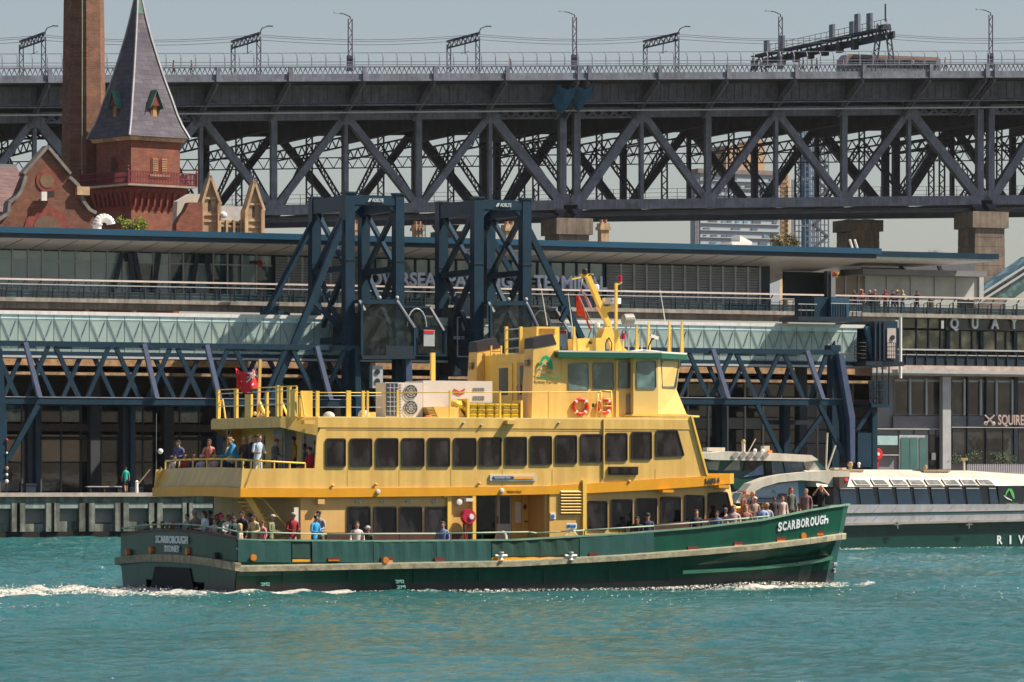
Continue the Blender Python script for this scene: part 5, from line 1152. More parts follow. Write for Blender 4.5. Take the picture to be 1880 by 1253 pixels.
for u in (1277, 1455):
    mb = MB(); 
    for q in (0, 4): mb.bar(P_(u+q, 460), P_(u+q, 330), .35, .35)
    for v in range(335, 455, 8): mb.bar(P_(u, v), P_(u+4, v), .25, .25)
    mb.build('hoist_mast', mat('mast_grey', (.2,.2,.22), .6), ap)
# scaffold tower
TSF = 760.0; sf = thing('scaffold_tower', 'tall blue scaffold tower between the apartment block and the bridge pier', 'scaffold', (P_(1499, 460, TSF)[0], TSF, 4.5))
a = P_(1478, 460, TSF); b = P_(1521, 240, TSF); nw = 6; wd = b[0]-a[0]; nz = 26; hz = (b[2]-a[2]+6)/nz; sm = mat('scaffold_blue_grey', (.10,.13,.17), .6)
for t in (TSF, TSF+4):
    for i in range(nw+1): mb = MB(); x = a[0]+wd*i/nw; mb.bar((x, t, a[2]-4), (x, t, b[2]+2), .2, .2); mb.build('standard', sm, sf)
    for j in range(nz+1): mb = MB(); z = a[2]-4+hz*j; mb.bar((a[0], t, z), (b[0], t, z), .2, .2); mb.build('ledger', sm, sf)
for j in range(0, nz-2, 4):
    z = a[2]-4+hz*j; mb = MB(); mb.bar((a[0]+wd*.35, TSF-.1, z), (b[0]-wd*.05, TSF-.1, z+hz*2), .45, .3); mb.bar((b[0]-wd*.05, TSF-.1, z+hz*2), (a[0]+wd*.35, TSF-.1, z+hz*4), .45, .3); mb.build('stair_flight', M['steel_dark'], sf)
    mb = MB(); mb.box((a[0]+.3, TSF+2, z), (a[0]+wd*.45, TSF+2.1, z+hz*3.7)); mb.build('sheeting', mat('blue_sheeting', (.10,.24,.40), .7, var=.15, scale=.3), sf)
# trees beyond the roof
def tree(label, u, v, w_, h_, t, c1, n=900):
    p = Q.un(u, v, t); k_ = t/.906/FPX; W_, H_ = w_*k_/2, h_*k_
    th = thing('tree', label, 'tree', (p[0], t, p[2]-8), Q, None)
    mb = MB(); mb.tube((p[0], t, p[2]-8), (p[0], t, p[2]-H_*.1), .35, .15)
    for q in range(5): an = q*1.3; mb.tube((p[0], t, p[2]-H_*.3), (p[0]+W_*.6*math.cos(an), t+W_*.4*math.sin(an), p[2]+H_*.5), .12, .04, 5)
    mb.build('trunk', mat('bark', (.12,.09,.06), .9, var=.3), th)
    cl = [(random.uniform(-.8,.8)*W_, random.uniform(-.6,.6)*W_, random.uniform(0,.75)*H_, random.uniform(.2,.4)*H_) for _ in range(16)]
    mb = MB(); sz = H_*.075
    for q in range(n):
        c_ = random.choice(cl); d = Vector((random.gauss(0,1), random.gauss(0,1), random.gauss(0,1))).normalized()*c_[3]*random.uniform(.6,1.05)
        o = Vector((p[0]+c_[0], t+c_[1], p[2]+c_[2]))+d; a_ = Vector((random.gauss(0,1), random.gauss(0,1), random.gauss(0,1))).normalized(); b_ = a_.cross(d).normalized()
        mb.add([o, o+a_*sz*2, o+a_*sz+b_*sz], [(0,1,2)])
    mb.build('crown', mat('foliage', c1, .7, var=.5, scale=.8), th)
tree('bushy sunlit tree above the roof left of the scaffold tower', 1442, 458, 58, 30, QT+90, (.14,.115,.02))
tree('small shrub top peeping over the pavilion roof at the right', 1710, 468, 40, 11, QT+60, (.10,.10,.03), 250)
tree('bright green plant growing at the foot of the brick tower', 243, 421, 56, 24, QT+60, (.24,.30,.03), 1500)
# ================================================================== the green and yellow ferry
F0 = thing('ferry', 'green hulled harbour ferry with cream yellow upper decks crossing in the foreground', 'ferry', (FS+12.5, FT+5, 0))
def f(u, v, l): return Q.un(u, v, FT+l)
def fs(u, l): return f(u, 885, l)[0]
def fz(u, v, l): return f(u, v, l)[2]
def fbox(u0, v0, u1, v1, l0, l1, nm, m, par=None, sm=False):
    mb = MB(); a = f(u0, v1, l0); b = f(u1, v0, l0); um = (u0+u1)/2
    mb.box((a[0], FT+l0, fz(um, v1, l0)), (b[0], FT+l1, fz(um, v0, l0))); return mb.build(nm, m, par or F0)
def fprism(pts, l0, l1, nm, m, par=None): mb = MB(); mb.prism([(lambda p: (p[0], p[2]))(f(u, v, l0)) for u, v in pts], FT+l0, FT+l1); return mb.build(nm, m, par or F0)
def ftube(pts, r, nm, m, par=None, n=6): mb = MB(); mb.path(pts, r, n); return mb.build(nm, m, par or F0, smooth=True)
TC = 5.55
# stations: s, half-breadths at waterline / chine / strake / bulwark top, z of boot top / strake / bulwark top
ST = [(0,    4.75,4.85,5.00,4.96, .34, .93,1.80),
      (.9,   4.8, 4.9, 5.00,5.00, .34, .93,1.78),
      (5,    4.85,4.93,5.00,5.00, .34, .93,1.72),
      (10,   4.85,4.93,5.00,5.00, .34, .95,1.72),
      (14,   4.80,4.90,5.00,5.00, .36,1.02,1.80),
      (17,   4.70,4.82,4.96,4.98, .40,1.12,1.93),
      (19.5, 4.35,4.55,4.85,4.92, .45,1.25,2.10),
      (21.5, 3.80,4.15,4.60,4.72, .52,1.40,2.27),
      (22.2,3.45,3.85,4.40,4.55, .56,1.47,2.36),
      (23.0,3.45,3.65,4.00,4.15, .60,1.54,2.56),
      (23.9,2.40,2.50,2.60,2.75, .68,1.66,2.76),
      (24.6,1.20,1.30,1.45,1.60, .74,1.76,2.86),
      (24.95,.10,.12,.40,.60, .76,1.79,2.89)]
ST = [(st[0],)+tuple(h+.55 for h in st[1:5])+st[5:] for st in ST]
def _z(s, hb, pts):      # height read from the sheer line at the station's own place
    p = Q.w((FS+s, FT+TC-hb, 0)); u = CU+FPX*p[0]/p[1]; v = pts[-1][1]
    for a, b in zip(pts, pts[1:]):
        if u <= b[0]: v = a[1]+(b[1]-a[1])*(u-a[0])/(b[0]-a[0]); break
    return HC+(HV-v)*p[1]/FPX
CAPV = [(400,992),(450,993),(600,995.5),(900,995),(1064,988),(1200,977.5),(1300,969.5),(1395,958),(1416,951),(1480,940),(1527,931.5),(1600,920)]
RAILV = [(400,1044),(450,1044),(600,1041),(900,1036),(1000,1033),(1090,1027),(1200,1020.5),(1300,1012.5),(1420,1002),(1480,994),(1527,987),(1600,977)]
ST = [st[:6]+(_z(st[0], st[3], RAILV), _z(st[0], st[4], CAPV)) for st in ST]
def ring_at(st, side):
    s, hw, hc, hr, ht, zb, zr_, ztp = st; k = -1 if side == 0 else 1
    sh = lambda z: (-.2+.4*z/2.9)*max(0, min(1, (s-21.5)/1.5))       # raked stem
    L_ = [(hw-.15, -1.0), (hw, 0), (hw+(hc-hw)*.5, zb), (hc, (zb+zr_)/2), (hr, zr_), (ht, ztp)]
    return [(FS+s+sh(z), FT+TC+k*h, z) for h, z in L_]
def hbeam(s, idx):
    s -= FS
    for a, b in zip(ST, ST[1:]):
        if s <= b[0]: k = max(0, (s-a[0])/(b[0]-a[0])); return a[idx]+(b[idx]-a[idx])*k
    return ST[-1][idx]
def l_at(u, idx):      # lateral position of the hull skin at a photo column
    l = 0.0
    for _ in range(150): l = l*.5+.5*(TC-hbeam(Q.un(u, 885, FT+l)[0], idx))
    return l
camber = lambda q: .20*(1-q*q)
mb = MB()
for side in (0, 1):
    R_ = [ring_at(st, side) for st in ST]; n = 6; base = len(mb.v); mb.v += [p for r_ in R_ for p in r_]
    for k in range(len(R_)-1):
        for i in range(n-1):
            a, b, c_, d = base+k*n+i, base+(k+1)*n+i, base+(k+1)*n+i+1, base+k*n+i+1
            mb.f.append((a, b, c_, d) if side == 0 else (d, c_, b, a)); mb.m.append(1 if i < 2 else (2 if i == 4 else 0))
b_ = len(mb.v); A = ring_at(ST[-1], 0); Bq = ring_at(ST[-1], 1); mb.v += A+Bq
for i in range(5): mb.f.append((b_+i, b_+6+i, b_+7+i, b_+1+i)); mb.m.append(1 if i < 2 else (2 if i == 4 else 0))
# transom with tunnel between the hulls
qs_ = [-1,-.93,-.72,-.52,-.30,0,.30,.52,.72,.93,1]
lv = [(-1.0, 5.15), (0, 5.30), (.34, 5.37), (.93, 5.55), (1.80, 5.51)]
tun = lambda q: abs(q) < .45
rows = []
for zi, (z, hw) in enumerate(lv):
    rows.append([(FS+.10*abs(q)**2-.14+.14*0, FT+TC+q*hw, z+(camber(q) if zi >= 3 else 0)) for q in qs_])
b_ = len(mb.v); W_ = len(qs_); mb.v += [p for r_ in rows for p in r_]
for j in range(len(rows)-1):
    for i in range(W_-1):
        if j < 2 and 2 < i < 7: continue
        mb.f.append((b_+j*W_+i, b_+(j+1)*W_+i, b_+(j+1)*W_+i+1, b_+j*W_+i+1)); mb.m.append(1 if j < 2 else 0)
mb.mi = 1
hull = mb.build('hull', [M['green'], M['boot'], M['bulwark']], F0)
# tunnel: dark recess between hulls
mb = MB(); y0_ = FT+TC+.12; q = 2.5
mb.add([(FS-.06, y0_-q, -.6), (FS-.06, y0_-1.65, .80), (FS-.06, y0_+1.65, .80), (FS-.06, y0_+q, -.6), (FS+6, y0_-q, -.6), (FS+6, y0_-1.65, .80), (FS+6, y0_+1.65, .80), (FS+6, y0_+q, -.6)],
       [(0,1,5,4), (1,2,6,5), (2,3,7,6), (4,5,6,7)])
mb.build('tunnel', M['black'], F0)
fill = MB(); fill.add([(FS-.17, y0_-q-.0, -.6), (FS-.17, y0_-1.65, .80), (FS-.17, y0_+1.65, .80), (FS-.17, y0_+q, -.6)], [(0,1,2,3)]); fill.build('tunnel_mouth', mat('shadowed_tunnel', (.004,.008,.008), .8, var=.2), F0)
# strake, cap rail, boot line knuckle
def along(side, idx, off, dz, s_lo=-1, s_hi=99, i0=0):
    out = []
    for st in ST:
        if s_lo <= st[0] <= s_hi:
            p = ring_at(st, side)[idx]; k = -1 if side == 0 else 1; out.append((p[0], p[1]+k*off, p[2]+dz))
    return out
for side in (0, 1):
    pts = along(side, 4, .06, -.02); mb = MB()
    for a, b in zip(pts, pts[1:]): mb.bar(a, b, .17, .20)
    mb.build('rubbing_strake', M['rail'], F0)
    pts = along(side, 4, .05, .085); mb = MB()
    for a, b in zip(pts, pts[1:]): mb.bar(a, b, .04, .22)
    mb.build('strake_cap', mat('pale_strake_cap', (.48,.45,.30), .7, var=.2, scale=3), F0)
mb = MB(); P2 = [(FS-.18+.1*q*q, FT+TC+q*5.77, .91+camber(q)) for q in [i/8-1 for i in range(17)]]
for a, b in zip(P2, P2[1:]): mb.bar(a, b, .20, .26)
mb.build('rubbing_strake', M['rail'], F0)
mb = MB(); pts = []
for u, v in ((1250,1051),(1330,1047),(1400,1042),(1460,1036),(1505,1029),(1524,1024)): pts.append(f(u, v, l_at(u, 2)-.02))
for a, b in zip(pts, pts[1:]): mb.bar(a, b, .12, .28)
mb.build('spray_knuckle', mat('lit_green', (.03,.13,.08), .3), F0)
# bulwark canvas and plates, slightly proud of the shell
def blw(u0, u1, vt0, vt1, vb0, vb1, nm, m, off=-.02, seg=6, wob=0):
    mb = MB(); top = []; bot = []
    for i in range(seg+1):
        x = i/seg; u = u0+(u1-u0)*x; p = f(u, vt0+(vt1-vt0)*x, off); q = f(u, vb0+(vb1-vb0)*x, off)
        w_ = wob*math.sin(i*1.9)*.5; top.append((p[0], FT+off+w_-.01, p[2])); bot.append((q[0], FT+off-.03+w_*.5, q[2]))
    vs = top+bot+[(p[0], p[1]+.07, p[2]) for p in top]+[(p[0], p[1]+.07, p[2]) for p in bot]; n = seg+1
    fs_ = []
    for i in range(seg): fs_ += [(i, n+i, n+i+1, i+1), (2*n+i, i, i+1, 2*n+i+1), (n+i, 3*n+i, 3*n+i+1, n+i+1)]
    fs_ += [(0, 2*n, 3*n, n), (seg, n+seg, 3*n+seg, 2*n+seg)]
    mb.add(vs, fs_); return mb.build(nm, m, F0, smooth=False)
GC = M['green_cloth']; GCd = mat('dark_green_canvas', (.005,.045,.030), .6, var=.15, scale=1.5, bump=.3)
blw(437, 534, 991, 995, 1032, 1033, 'canvas_screen', GC, -.05, 8, .02); blw(536, 571, 997, 997, 1025, 1026, 'canvas_screen', GCd, -.02, 4, .01)
blw(573, 685, 994, 994, 1033, 1033, 'canvas_screen', GC, -.06, 12, .03); blw(686, 800, 994, 994, 1033, 1032, 'canvas_screen', GC, -.05, 12, .03); blw(801, 901, 994, 994, 1032, 1031, 'canvas_screen', GC, -.06, 12, .03)
blw(903, 1062, 994, 988, 1022, 1020, 'net_screen', GCd, -.02, 16, .05); blw(1064, 1200, 986, 977, 1026, 1019, 'canvas_screen', GC, -.05, 10, .02)
fbox(537,1027,571,1032,-.04,.1,'deck_edge',M['ochre']); fbox(903,1023,1062,1030,-.03,.2,'deck_edge',M['ochre'])
# freeing ports
OR_ = mat('orange_port', (.55,.17,.01), .5); PK = mat('salmon_port', (.60,.26,.16), .5); RD = mat('dark_red_port', (.14,.012,.01), .6)
for u0, u1, v0, v1, l, c_ in ((602,624,1026,1033,-.10,OR_),(700,722,1025,1036,-.10,PK),(798,816,1026,1034,-.10,mat('brown_port',(.12,.05,.03),.6)),(1082,1098,1017,1025,-.09,RD),(1172,1192,1012,1022,-.05,PK),(1263,1282,1006,1016,.0,PK),(1348,1364,997,1007,l_at(1356,3)-.04,PK),(1426,1443,988,998,l_at(1434,3)-.04,OR_),(1499,1513,976,986,l_at(1506,3)-.06,OR_)):
    v0 -= 2; v1 -= 2; fr_ = fbox(u0, v0, u1, v1, l-.02, l+.3, 'freeing_port', RD); fbox(u0+1, (v0+v1)/2+.5, u1-1, v1-.5, l-.05, l-.02, 'flap', c_, fr_)
for u, v, l in ((708,1029,-.14),(465,1024,-.10),(1475,984,l_at(1475,3)-.04)):
    mb = MB(); mb.ring([(.05,-.05),(.11,-.05),(.11,.08)], f(u, v, l), 12, 't'); mb.build('fairlead', OR_, F0)
for q, zq_ in ((.83,1.22),(.40,1.36),(-.25,1.36),(-.72,1.22)):
    mb = MB(); mb.ring([(.04,-.06),(.13,-.06),(.15,.05)], (FS-.16, FT+TC+q*5.45, zq_), 12, 's'); mb.build('fairlead', [OR_, M['black']][q < -.3], F0)
# hull lettering
sgn = M['signwhite']
def ctext(s, x, z, w_, h_, nm):   # on the transom, reading from port to starboard
    text(nm, s, (FS-.175, FT+TC+x+w_/2, z), (FS-.175, FT+TC+x-w_/2, z), (0,0,1), sgn, F0, depth=.03, bold=.02, h=h_)
ctext('SCARBOROUGH', .10, 1.62, 3.05, .25, 'name_lettering'); ctext('SYDNEY', .06, 1.33, 1.45, .21, 'port_lettering')
for k_, chx in enumerate('SCARBOROUGH'):
    x0_, x1_ = 1427+93*k_/11+.3, 1427+93*(k_+1)/11-1.0; vv = 975.5-14*(k_/10.0)
    la, lb_ = l_at(x0_, 3), l_at(x1_, 3); ta_ = l_at((x0_+x1_)/2, 4); 
    pa = Vector(f(x0_, vv, la*.6+l_at(x0_,4)*.4-.03)); pb = Vector(f(x1_, vv-1.1, lb_*.6+l_at(x1_,4)*.4-.03))
    text('name_letter', chx, pa, pb, (0, -.18*(la-ta_)/.2*0-.14, 1), sgn, F0, depth=.03, bold=.03, h=.30)
for s_, u, v, l in (('2M2',478,1076,-.0),('2M2',725,1071,-.02),('2M',727,1081,-.0)):
    p = f(u, v, l); text('draught_mark', s_, (p[0], FT+l+.02, p[2]), (p[0]+.30, FT+l+.02, p[2]), (0,0,1), mat('pale_teal_mark', (.25,.55,.50), .5), F0, depth=.12, h=.11)
p = f(1523, 1039, 2.3); text('draught_mark', '1M', (p[0], p[1], p[2]), (p[0]+.2, p[1], p[2]), (0,0,1), sgn, F0, depth=.2, h=.12); p = f(1526, 1051, 2.3); text('draught_mark', '2', p, (p[0]+.09, p[1], p[2]), (0,0,1), sgn, F0, depth=.2, h=.14)
# bulwark cap and handrail
for side in (0, 1):
    pts = along(side, 5, 0, .03); mb = MB()
    for a, b in zip(pts, pts[1:]): mb.bar(a, b, .06, .14)
    mb.build('bulwark_cap', M['green'] if side else mat('pale_green_cap', (.16,.30,.20), .5, var=.2), F0)
mb = MB(); P2 = [(FS-.10+.1*q*q, FT+TC+q*5.52, 1.84+camber(q)) for q in [i/8-1 for i in range(17)]]
for a, b in zip(P2, P2[1:]): mb.bar(a, b, .08, .10)
mb.build('bulwark_cap', mat('dark_red_cap', (.06,.02,.02), .6), F0)
hr_m = mat('pale_green_rail', (.30,.42,.30), .5, var=.15)
hp = [f(435,977,.1), f(600,981,.1), f(800,980,.1), f(970,977,.1), f(985,979,.1), f(1073,974,.1), f(1200,966,.1), f(1300,958,.25), f(1375,951.5,.25), f(1412,948,.42)]
ftube(hp, .028, 'handrail', hr_m)
for a, b in zip(hp, hp[1:]):
    n = max(1, int((b[0]-a[0])/1.3))
    for i in range(n): p = mix(a, b, i/n); mb = MB(); mb.tube((p[0], p[1], p[2]-.35), p, .02, n=5); mb.build('rail_post', M['green'], F0)
P3 = [(FS-.02, FT+TC+q*5.45, 2.07+camber(q)) for q in [i/8-1 for i in range(17)]]; ftube(P3, .028, 'handrail', hr_m)
for p in P3[::2]: mb = MB(); mb.tube((p[0], p[1], p[2]-.24), p, .02, n=5); mb.build('rail_post', M['green'], F0)
pp = [(FS+.0, FT+11, 2.07), (FS+8, FT+11.05, 2.05), (FS+16, FT+11, 2.2), (FS+21, FT+10.6, 2.55), (FS+23, FT+9.6, 2.85)]
ftube(pp, .028, 'handrail', hr_m)
for a, b in zip(pp, pp[1:]):
    for i in range(6): p = mix(a, b, i/6); mb = MB(); mb.tube((p[0], p[1], p[2]-.45), p, .02, n=5); mb.build('rail_post', M['green'], F0)
# main deck
DZ = .98
dp = [(FS+st[0], FT+TC-st[4]+.08) for st in ST[:-1]]+[(FS+st[0], FT+TC+st[4]-.08) for st in ST[-2::-1]]
dz_ = [DZ+max(0, (st[0]-12))*.078 for st in ST[:-1]]; dz_ = dz_+dz_[::-1]
mb = MB(); mb.slab(dp, [z-.06 for z in dz_], dz_); mb.build('main_deck', mat('red_brown_deck', (.10,.045,.03), .8, var=.15), F0)
def deck_z(s): return DZ+max(0, s-FS-12)*.078
# ---------------------------------------------------- main deck house (plane l = 1.55)
LI, LO = 1.45, 9.65
def window(u0, v0, u1, v1, l, par=None, pts=None, gm='glass', r=.09, fm='black'):
    """rounded window: rubber frame ring standing proud of the wall and a recessed pane"""
    if pts is None: pts = [(u0, v1), (u1, v1), (u1, v0), (u0, v0)]
    P = [(lambda p: Vector((p[0], p[2])))(f(u, v, l)) for u, v in pts]
    out = []
    for i, p in enumerate(P):
        a = (P[i-1]-p).normalized(); b = (P[(i+1)%4]-p).normalized()
        for k in range(4): q = k/3; out.append(p+a*r*(1-q)**2+b*r*q**2 if 0 < k < 3 else p+(a if k == 0 else b)*r)
    c = sum(P, Vector((0,0)))/4; inn = [c+(p-c)*(1-.045/max(.1, (p-c).length)*1.0) for p in out]; n = len(out); t = FT+l
    vs = [(p.x, t-.045, p.y) for p in out]+[(p.x, t-.045, p.y) for p in inn]+[(p.x, t+.02, p.y) for p in out]+[(p.x, t-.005, p.y) for p in inn]
    fs_ = []
    for i in range(n): j = (i+1)%n; fs_ += [(i, j, n+j, n+i), (2*n+i, 2*n+j, j, i), (n+i, n+j, 3*n+j, 3*n+i)]
    mb = MB(); mb.add(vs, fs_); fr_ = mb.build('window', M[fm], par or F0)
    mb = MB(); mb.add([(p.x, t-.012, p.y) for p in inn], [tuple(range(n))]); mb.build('pane', M[gm], fr_)
    return fr_
MW = mat('bounce_warm_cream_wall', (.68,.42,.145), .5, var=.05, streak=.08)  # warmer cream: orange bounce light under the deck put into the colour
zb1 = DZ; zt1 = 3.22
# front part (flush) and rear part, recess between u=875..1000
def wall(u0, u1, l0, l1, z0, z1, nm='cabin_wall', m=None):
    mb = MB(); mb.box((fs(u0, l0), FT+l0, z0), (fs(u1, l0), FT+l1, z1)); return mb.build(nm, m or MW, F0)
wall(552, 873, LI+.12, LO-.1, zb1, zt1); fprism([(1000,1003),(1000,906),(1080,905),(1145,901),(1200,898),(1280,892),(1301,890.5),(1301,985)], LI+.12, LO-.1, 'cabin_wall', MW)
wall(868, 1000, LI+1.6, LO-.1, zb1, zt1-.01, 'recess_wall')
# tapering front of the main deck cabin
a = f(1300, 900, LI+.12); b = f(1350, 895, LI+.12); b2 = f(1373, 935, LI+.12)
zf0 = deck_z(b[0]); tI = FT+LI+.12; tO = FT+LO-.1
mb = MB(); s3 = fs(1300, LI+.12); sT, sBm = fs(1330, LI+.12), fs(1352, LI+.12); e = .9
top = [(s3, tI), (sT, tI), (sT+e*.8, tI+1.0), (sT+e*.8, tO-1.0), (sT, tO), (s3, tO)]; bot = [(s3, tI), (sBm, tI), (sBm+e*.8, tI+1.0), (sBm+e*.8, tO-1.0), (sBm, tO), (s3, tO)]
zt_f = fz(1330, 890, LI); n = 6
mb.add([(p[0], p[1], zf0-.3) for p in bot]+[(p[0], p[1], zt_f+.12) for p in top], [tuple(range(n-1,-1,-1)), tuple(range(n, 2*n))]+[(i, (i+1)%n, n+(i+1)%n, n+i) for i in range(n)])
mb.build('cabin_front', MW, F0)
# timber dado behind the rail
mb = MB(); mb.box((fs(600, LI), FT+LI+.06, zb1), (fs(868, LI), FT+LI+.11, 2.0)); mb.build('timber_bench_back', mat('dark_timber', (.09,.03,.022), .6, var=.2, scale=3), F0)
mb = MB(); mb.slab([(fs(1150, LI), FT+LI+.05), (fs(1345, LI), FT+LI+.05), (fs(1345, LI), FT+LI+.11), (fs(1150, LI), FT+LI+.11)], 1.1, [2.12, 2.5, 2.5, 2.12]); mb.build('timber_bench_back', mat('dark_timber', (.09,.03,.022), .6, var=.2, scale=3), F0)
lw = LI+.12
for u0, u1 in ((637,680),(685,728),(732,775),(780,823)): window(u0, 930, u1, 986, lw)
for u0, u1, v0, v1 in ((1078,1115,920,974),(1121,1161,917,972),(1167,1206,915,970),(1212,1250,912,966),(1256,1293,909,962)): window(u0, v0, u1, v1, lw)
window(0,0,0,0, lw, pts=[(1299,957),(1347,953),(1335,903),(1299,905)])
for u in (657,702,750,797): mb = MB(); p = f(u, 921, lw-.02); mb.ring([(.02,-.05),(.045,-.05),(.05,.02)], (p[0]-.04,p[1],p[2]), 8, 't'); mb.ring([(.02,-.05),(.045,-.05),(.05,.02)], (p[0]+.06,p[1],p[2]), 8, 't'); mb.build('vent_cap', M['lgrey'], F0)
# door and hose area
lr = LI+1.58
fbox(876,909,909,1004,lr-.03,lr,'doorway',M['glass']); fbox(918,912,936,962,lr-.06,lr-.02,'door_pane',M['glass']); fbox(912,908,939,1004,lr-.05,lr-.03,'door',M['lgrey'])
mb = MB(); p = f(914, 948, lr-.1); mb.bar(p, (p[0], p[1], p[2]-.25), .03, .03); mb.build('door_handle', M['black'], F0)
fbox(868,905,874,1000,LI-.05,LI+.3,'door_post',M['yellow']); fbox(822,907,829,990,LI+.02,LI+.12,'vent_pipe',M['yellow']); fbox(815,907,829,914,LI+.0,LI+.12,'vent_pipe',M['yellow'])
lk = LI+.9
fprism([(940,906),(1008,904),(1008,1000),(940,1000)], lk+.6, lk+.7, 'locker_wall', mat('locker_yellow', (.66,.40,.09), .5, var=.05))
for u in (965,980,997):
    lo = fbox(u-7,907,u+6.5,990,lk+.56,lk+.59,'locker_door',mat('locker_door', (.70,.43,.10), .45, var=.05))
    p = f(u-1, 931, lk+.54); mb = MB(); mb.add([(p[0]-.07,p[1],p[2]),(p[0],p[1],p[2]-.12),(p[0]+.07,p[1],p[2]),(p[0],p[1],p[2]+.12)], [(0,1,2,3)]); mb.build('diamond_mark', RD, lo)
    fbox(u-1,957,u+4,959,lk+.50,lk+.56,'latch',M['black'],lo)
fbox(946,922,957,960,lk+.55,lk+.58,'notice',M['white'])
fbox(1009,903,1070,1000,LI-.02,LI+.12,'flush_panel',M['sand'])
gr = fbox(1027,900,1070,948,LI-.05,LI-.02,'louvre_grille',M['sand'])
for i in range(8): 
    v = 903.5+i*5.5; mb = MB(); a = f(1029, v+3.3, LI-.06); b = f(1067, v, LI-.06); mb.box((a[0], a[1], a[2]), (b[0], a[1]+.005, b[2])); mb.build('louvre_gap', mat('gap', (.06,.035,.015), .8), gr)
    mb = MB(); mb.add([(a[0],a[1]-.06,b[2]-.01),(b[0],a[1]-.06,b[2]-.01),(b[0],a[1],b[2]+.05),(a[0],a[1],b[2]+.05)], [(0,1,2,3)]); mb.build('louvre', M['sand'], gr)
fbox(1070.5,882,1077,1000,LI-.14,LI+.1,'fender_post',M['yellow'])
bs = fbox(1011,942,1020,953,LI-.05,LI-.02,'blue_sign',M['signwhite']); fbox(1013,945,1018,951,LI-.07,LI-.05,'symbol',mat('sign_blue', (.02,.15,.45), .4), bs)
ks = fbox(1040,961,1059,971,-.02,.02,'keep_clear_sign',M['signwhite']); p = f(1041.5,969,-.03); text('sign_text', 'KEEP CLEAR', p, (p[0]+.32, p[1], p[2]), (0,0,1), mat('sign_blue', (.02,.15,.45), .4), ks, depth=.02, h=.11)
ftube([f(1036,976,.05), f(1050,972,.05), f(1062,986,.05), f(1066,992,.05)], .02, 'gate_brace', M['white']); ftube([f(1030,992,.05), f(1050,972,.05)], .02, 'gate_brace', M['white'])
hz_ = thing('fire_hose_reel', 'round red hose reel with pale hub on the ferry wall beside the doorway', 'hose reel', f(857, 985, LI))
p = f(857, 949, LI-.05); mb = MB(); mb.ring([(.05,-.22),(.24,-.22),(.26,-.12),(.26,-.02),(.05,-.02)], p, 20, 't'); mb.build('drum', mat('crimson', (.50,.012,.05), .4), hz_)
p = (p[0]+.07, p[1]-.24, p[2]); mb = MB(); mb.ring([(.01,-.03),(.09,-.03),(.10,.03)], p, 16, 't'); mb.build('hub', M['white'], hz_)
mb = MB(); mb.path([f(851,962,LI-.1), f(852,975,LI-.1), f(855,992,LI-.1)], .03); mb.path([f(861,962,LI-.1), f(858,975,LI-.1), f(856,992,LI-.1)], .025); mb.build('hose', mat('dark_hose_red', (.30,.02,.02), .6), hz_)
p = f(842, 922, LI+.05); mb = MB(); mb.ring([(.02,-.1),(.10,-.09),(.12,.02)], p, 14, 't'); mb.build('wall_lamp', M['white'], F0); fbox(856,915,868,921,LI-.1,LI+.1,'wall_lamp',M['white'])
fbox(613-29,917,618-22,926,LI-.1,LI+.1,'junction_box',MW)
fbox(540,932,548,960,LI+.05,LI+.1,'notice',M['white'])
# stern end of the main cabin: stairs, bulkhead set further forward
bk = wall(396+12, 555, 4.4, LO-.1, zb1, zt1-.02, 'aft_bulkhead') if 0 else None
mb = MB(); mb.box((FS+3.3, FT+LI+1.1, zb1), (FS+3.4, FT+LO-.1, zt1-.02)); mb.build('aft_bulkhead', MW, F0)
mb = MB(); mb.box((FS+3.4, FT+LI+1.9, zb1), (fs(556, LI), FT+LI+2.0, zt1-.02)); mb.build('stair_wall', MW, F0)
for y in (.9, 5.8): mb = MB(); mb.box((FS+3.22, FT+LI+y+1.5, 2.45), (FS+3.3, FT+LI+y+2.0, 3.0)); mb.build('port_window', M['glass'], F0)
mb = MB(); mb.box((FS+3.2, FT+LI+4.6, 1.5), (FS+3.28, FT+LI+5.5, 2.9)); mb.build('cupboard', M['yellow'], F0); 
for y in (.0,): 
    mb = MB(); mb.box((FS+3.17, FT+LI+4.9, 2.35), (FS+3.2, FT+LI+4.96, 2.6)); mb.box((FS+3.17, FT+LI+5.12, 2.35), (FS+3.2, FT+LI+5.18, 2.6)); mb.box((FS+3.17, FT+LI+4.96, 2.45), (FS+3.2, FT+LI+5.12, 2.5)); mb.build('letter_mark', M['red'], F0)
st_ = MB(); sa, sb = f(452,912,LI+.7), f(520,985,LI+.7)
for tt in (LI+.55, LI+1.45): mb = MB(); mb.bar((sa[0], FT+tt, sa[2]), (sb[0], FT+tt, 1.0), .20, .05); mb.build('stair_stringer', M['yellow'], F0)
for i in range(10): p = mix(sa, sb, (i+.5)/10); mb = MB(); mb.box((p[0]-.10, FT+LI+.58, p[2]-.14), (p[0]+.14, FT+LI+1.42, p[2]-.10)); mb.build('stair_tread', MW, F0)
for tt in (LI+.5, LI+1.5): ftube([(sa[0]+.25, FT+tt, sa[2]+.0), (sa[0]+.55, FT+tt, sa[2]-.1), (sb[0]+.25, FT+tt, 1.95), (sb[0]+.25, FT+tt, 1.0)], .025, 'stair_rail', M['yellow'])
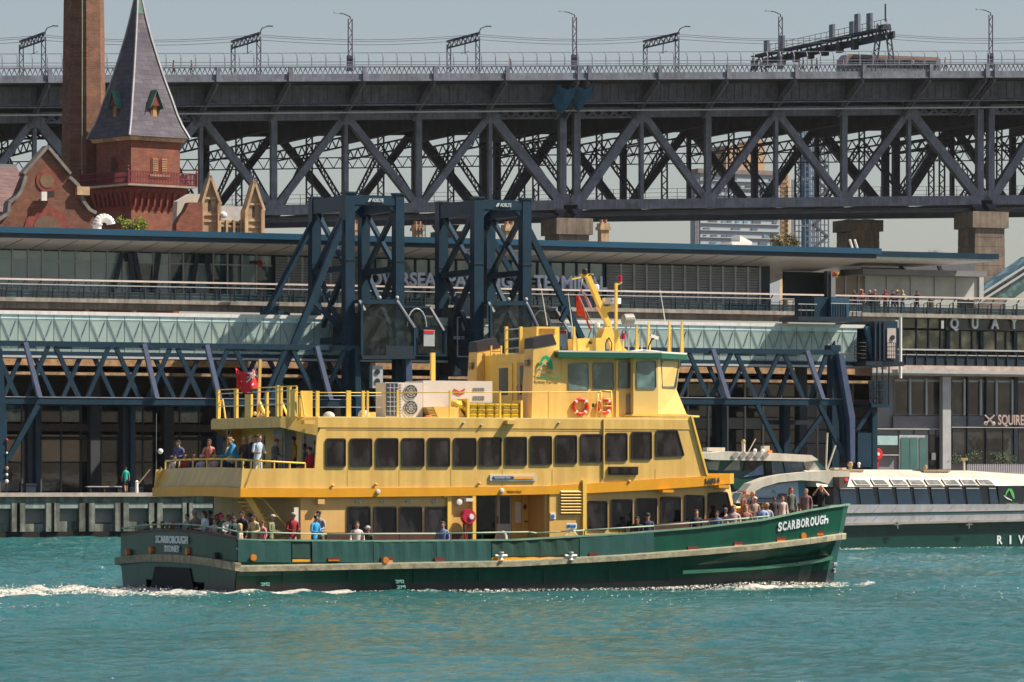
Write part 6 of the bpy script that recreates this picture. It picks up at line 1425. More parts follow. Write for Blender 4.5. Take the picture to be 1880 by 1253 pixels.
# ---------------------------------------------------- upper deck
zBd0, zBd1 = 3.19, 3.50
SU = FS+.85
def band_pts(u): return
BAND = [(441,913,897),(600,913.4,897.7),(800,911.5,896.2),(1000,908,893.5),(1080,906,888.5),(1145,902.5,884.5),(1200,899.5,880.5),(1280,894,875.5),(1340,888.5,870.5)]
lf = LI-.06
mb = MB(); rings = []
for u, vb_, vt_ in BAND: a = f(u, vb_, lf); b = f(u, vt_, lf); rings.append((a[0], a[2], b[2]))
vs = []; 
for s_, z0_, z1__ in rings: vs += [(s_, FT+lf, z0_), (s_, FT+lf, z1__), (s_, FT+lf+.10, z1__), (s_, FT+lf+.10, z0_)]
fs_ = []
for k in range(len(rings)-1):
    for i in range(4): j = (i+1)%4; fs_.append((k*4+i, (k+1)*4+i, (k+1)*4+j, k*4+j))
fs_ += [(0,1,2,3)]
mb.add(vs, [q[::-1] for q in fs_]); mb.build('fascia_band', M['ochre'], F0)
mb = MB(); mb.add([(v[0], 2*FT+11.1-v[1], v[2]) for v in vs], fs_); mb.build('fascia_band', M['ochre'], F0)
sF = rings[-1][0]; zF0, zF1 = rings[-1][1], rings[-1][2]
# canopy nose: chamfered front of the band
nose = [(sF, FT+lf), (sF+.55, FT+lf+.75), (sF+.75, FT+LI+2.2), (sF+.75, FT+LO-2.2), (sF+.55, FT+LO-.69), (sF, FT+LO+.06)]
mb = MB(); mb.slab([(p[0]-.0, p[1]) for p in nose], zF0+.0, zF1+.02); mb.build('canopy_nose', M['ochre'], F0)
# floor of the upper deck, following the sheer
fl_ = [(r_[0], r_[1]+.1) for r_ in rings]
mb = MB(); n = len(fl_)
for k in range(n-1):
    a, b = fl_[k], fl_[k+1]; mb.add([(a[0],FT+lf+.1,a[1]),(b[0],FT+lf+.1,b[1]),(b[0],FT+LO-.04,b[1]),(a[0],FT+LO-.04,a[1]),(a[0],FT+lf+.1,a[1]+.17),(b[0],FT+lf+.1,b[1]+.17),(b[0],FT+LO-.04,b[1]+.17),(a[0],FT+LO-.04,a[1]+.17)], [(0,3,2,1),(4,5,6,7)])
mb.build('upper_floor', mat('white_upper_deck', (.70,.66,.56), .6, var=.1), F0)
# stern band and bulwark of the upper deck (curved, cambered)
def curve(z0, z1, x0_, x1_, m, nm, off=0, th=.08, c0=.12, c1=.12):
    N_ = 12; mb = MB(); vs = []
    for i in range(N_+1):
        q = i/N_*2-1; y = FT+TC+q*(LO-LI)/2*1.0
        bow_ = -.0*(1-q*q)
        vs += [(SU+x0_+bow_, y, z0+c0*(1-q*q)), (SU+x1_+bow_, y, z1+c1*(1-q*q)), (SU+x1_+th, y, z1+c1*(1-q*q)), (SU+x0_+th, y, z0+c0*(1-q*q))]
    fs_ = [(k*4+i, k*4+(i+1)%4, (k+1)*4+(i+1)%4, (k+1)*4+i) for k in range(N_) for i in range(4)]+[(0,3,2,1),(N_*4, N_*4+1, N_*4+2, N_*4+3)]
    mb.add(vs, fs_); return mb.build(nm, m, F0)
zU0, zU1 = fz(442, 896.5, LI), fz(442, 861, LI)
curve(zBd0-.02, zU0, -.22, -.22, M['ochre'], 'stern_band', th=.3, c0=.05, c1=.06)
curve(zU0+.005, zU1, -.10, .16, M['sand'], 'stern_bulwark', c0=.06, c1=.06)
mb = MB(); mb.box((SU-.2, FT+lf, zBd0-.0), (rings[0][0]+.01, FT+lf+.1, zU0)); mb.build('fascia_band', M['ochre'], F0)
# side walls of the upper deck with solid bulwark aft of the cabin
def side(pts, l0=LI, l1=LI+.08, nm='upper_side', m=None): return fprism(pts, l0, l1, nm, m or M['sand'])
up_lo = [(442,896.6),(600,897.4),(800,895.9),(1000,893.2),(1080,888.2),(1145,884.2),(1200,880.2),(1280,875.2),(1297,873.8)]
side([(445,861)]+[(578,860),(582,800),(596,770.5),(900,769),(1150,766),(1268,764)]+up_lo[::-1])
mir = [(lambda p: (p[0], p[2]))(f(u, v, LI)) for u, v in [(445,861),(578,860),(582,800),(596,770.5),(900,769),(1150,766),(1268,764)]+up_lo[::-1]]
mb = MB(); mb.prism(mir, FT+LO-.08, FT+LO); mb.build('upper_side', M['sand'], F0)
# raked front of upper cabin
a = f(1268,764,LI); b = f(1297,873.8,LI)
mb = MB(); mb.add([(a[0],FT+LI,a[2]),(b[0],FT+LI,b[2]),(b[0]+.25,FT+LI+1.2,b[2]),(a[0]+.25,FT+LI+1.2,a[2]),(b[0]+.25,FT+LO-1.2,b[2]),(a[0]+.25,FT+LO-1.2,a[2]),(b[0],FT+LO,b[2]),(a[0],FT+LO,a[2])], [(0,1,2,3),(3,2,4,5),(5,4,6,7)]); mb.build('upper_front', M['yellow'], F0)
p_, q_ = f(1269,764,LI-.03), f(1298,873,LI-.03); mb = MB(); mb.bar(p_, q_, .07, .1); mb.build('corner_trim', M['yellow'], F0)
for u in (640,735,830,925,1016,1110,1205): mb = MB(); p = f(u-2, 862, LI-.006); q = f(u-2, 893, LI-.006); mb.box((p[0]-.012,p[1],q[2]),(p[0]+.012,p[1]+.006,p[2])); mb.build('plate_seam', mat('seam', (.50,.31,.08), .6), F0)
for u in (520,640,760,880,1000,1120,1230): mb = MB(); mb.bar(f(u,1046,l_at(u,3)-.02), f(u,1070,l_at(u,2)-.01), .03, .03); mb.build('plate_seam', mat('hull_seam', (.004,.035,.024), .4), F0)
# windows of the upper deck
tops = [805,805,804.5,804.5,804,804,803,802,800.5,799,797,795,793]; bots = [858,858,858,858,858,857.5,857,856,854.5,852.5,850,847.5,844.5]
lft = [597.5,642,690,737,785,832.5,879,926.5,973,1019,1065.5,1111.5,1158.5]; rgt = [634.5,683,731,779,826,874,920.5,967,1013,1059,1105.5,1151.5,1196.5]
for i in range(13): window(lft[i], tops[i], rgt[i], bots[i], LI)
window(0,0,0,0, LI, pts=[(1203.5,840),(1256.5,838),(1243,789),(1203.5,790.5)])
# seam line, small fittings
fbox(600,790,1240,791,LI-.012,LI,'plate_seam',mat('seam', (.45,.30,.10), .6))
for u, v in ((611,892),(690,890),(880,888),(1155,884)): mb = MB(); mb.ell(f(u,v,LI-.06), .06,.06,.05,8,5); mb.build('bracket_lamp', M['sand'], F0)
for u, v in ((693.5,903),(921,901)): mb = MB(); mb.ring([(.02,-.08),(.07,-.07),(.09,.02)], f(u,v,lf), 12, 't'); mb.build('dome_lamp', M['white'], F0)
fbox(1040,862,1043,880,LI-.05,LI,'drain_pipe',M['sand']) if 0 else None
mb = MB(); mb.tube(f(1108,770,LI-.04), f(1108,878,LI-.04), .035); mb.build('drain_pipe', M['sand'], F0)
sb_s = fbox(900,872,984,883,LI-.06,LI,'name_board',mat('board_rim', (.50,.58,.60), .4)); fbox(905,875,943,880,LI-.08,LI-.06,'board_text_panel',mat('board_navy', (.03,.04,.08), .4),sb_s); fbox(943.5,875,980,880,LI-.08,LI-.06,'board_light_panel',mat('board_orange', (.85,.36,.04), .4),sb_s)
p = f(907,879,LI-.09); text('board_text','TRANSPORT INFO',p,(p[0]+.62,p[1],p[2]),(0,0,1),M['signwhite'],sb_s,depth=.01,h=.05)
db_ = fbox(1119,857,1172,872,LI-.10,LI,'destination_display',M['black']); fbox(1121,859,1170,870,LI-.12,LI-.10,'screen',M['glass'],db_)
p = f(932,904.5,lf-.01); text('small_lettering','Nelson Head',p,(p[0]+.52,p[1],p[2]),(0,0,1),mat('brown_letter',(.25,.10,.01),.5),F0,depth=.01,h=.09)
p = f(1295,889.5,lf-.01); q = f(1321,887.5,lf-.01); text('hull_number','16814',p,q,(0,0,1),M['lead'],F0,depth=.015,bold=.03,h=.21)
for u, v in ((1227,901.5),(1330,893)): mb = MB(); a = f(u-10,v+3,lf-.35); mb.box(a, (a[0]+.42,a[1]+.4,a[2]+.09)); mb.build('step_bracket', M['ochre'], F0)
# handrail round the aft upper deck
Y = M['yellow']
ra = [f(446,845,LI+.05), f(560,851,LI+.05)]
ftube([ra[0], ra[1]], .035, 'handrail', Y)
for i in range(5): p = mix(ra[0], ra[1], i/4.0); mb = MB(); mb.tube((p[0], p[1], zU1-.05), p, .03, n=6); mb.build('rail_post', Y, F0)
zr_ = ra[0][2]; rs = [(SU+.22, FT+TC+q*(LO-LI)/2*.985, zr_+.05*(1-q*q)) for q in [i/6-1 for i in range(13)]]
ftube(rs, .035, 'handrail', Y)
for p in rs[::2]: mb = MB(); mb.tube((p[0]-.02, p[1], zU1-.05), p, .03, n=6); mb.build('rail_post', Y, F0)
# aft cabin bulkhead, doors and interior of the covered aft deck
sb_ = fs(578, LI)+.55; zc = 5.62
mb = MB(); mb.box((sb_, FT+LI+.1, zU0-.1), (sb_+.1, FT+LO-.1, zc)); mb.build('aft_bulkhead', M['yellow'], F0)
def bkp(l0, l1, z0, z1, nm, m, dx=.03): mb = MB(); mb.box((sb_-dx, FT+l0, z0), (sb_-.002, FT+l1, z1)); return mb.build(nm, m, F0)
bkp(2.2, 3.5, 4.25, 5.3, 'window', M['glass']); bkp(3.62, 3.9, 4.25, 5.3, 'window', M['glass']); bkp(4.5,5.3,3.5,5.45,'door',M['grey']); dd = bkp(5.35,6.4,3.5,5.5,'door_frame',M['lgrey'],.05); bkp(5.5,6.2,3.9,5.35,'door_pane',M['glass'],.07); bkp(7.3,8.2,4.3,5.3,'window',M['glass'])
# top deck / roof with fascia
ZR = 5.83
def zr_at(u): return fz(u, 770.5, LI)
sA_, sB_ = fs(552, LI), fs(1268, LI)
ovh = [(FS+3.1, FT+LO-1.2+1.2), (FS+2.75, FT+5.0+2.6), (FS+2.75, FT+5.0-2.6)]
rp_ = [(fs(540, LI)-.35, FT+LI+.35), (fs(583, LI), FT+LI-.02), (fs(1268, LI), FT+LI-.02), (fs(1268, LI)+.3, FT+LI+1.2), (fs(1268, LI)+.3, FT+LO-1.2), (fs(1268, LI), FT+LO+.02), (fs(583,LI), FT+LO+.02), (fs(540, LI)-.35, FT+LO-1.45)]
mb = MB(); mb.slab(rp_, 5.52, 5.84); mb.build('roof_fascia', M['sand'], F0)
mb = MB(); mb.slab([(p[0]+(.05 if i in (0,7) else 0), p[1]) for i, p in enumerate(rp_)], 5.842, 5.885); mb.build('top_deck', mat('bright_deck_edge', (.80,.62,.25), .5, var=.08), F0)
sQ = fs(583, LI); a0 = rp_[0]; a7 = rp_[7]
mb = MB(); mb.add([(a0[0],a0[1],5.52),(sQ,FT+LI-.02,5.52),(sQ,FT+LI-.02,5.24)], [(0,2,1)]); mb.build('roof_gusset', M['sand'], F0)
mb = MB(); mb.add([(a7[0],a7[1],5.52),(sQ,FT+LO+.02,5.52),(sQ,FT+LO+.02,5.24)], [(0,1,2)]); mb.build('roof_gusset', M['sand'], F0)
# ochre lining inside the port bulwark at the bow
pts = [p for p in along(1, 5, -.10, 0, 16)]; mb = MB()
for a, b in zip(pts, pts[1:]): mb.add([(a[0],a[1],a[2]-.75),(b[0],b[1],b[2]-.75),(b[0],b[1],b[2]-.16),(a[0],a[1],a[2]-.16)], [(3,2,1,0)])
mb.build('bulwark_lining', mat('ochre_lining', (.50,.27,.07), .6, var=.15), F0)
# ---------------------------------------------------- top deck fittings
ZD = 5.88
WL = 2.3
S = M['sand']; 
# wheelhouse aft part
fprism([(1031,770),(1031,652),(1165,652),(1165,770)], WL, 11.1-WL, 'wheelhouse_wall', S)
def F3(s_, l_, z_): return (s_, FT+l_, z_)
zz_ = {'t': fz(1200,652,2.0), 's': fz(1200,714,2.0), 'b': fz(1200,768,2.0)}
cor = {}
for k, uc in (('t',1250),('s',1242),('b',1264)):
    cor[k] = [F3(fs(1163,2.0),2.0,zz_[k]), F3(fs(1208,2.0),2.0,zz_[k]), F3(fs(uc,3.1),3.1,zz_[k]), F3(fs(uc,3.1),8.0,zz_[k]), F3(fs(1208,2.0),9.1,zz_[k]), F3(fs(1163,2.0),9.1,zz_[k])]
mb = MB(); mb.loft([cor['b'], cor['s'], cor['t']]); mb.build('wheelhouse_front', mat('cream_yellow_front', (.66,.46,.15), .38, var=.04, bump=.03), F0)
def window3(P, gm='glass_teal', m='black', w=.05, off=.03, par=None):
    P = [Vector(p) for p in P]; nrm = (P[1]-P[0]).cross(P[3]-P[0]).normalized(); c = sum(P, Vector())/4
    r = .06; out = []
    for i, p in enumerate(P):
        a = (P[i-1]-p).normalized(); b = (P[(i+1)%4]-p).normalized()
        for q in (a*r, (a+b)*r*.3, b*r): out.append(p+q)
    inn = [c+(p-c)*(1-w/max(.1, (p-c).length)) for p in out]; n = len(out)
    vs = [p+nrm*off for p in out]+[p+nrm*off for p in inn]+[p-nrm*.02 for p in out]+[p+nrm*.004 for p in inn]; fs_ = []
    for i in range(n): j = (i+1)%n; fs_ += [(i,j,n+j,n+i),(2*n+i,2*n+j,j,i),(n+i,n+j,3*n+j,3*n+i)]
    mb = MB(); mb.add(vs, fs_); fr_ = mb.build('window', M[m], par or F0)
    mb = MB(); mb.add([p+nrm*.006 for p in inn], [tuple(range(n))]); mb.build('pane', M[gm], fr_)
    return fr_
M['frame_grey'] = mat('window_frame_grey', (.12,.16,.17), .4)
def wpx(pts, l, gm='glass_teal'): return window3([f(u, v, l) for u, v in pts], gm, 'frame_grey', .035)
wpx([(1043,717),(1081,717),(1080,667),(1043,668)], WL-.005); wpx([(1088,716),(1127,716),(1126,666),(1088,667)], WL-.005)
d_ = fbox(1131,662,1160,768,WL-.05,WL-.005,'wheelhouse_door',S); window3([f(1135,714,WL-.055),f(1158,714,WL-.055),f(1157,664,WL-.055),f(1136,664,WL-.055)],'glass_teal','frame_grey',.03,par=None); fbox(1150,724,1161,762,WL-.08,WL-.055,'vent_panel',M['grey'],d_)
wpx([(1168,714),(1205,714),(1204,663),(1168,664)], 1.995)
def ch(u, v):
    k = (v-652)/62.0; a = Vector(cor['t'][1])*(1-k)+Vector(cor['s'][1])*k; b = Vector(cor['t'][2])*(1-k)+Vector(cor['s'][2])*k; ub = 1250-8*k
    p = a+(b-a)*((u-1208)/(ub-1208)); return p
window3([ch(1215,712), ch(1240,712), ch(1246.5,661), ch(1213,661)], 'glass_teal', 'frame_grey', .035)
# crew silhouette inside is left to the glass; roof with green edge
zr0, zr1 = fz(1130,658,2.0), fz(1130,648,2.0)
rpl = [(fs(1026,2.0),FT+2.0),(fs(1136,2.0),FT+1.85),(fs(1212,1.9),FT+1.75),(fs(1262,3.0),FT+3.0),(fs(1262,3.0),FT+8.1),(fs(1212,1.9),FT+9.35),(fs(1026,2.0),FT+9.1)]
mb = MB(); mb.slab(rpl, zr0, zr1); mb.build('roof_edge', mat('green_roof_edge', (.008,.10,.06), .4, var=.1), F0)
mb = MB(); mb.slab([(p[0], p[1]+(.03 if p[1] < FT+5 else -.03)) for p in rpl], zr1+.002, zr1+.06); mb.build('wheelhouse_roof', mat('roof_white', (.66,.64,.58), .5, var=.1), F0)
# ledge round the wheelhouse front
zl0, zl1 = fz(1220,772,2.0), fz(1220,764,2.0)
lp = [(fs(1160,1.6),FT+1.6),(fs(1262,1.6),FT+1.6),(fs(1284,2.6),FT+2.6),(fs(1284,2.6),FT+8.5),(fs(1262,1.6),FT+9.5),(fs(1160,1.6),FT+9.5)]
mb = MB(); mb.slab(lp, zl1-.03, zl1+.03); mb.build('ledge', M['yellow'], F0)
mb = MB(); mb.slab([(fs(1175,1.8),FT+1.9),(fs(1262,1.8),FT+1.9),(fs(1262,1.8),FT+9.2),(fs(1175,1.8),FT+9.2)], zl0-.02, zl1-.031); mb.build('ledge_bracket', M['yellow'], F0)
for i in range(22):
    a = mix(lp[0], lp[1], (i+.5)/22); mb = MB(); mb.box((a[0]-.05, a[1]-.05, zl1-.02), (a[0]+.05, a[1]+.02, zl1+.055)); mb.build('ledge_lug', M['yellow'], F0)
# funnels
BL = mat('black_funnel_top', (.018,.015,.02), .5, var=.2)
fun = [(lambda p: (p[0], p[2]))(f(u, v, 2.25)) for u, v in ((976,770),(982.4,621.5),(1017.5,614),(1024,632),(1031,650),(1042,770))]
cap_ = [(lambda p: (p[0], p[2]))(f(u, v, 2.23)) for u, v in ((981.6,640),(981.8,620.8),(1017.8,613),(1024.6,632.3))]
for l0, l1 in ((2.25, 3.15), (6.9, 7.8)):
    fn_ = MB(); n = len(fun); mid = (l0+l1)/2
    def tl(l_, z_): k = max(0, min(1, (z_-ZD)/3.0)); return mid+(l_-mid)*(1-.28*k)
    vs = [(p[0], FT+tl(l0, p[1]), p[1]) for p in fun]+[(p[0], FT+tl(l1, p[1]), p[1]) for p in fun]
    fn_.add(vs, [tuple(range(n)), tuple(range(2*n-1, n-1, -1))]+[(i, n+i, n+(i+1)%n, (i+1)%n) for i in range(n)])
    fo = fn_.build('funnel', S if l0 < 4 else mat('funnel_yellow', (.70,.44,.12), .45, var=.05), F0)
    cm = MB(); n = len(cap_); vs = [(p[0], FT+tl(l0, p[1])-.02, p[1]) for p in cap_]+[(p[0], FT+tl(l1, p[1])+.02, p[1]) for p in cap_]
    cm.add(vs, [tuple(range(n)), tuple(range(2*n-1, n-1, -1))]+[(i, n+i, n+(i+1)%n, (i+1)%n) for i in range(n)]); cm.build('funnel_top', BL, fo)
    for i in range(5):
        z_ = fz(972, 662+i*2.6, 2.25); x_ = f(979, 0, 2.25)[0]; mb = MB(); mb.box((x_-.075, FT+mid-.18, z_), (x_-.02, FT+mid+.12, z_+.022)); mb.build('vent_slot', M['black'], fo)
# green arc emblem and words on the starboard funnel
GL = mat('emblem_green', (.01,.30,.13), .5, var=0)
def band(pts, w, nm, m, l):      # curved stroke on the funnel side
    vs = []; n = len(pts)
    for i, (u, v, ww) in enumerate(pts):
        a = Vector(f(u, v, l)); d = (Vector(f(*pts[min(i+1, n-1)][:2], l))-Vector(f(*pts[max(i-1, 0)][:2], l))).normalized(); pn = Vector((-d.z, 0, d.x))*(ww/51/2)
        vs += [a+pn, a-pn]
    mb = MB(); mb.add([(v[0], v[1], v[2]) for v in vs]+[(v[0], v[1]+.012, v[2]) for v in vs], [(2*i, 2*i+1, 2*i+3, 2*i+2) for i in range(n-1)]); return mb.build(nm, m, F0)
ll = 2.235
band([(991,681,1),(991.5,672,2.5),(994,663,4.5),(998,657.5,6),(1002.5,656,7),(1006.5,659,8),(1009.5,665,8.5),(1011.5,672,8),(1013,679,5)], 1, 'emblem_arc', GL, ll)
band([(993,677,.5),(995,671,2),(999,667,3.2),(1003,670,2)], 1, 'emblem_inner', mat('emblem_grey', (.40,.40,.33), .6), ll)
EGY = mat('lettering_grey', (.32,.30,.20), .6)
p = f(988, 686.5, ll); text('lettering','Transport',p,(p[0]+.55,p[1],p[2]),(0,0,1),EGY,F0,depth=.012,h=.12)
p = f(988, 695.5, ll); text('lettering','Sydney Ferries',p,(p[0]+.90,p[1],p[2]),(0,0,1),GL,F0,depth=.012,h=.12)
# deck house between the funnels, facing aft
sh_ = fs(978, 2.25)+.35
mb = MB(); mb.box((sh_, FT+3.1, ZD), (fs(1035,2.25), FT+6.95, fz(978,655,3.0)+.12)); hs_ = mb.build('deck_house', M['yellow'], F0)
def ah(l0, l1, z0, z1, nm, m, dx=.04, par=None): mb = MB(); mb.box((sh_-dx, FT+l0, z0), (sh_-.002, FT+l1, z1)); return mb.build(nm, m, par or F0)
z_ = ZD
dd = ah(4.6,6.0,z_+.05,z_+1.95,'house_door',M['yellow'],.04); ah(4.95,5.65,z_+.85,z_+1.8,'door_pane',M['glass'],.06)
dd = ah(3.3,4.2,z_+.05,z_+1.95,'house_door',mat('tan_door',(.45,.28,.10),.5),.04); ah(3.45,3.9,z_+.85,z_+1.85,'door_pane',M['glass'],.06)
mb = MB(); mb.path([(sh_-.1, FT+3.95, z_+.8), (sh_-.16, FT+3.95, z_+1.1), (sh_-.1, FT+3.95, z_+1.2)], .02); mb.build('door_rail', M['lgrey'], F0)
zb5 = fz(990,652,4.0); zt5 = fz(990,600,4.0)
sx = fs(985,4.0)
mb = MB(); mb.box((sx, FT+4.0, zb5-.3), (fs(1027,4.0), FT+5.25, zt5)); vb_ = mb.build('vent_box', M['yellow'], F0)
for i in range(4): v = 603.5+i*2.9; mb = MB(); mb.box((fs(991,4), FT+3.97, fz(990,v+1.2,4)), (fs(1019,4), FT+3.999, fz(990,v,4))); mb.build('louvre', mat('amber_louvre', (.42,.19,.01), .6), vb_)
for u, l_ in ((932,5.8),(956,4.6)): mb = MB(); p = f(u, 655, l_); q = f(u, 600, l_); mb.bar((sh_+.3, FT+l_, p[2]-.2), (sh_+.3, FT+l_, q[2]), .10, .10); mb.build('goal_post', M['yellow'], F0)
for v in (606, 624, 641): mb = MB(); a = f(932, v, 5.8)[2]; mb.tube((sh_+.3, FT+5.8, a), (sh_+.3, FT+4.6, a+.02), .02); mb.build('post_bar', M['lgrey'], F0)
# ladder on the port funnel
l7 = 6.86
for u in (902, 920): mb = MB(); mb.bar(f(u,770,l7), f(u,635,l7), .06, .05); mb.build('ladder_rail', S, F0)
for i in range(9): v = 646+i*15.5; mb = MB(); mb.bar(f(902,v,l7), f(920,v,l7), .035, .05); mb.build('ladder_rung', mat('rung', (.25,.13,.03), .6), F0)
# things on the top deck
lac = 2.6
WH = mat('off_white_casing', (.62,.55,.50), .5, var=.06)
ac = thing('air_conditioner', 'large white air conditioning unit with two round fans on the ferry roof', 'air conditioner', f(742, 770, lac))
mb = MB(); a = f(708,770,lac); b = f(776,703,lac); mb.box((a[0], FT+lac, ZD), (b[0], FT+lac+.85, b[2])); mb.build('casing', WH, ac)
mb = MB(); b2 = f(730,704,lac); mb.box((a[0]+.02, FT+lac-.03, ZD+.06), (b2[0], FT+lac-.002, b2[2])); gg = mb.build('grille', mat('grille_blue_grey', (.03,.045,.08), .5), ac)
for i in range(1, 3): x = a[0]+(b2[0]-a[0])*i/3; mb = MB(); mb.box((x-.01, FT+lac-.05, ZD+.08), (x+.01, FT+lac-.031, b2[2]-.02)); mb.build('grille_bar', M['lgrey'], gg)
for i in range(1, 7): z_ = ZD+.06+(b2[2]-ZD-.06)*i/7; mb = MB(); mb.box((a[0]+.03, FT+lac-.048, z_-.01), (b2[0], FT+lac-.032, z_+.01)); mb.build('grille_bar', M['lgrey'], gg)
for v in (720, 749):
    c = f(754, v, lac-.02); mb = MB(); mb.ring([(.02,.0),(.25,.0),(.25,.02)], c, 22, 't'); fn = mb.build('fan', mat('fan_dark', (.10,.095,.085), .5), ac)
    mb = MB(); 
    for r_ in (.08,.16,.245): mb.torus((c[0], c[1]-.02, c[2]), r_, .010, n=20, m=5)
    for k in range(8): an = k*math.pi/4; mb.bar((c[0], c[1]-.02, c[2]), (c[0]+.24*math.cos(an), c[1]-.02, c[2]+.24*math.sin(an)), .012, .012)
    mb.build('fan_guard', M['lgrey'], fn)
for i in range(12): v = 706+i*5.2; mb = MB(); p = f(735,v,lac); mb.box((p[0]-.045, p[1]-.02, p[2]-.03), (p[0]+.03, p[1]-.002, p[2]+.0)); mb.build('louvre', M['grey'], ac)
gen = thing('generator_cabinet', 'long off-white machinery cabinet with red chevrons behind the ferry roof railing', 'cabinet', f(840, 770, 2.95))
mb = MB(); a = f(777,770,2.95); b = f(904,697,2.95); mb.box((a[0], FT+2.95, ZD), (b[0], FT+4.5, fz(777,700,2.95)+.02)); mb.build('casing', WH, gen)
for dv in (0, 5): mb = MB(); P_c = [f(833,715+dv,2.93), f(844,720+dv,2.93), f(854,714.5+dv,2.93)]; mb.bar(P_c[0],P_c[1],.04,.015); mb.bar(P_c[1],P_c[2],.04,.015); mb.build('chevron', M['red'], gen)
for v in (712.5, 727.5):
    for i in range(5): u = 868.5+i*4.3; fbx = MB(); p = f(u,v+7,2.95); q = f(u+3,v,2.95); fbx.box((p[0],FT+2.93,p[2]),(q[0],FT+2.949,q[2])); fbx.build('vent_slot', M['grey'], gen)
wv = thing('wedge_vent', 'cream wedge shaped deck vent with slats beside the white cabinet', 'vent', f(815, 770, 2.2))
fprism([(796,747),(842,747),(857,771),(806,771)], 2.2, 3.0, 'body', S, wv)
fprism([(783,748),(797,747),(808,771),(791,771)], 2.25, 2.9, 'slatted_face', mat('tan_slats', (.36,.24,.09), .6), wv)
for i in range(7): v = 750+i*3; mb = MB(); mb.bar(f(784+i*1.2,v,2.22), f(798+i*1.3,v-.5,2.22), .02, .03); mb.build('slat', S, wv)
mb = MB(); mb.ell(f(786,768,2.3), .15,.2,.12,8,5); mb.build('orange_float', M['red'] if 0 else mat('orange_rubber',(.75,.15,.01),.5), label='small orange float at the foot of the wedge vent', cat='float')
# life raft crate: a rack of individually wrapped yellow jackets
rk = thing('lifejacket_crate', 'rack of yellow wrapped lifejacket bundles lashed behind the roof railing', 'crate', f(907, 770, 2.1))
YJ = mat('yellow_plastic_wrap', (.72,.50,.03), .22, var=.25, scale=5, bump=.6, coat=.4)
a = f(862,768,2.1); b = f(954,741,2.1); nw_, nz_ = 6, 3; dw = (b[0]-a[0])/nw_; dz_2 = (b[2]-a[2])/nz_
for i in range(nw_):
    for j in range(nz_):
        x = a[0]+(i+.5)*dw; z_ = a[2]+(j+.5)*dz_2
        mb = MB(); mb.loft([[(x+dw*.47*sx_*q, FT+2.1+.0+y_, z_+dz_2*.47*sz_*q) for sx_, sz_ in ((-1,-.7),(-.7,-1),(.7,-1),(1,-.7),(1,.7),(.7,1),(-.7,1),(-1,.7))] for y_, q in ((0,.80),(.06,1),(.7,1))]); mb.build('bundle', YJ, rk, smooth=False)
for j in (0, 1.02, 2.0, 3.0): z_ = a[2]+dz_2*j; mb = MB(); mb.bar((a[0]-.02, FT+2.06, z_), (b[0], FT+2.06, z_), .025, .02); mb.build('lashing', mat('dark_strap', (.12,.06,.01), .7), rk)
mb = MB(); mb.box((a[0]-.1, FT+2.05, ZD), (a[0]-.02, FT+2.9, b[2]+.15)); mb.build('rack_end', M['yellow'], rk); mb = MB(); mb.box((b[0]+.02, FT+2.05, ZD), (b[0]+.1, FT+2.9, b[2]+.1)); mb.build('rack_end', M['yellow'], rk)
lp_ = thing('lifejacket_heap', 'heap of bright yellow lifejacket bundles left of the lashed rack', 'lifejackets', f(845, 770, 2.4))
for k in range(10): mb = MB(); c = f(832+random.random()*26, 739+random.random()*12, 2.3+random.random()*.5); mb.ell(c, .17,.2,.13,8,6); mb.build('bundle', YJ, lp_, smooth=True)
mb = MB(); mb.box(f(792,700,4.6), tuple(Vector(f(799.5,648,4.6))+Vector((0,.12,0)))); mb.build('exhaust_post', M['yellow'], F0)
mb = MB(); mb.path([f(854,770,2.3), f(854,752,2.3), f(858,738,2.3)], .05); mb.build('cable', mat('brown_hose', (.2,.07,.03), .7), F0)
for u, v, l_, lb in ((604,765,2.2,'left white dome light on the ferry roof edge'),(668,762,2.2,'right white dome light on the ferry roof edge by the air conditioner')):
    th = thing('dome', lb, 'dome', f(u, v+6, l_), Q, 'white domes on the ferry roof'); mb = MB(); c = f(u, v, l_); mb.ell((c[0],c[1],c[2]), .2,.2,.17,14,8); mb.build('cover', mat('pearl_white', (.6,.55,.5), .25, var=.2), th, smooth=True); mb = MB(); mb.ring([(.15,0),(.13,.12)], (c[0],c[1],ZD), 10); mb.build('foot', M['lgrey'], th)
fprism([(670,757),(690,757),(690,771),(676,771)], 2.4, 2.9, 'deck_locker', S)
# roof railings
def aft_pt(u, z_, S0): a = (u-CU)/FPX; T = (S0*Q.c-a*S0*Q.n)/(a*Q.c+Q.n); return (S0, T, z_)
S0 = rp_[0][0]+.12
zA_, zB_ = ZD, fz(560,718,LI+.1)
def rpost(p, h, w=.06, nm='rail_post'): mb = MB(); mb.box((p[0]-w/2, p[1]-.03, ZD-.01), (p[0]+w/2, p[1]+.03, ZD+h)); mb.build(nm, Y, F0)
H_ = 1.0
for u, w, h in ((400.5,.09,1.0),(433.5,.12,1.0),(457,.28,.80),(490,.08,.85),(509.5,.09,1.05),(515.5,.09,1.02),(531,.12,1.0),(539,.20,.90)):
    p = aft_pt(u, ZD, S0); mb = MB(); k_ = w*1.0; mb.box((p[0]-.04, p[1]-k_, ZD), (p[0]+.04, p[1]+k_, ZD+h)); mb.build('rail_post', Y, F0)
for h in (1.0, .86, .42): mb = MB(); mb.tube(aft_pt(400, ZD+h, S0), aft_pt(545, ZD+h, S0), .016); mb.build('rail_wire', M['yellow'] if h > .9 else M['lgrey'], F0)
for u, w, h in ((545,.05,1.0),(562.6,.42,.86),(583,.12,.86),(640,.16,.88),(667,.10,.88),(675,.06,.88),(730,.06,.92),(826,.06,.92),(918,.06,.92),(1008,.06,.92)):
    p = f(u, 770, LI+.15); rpost(p, h, w)
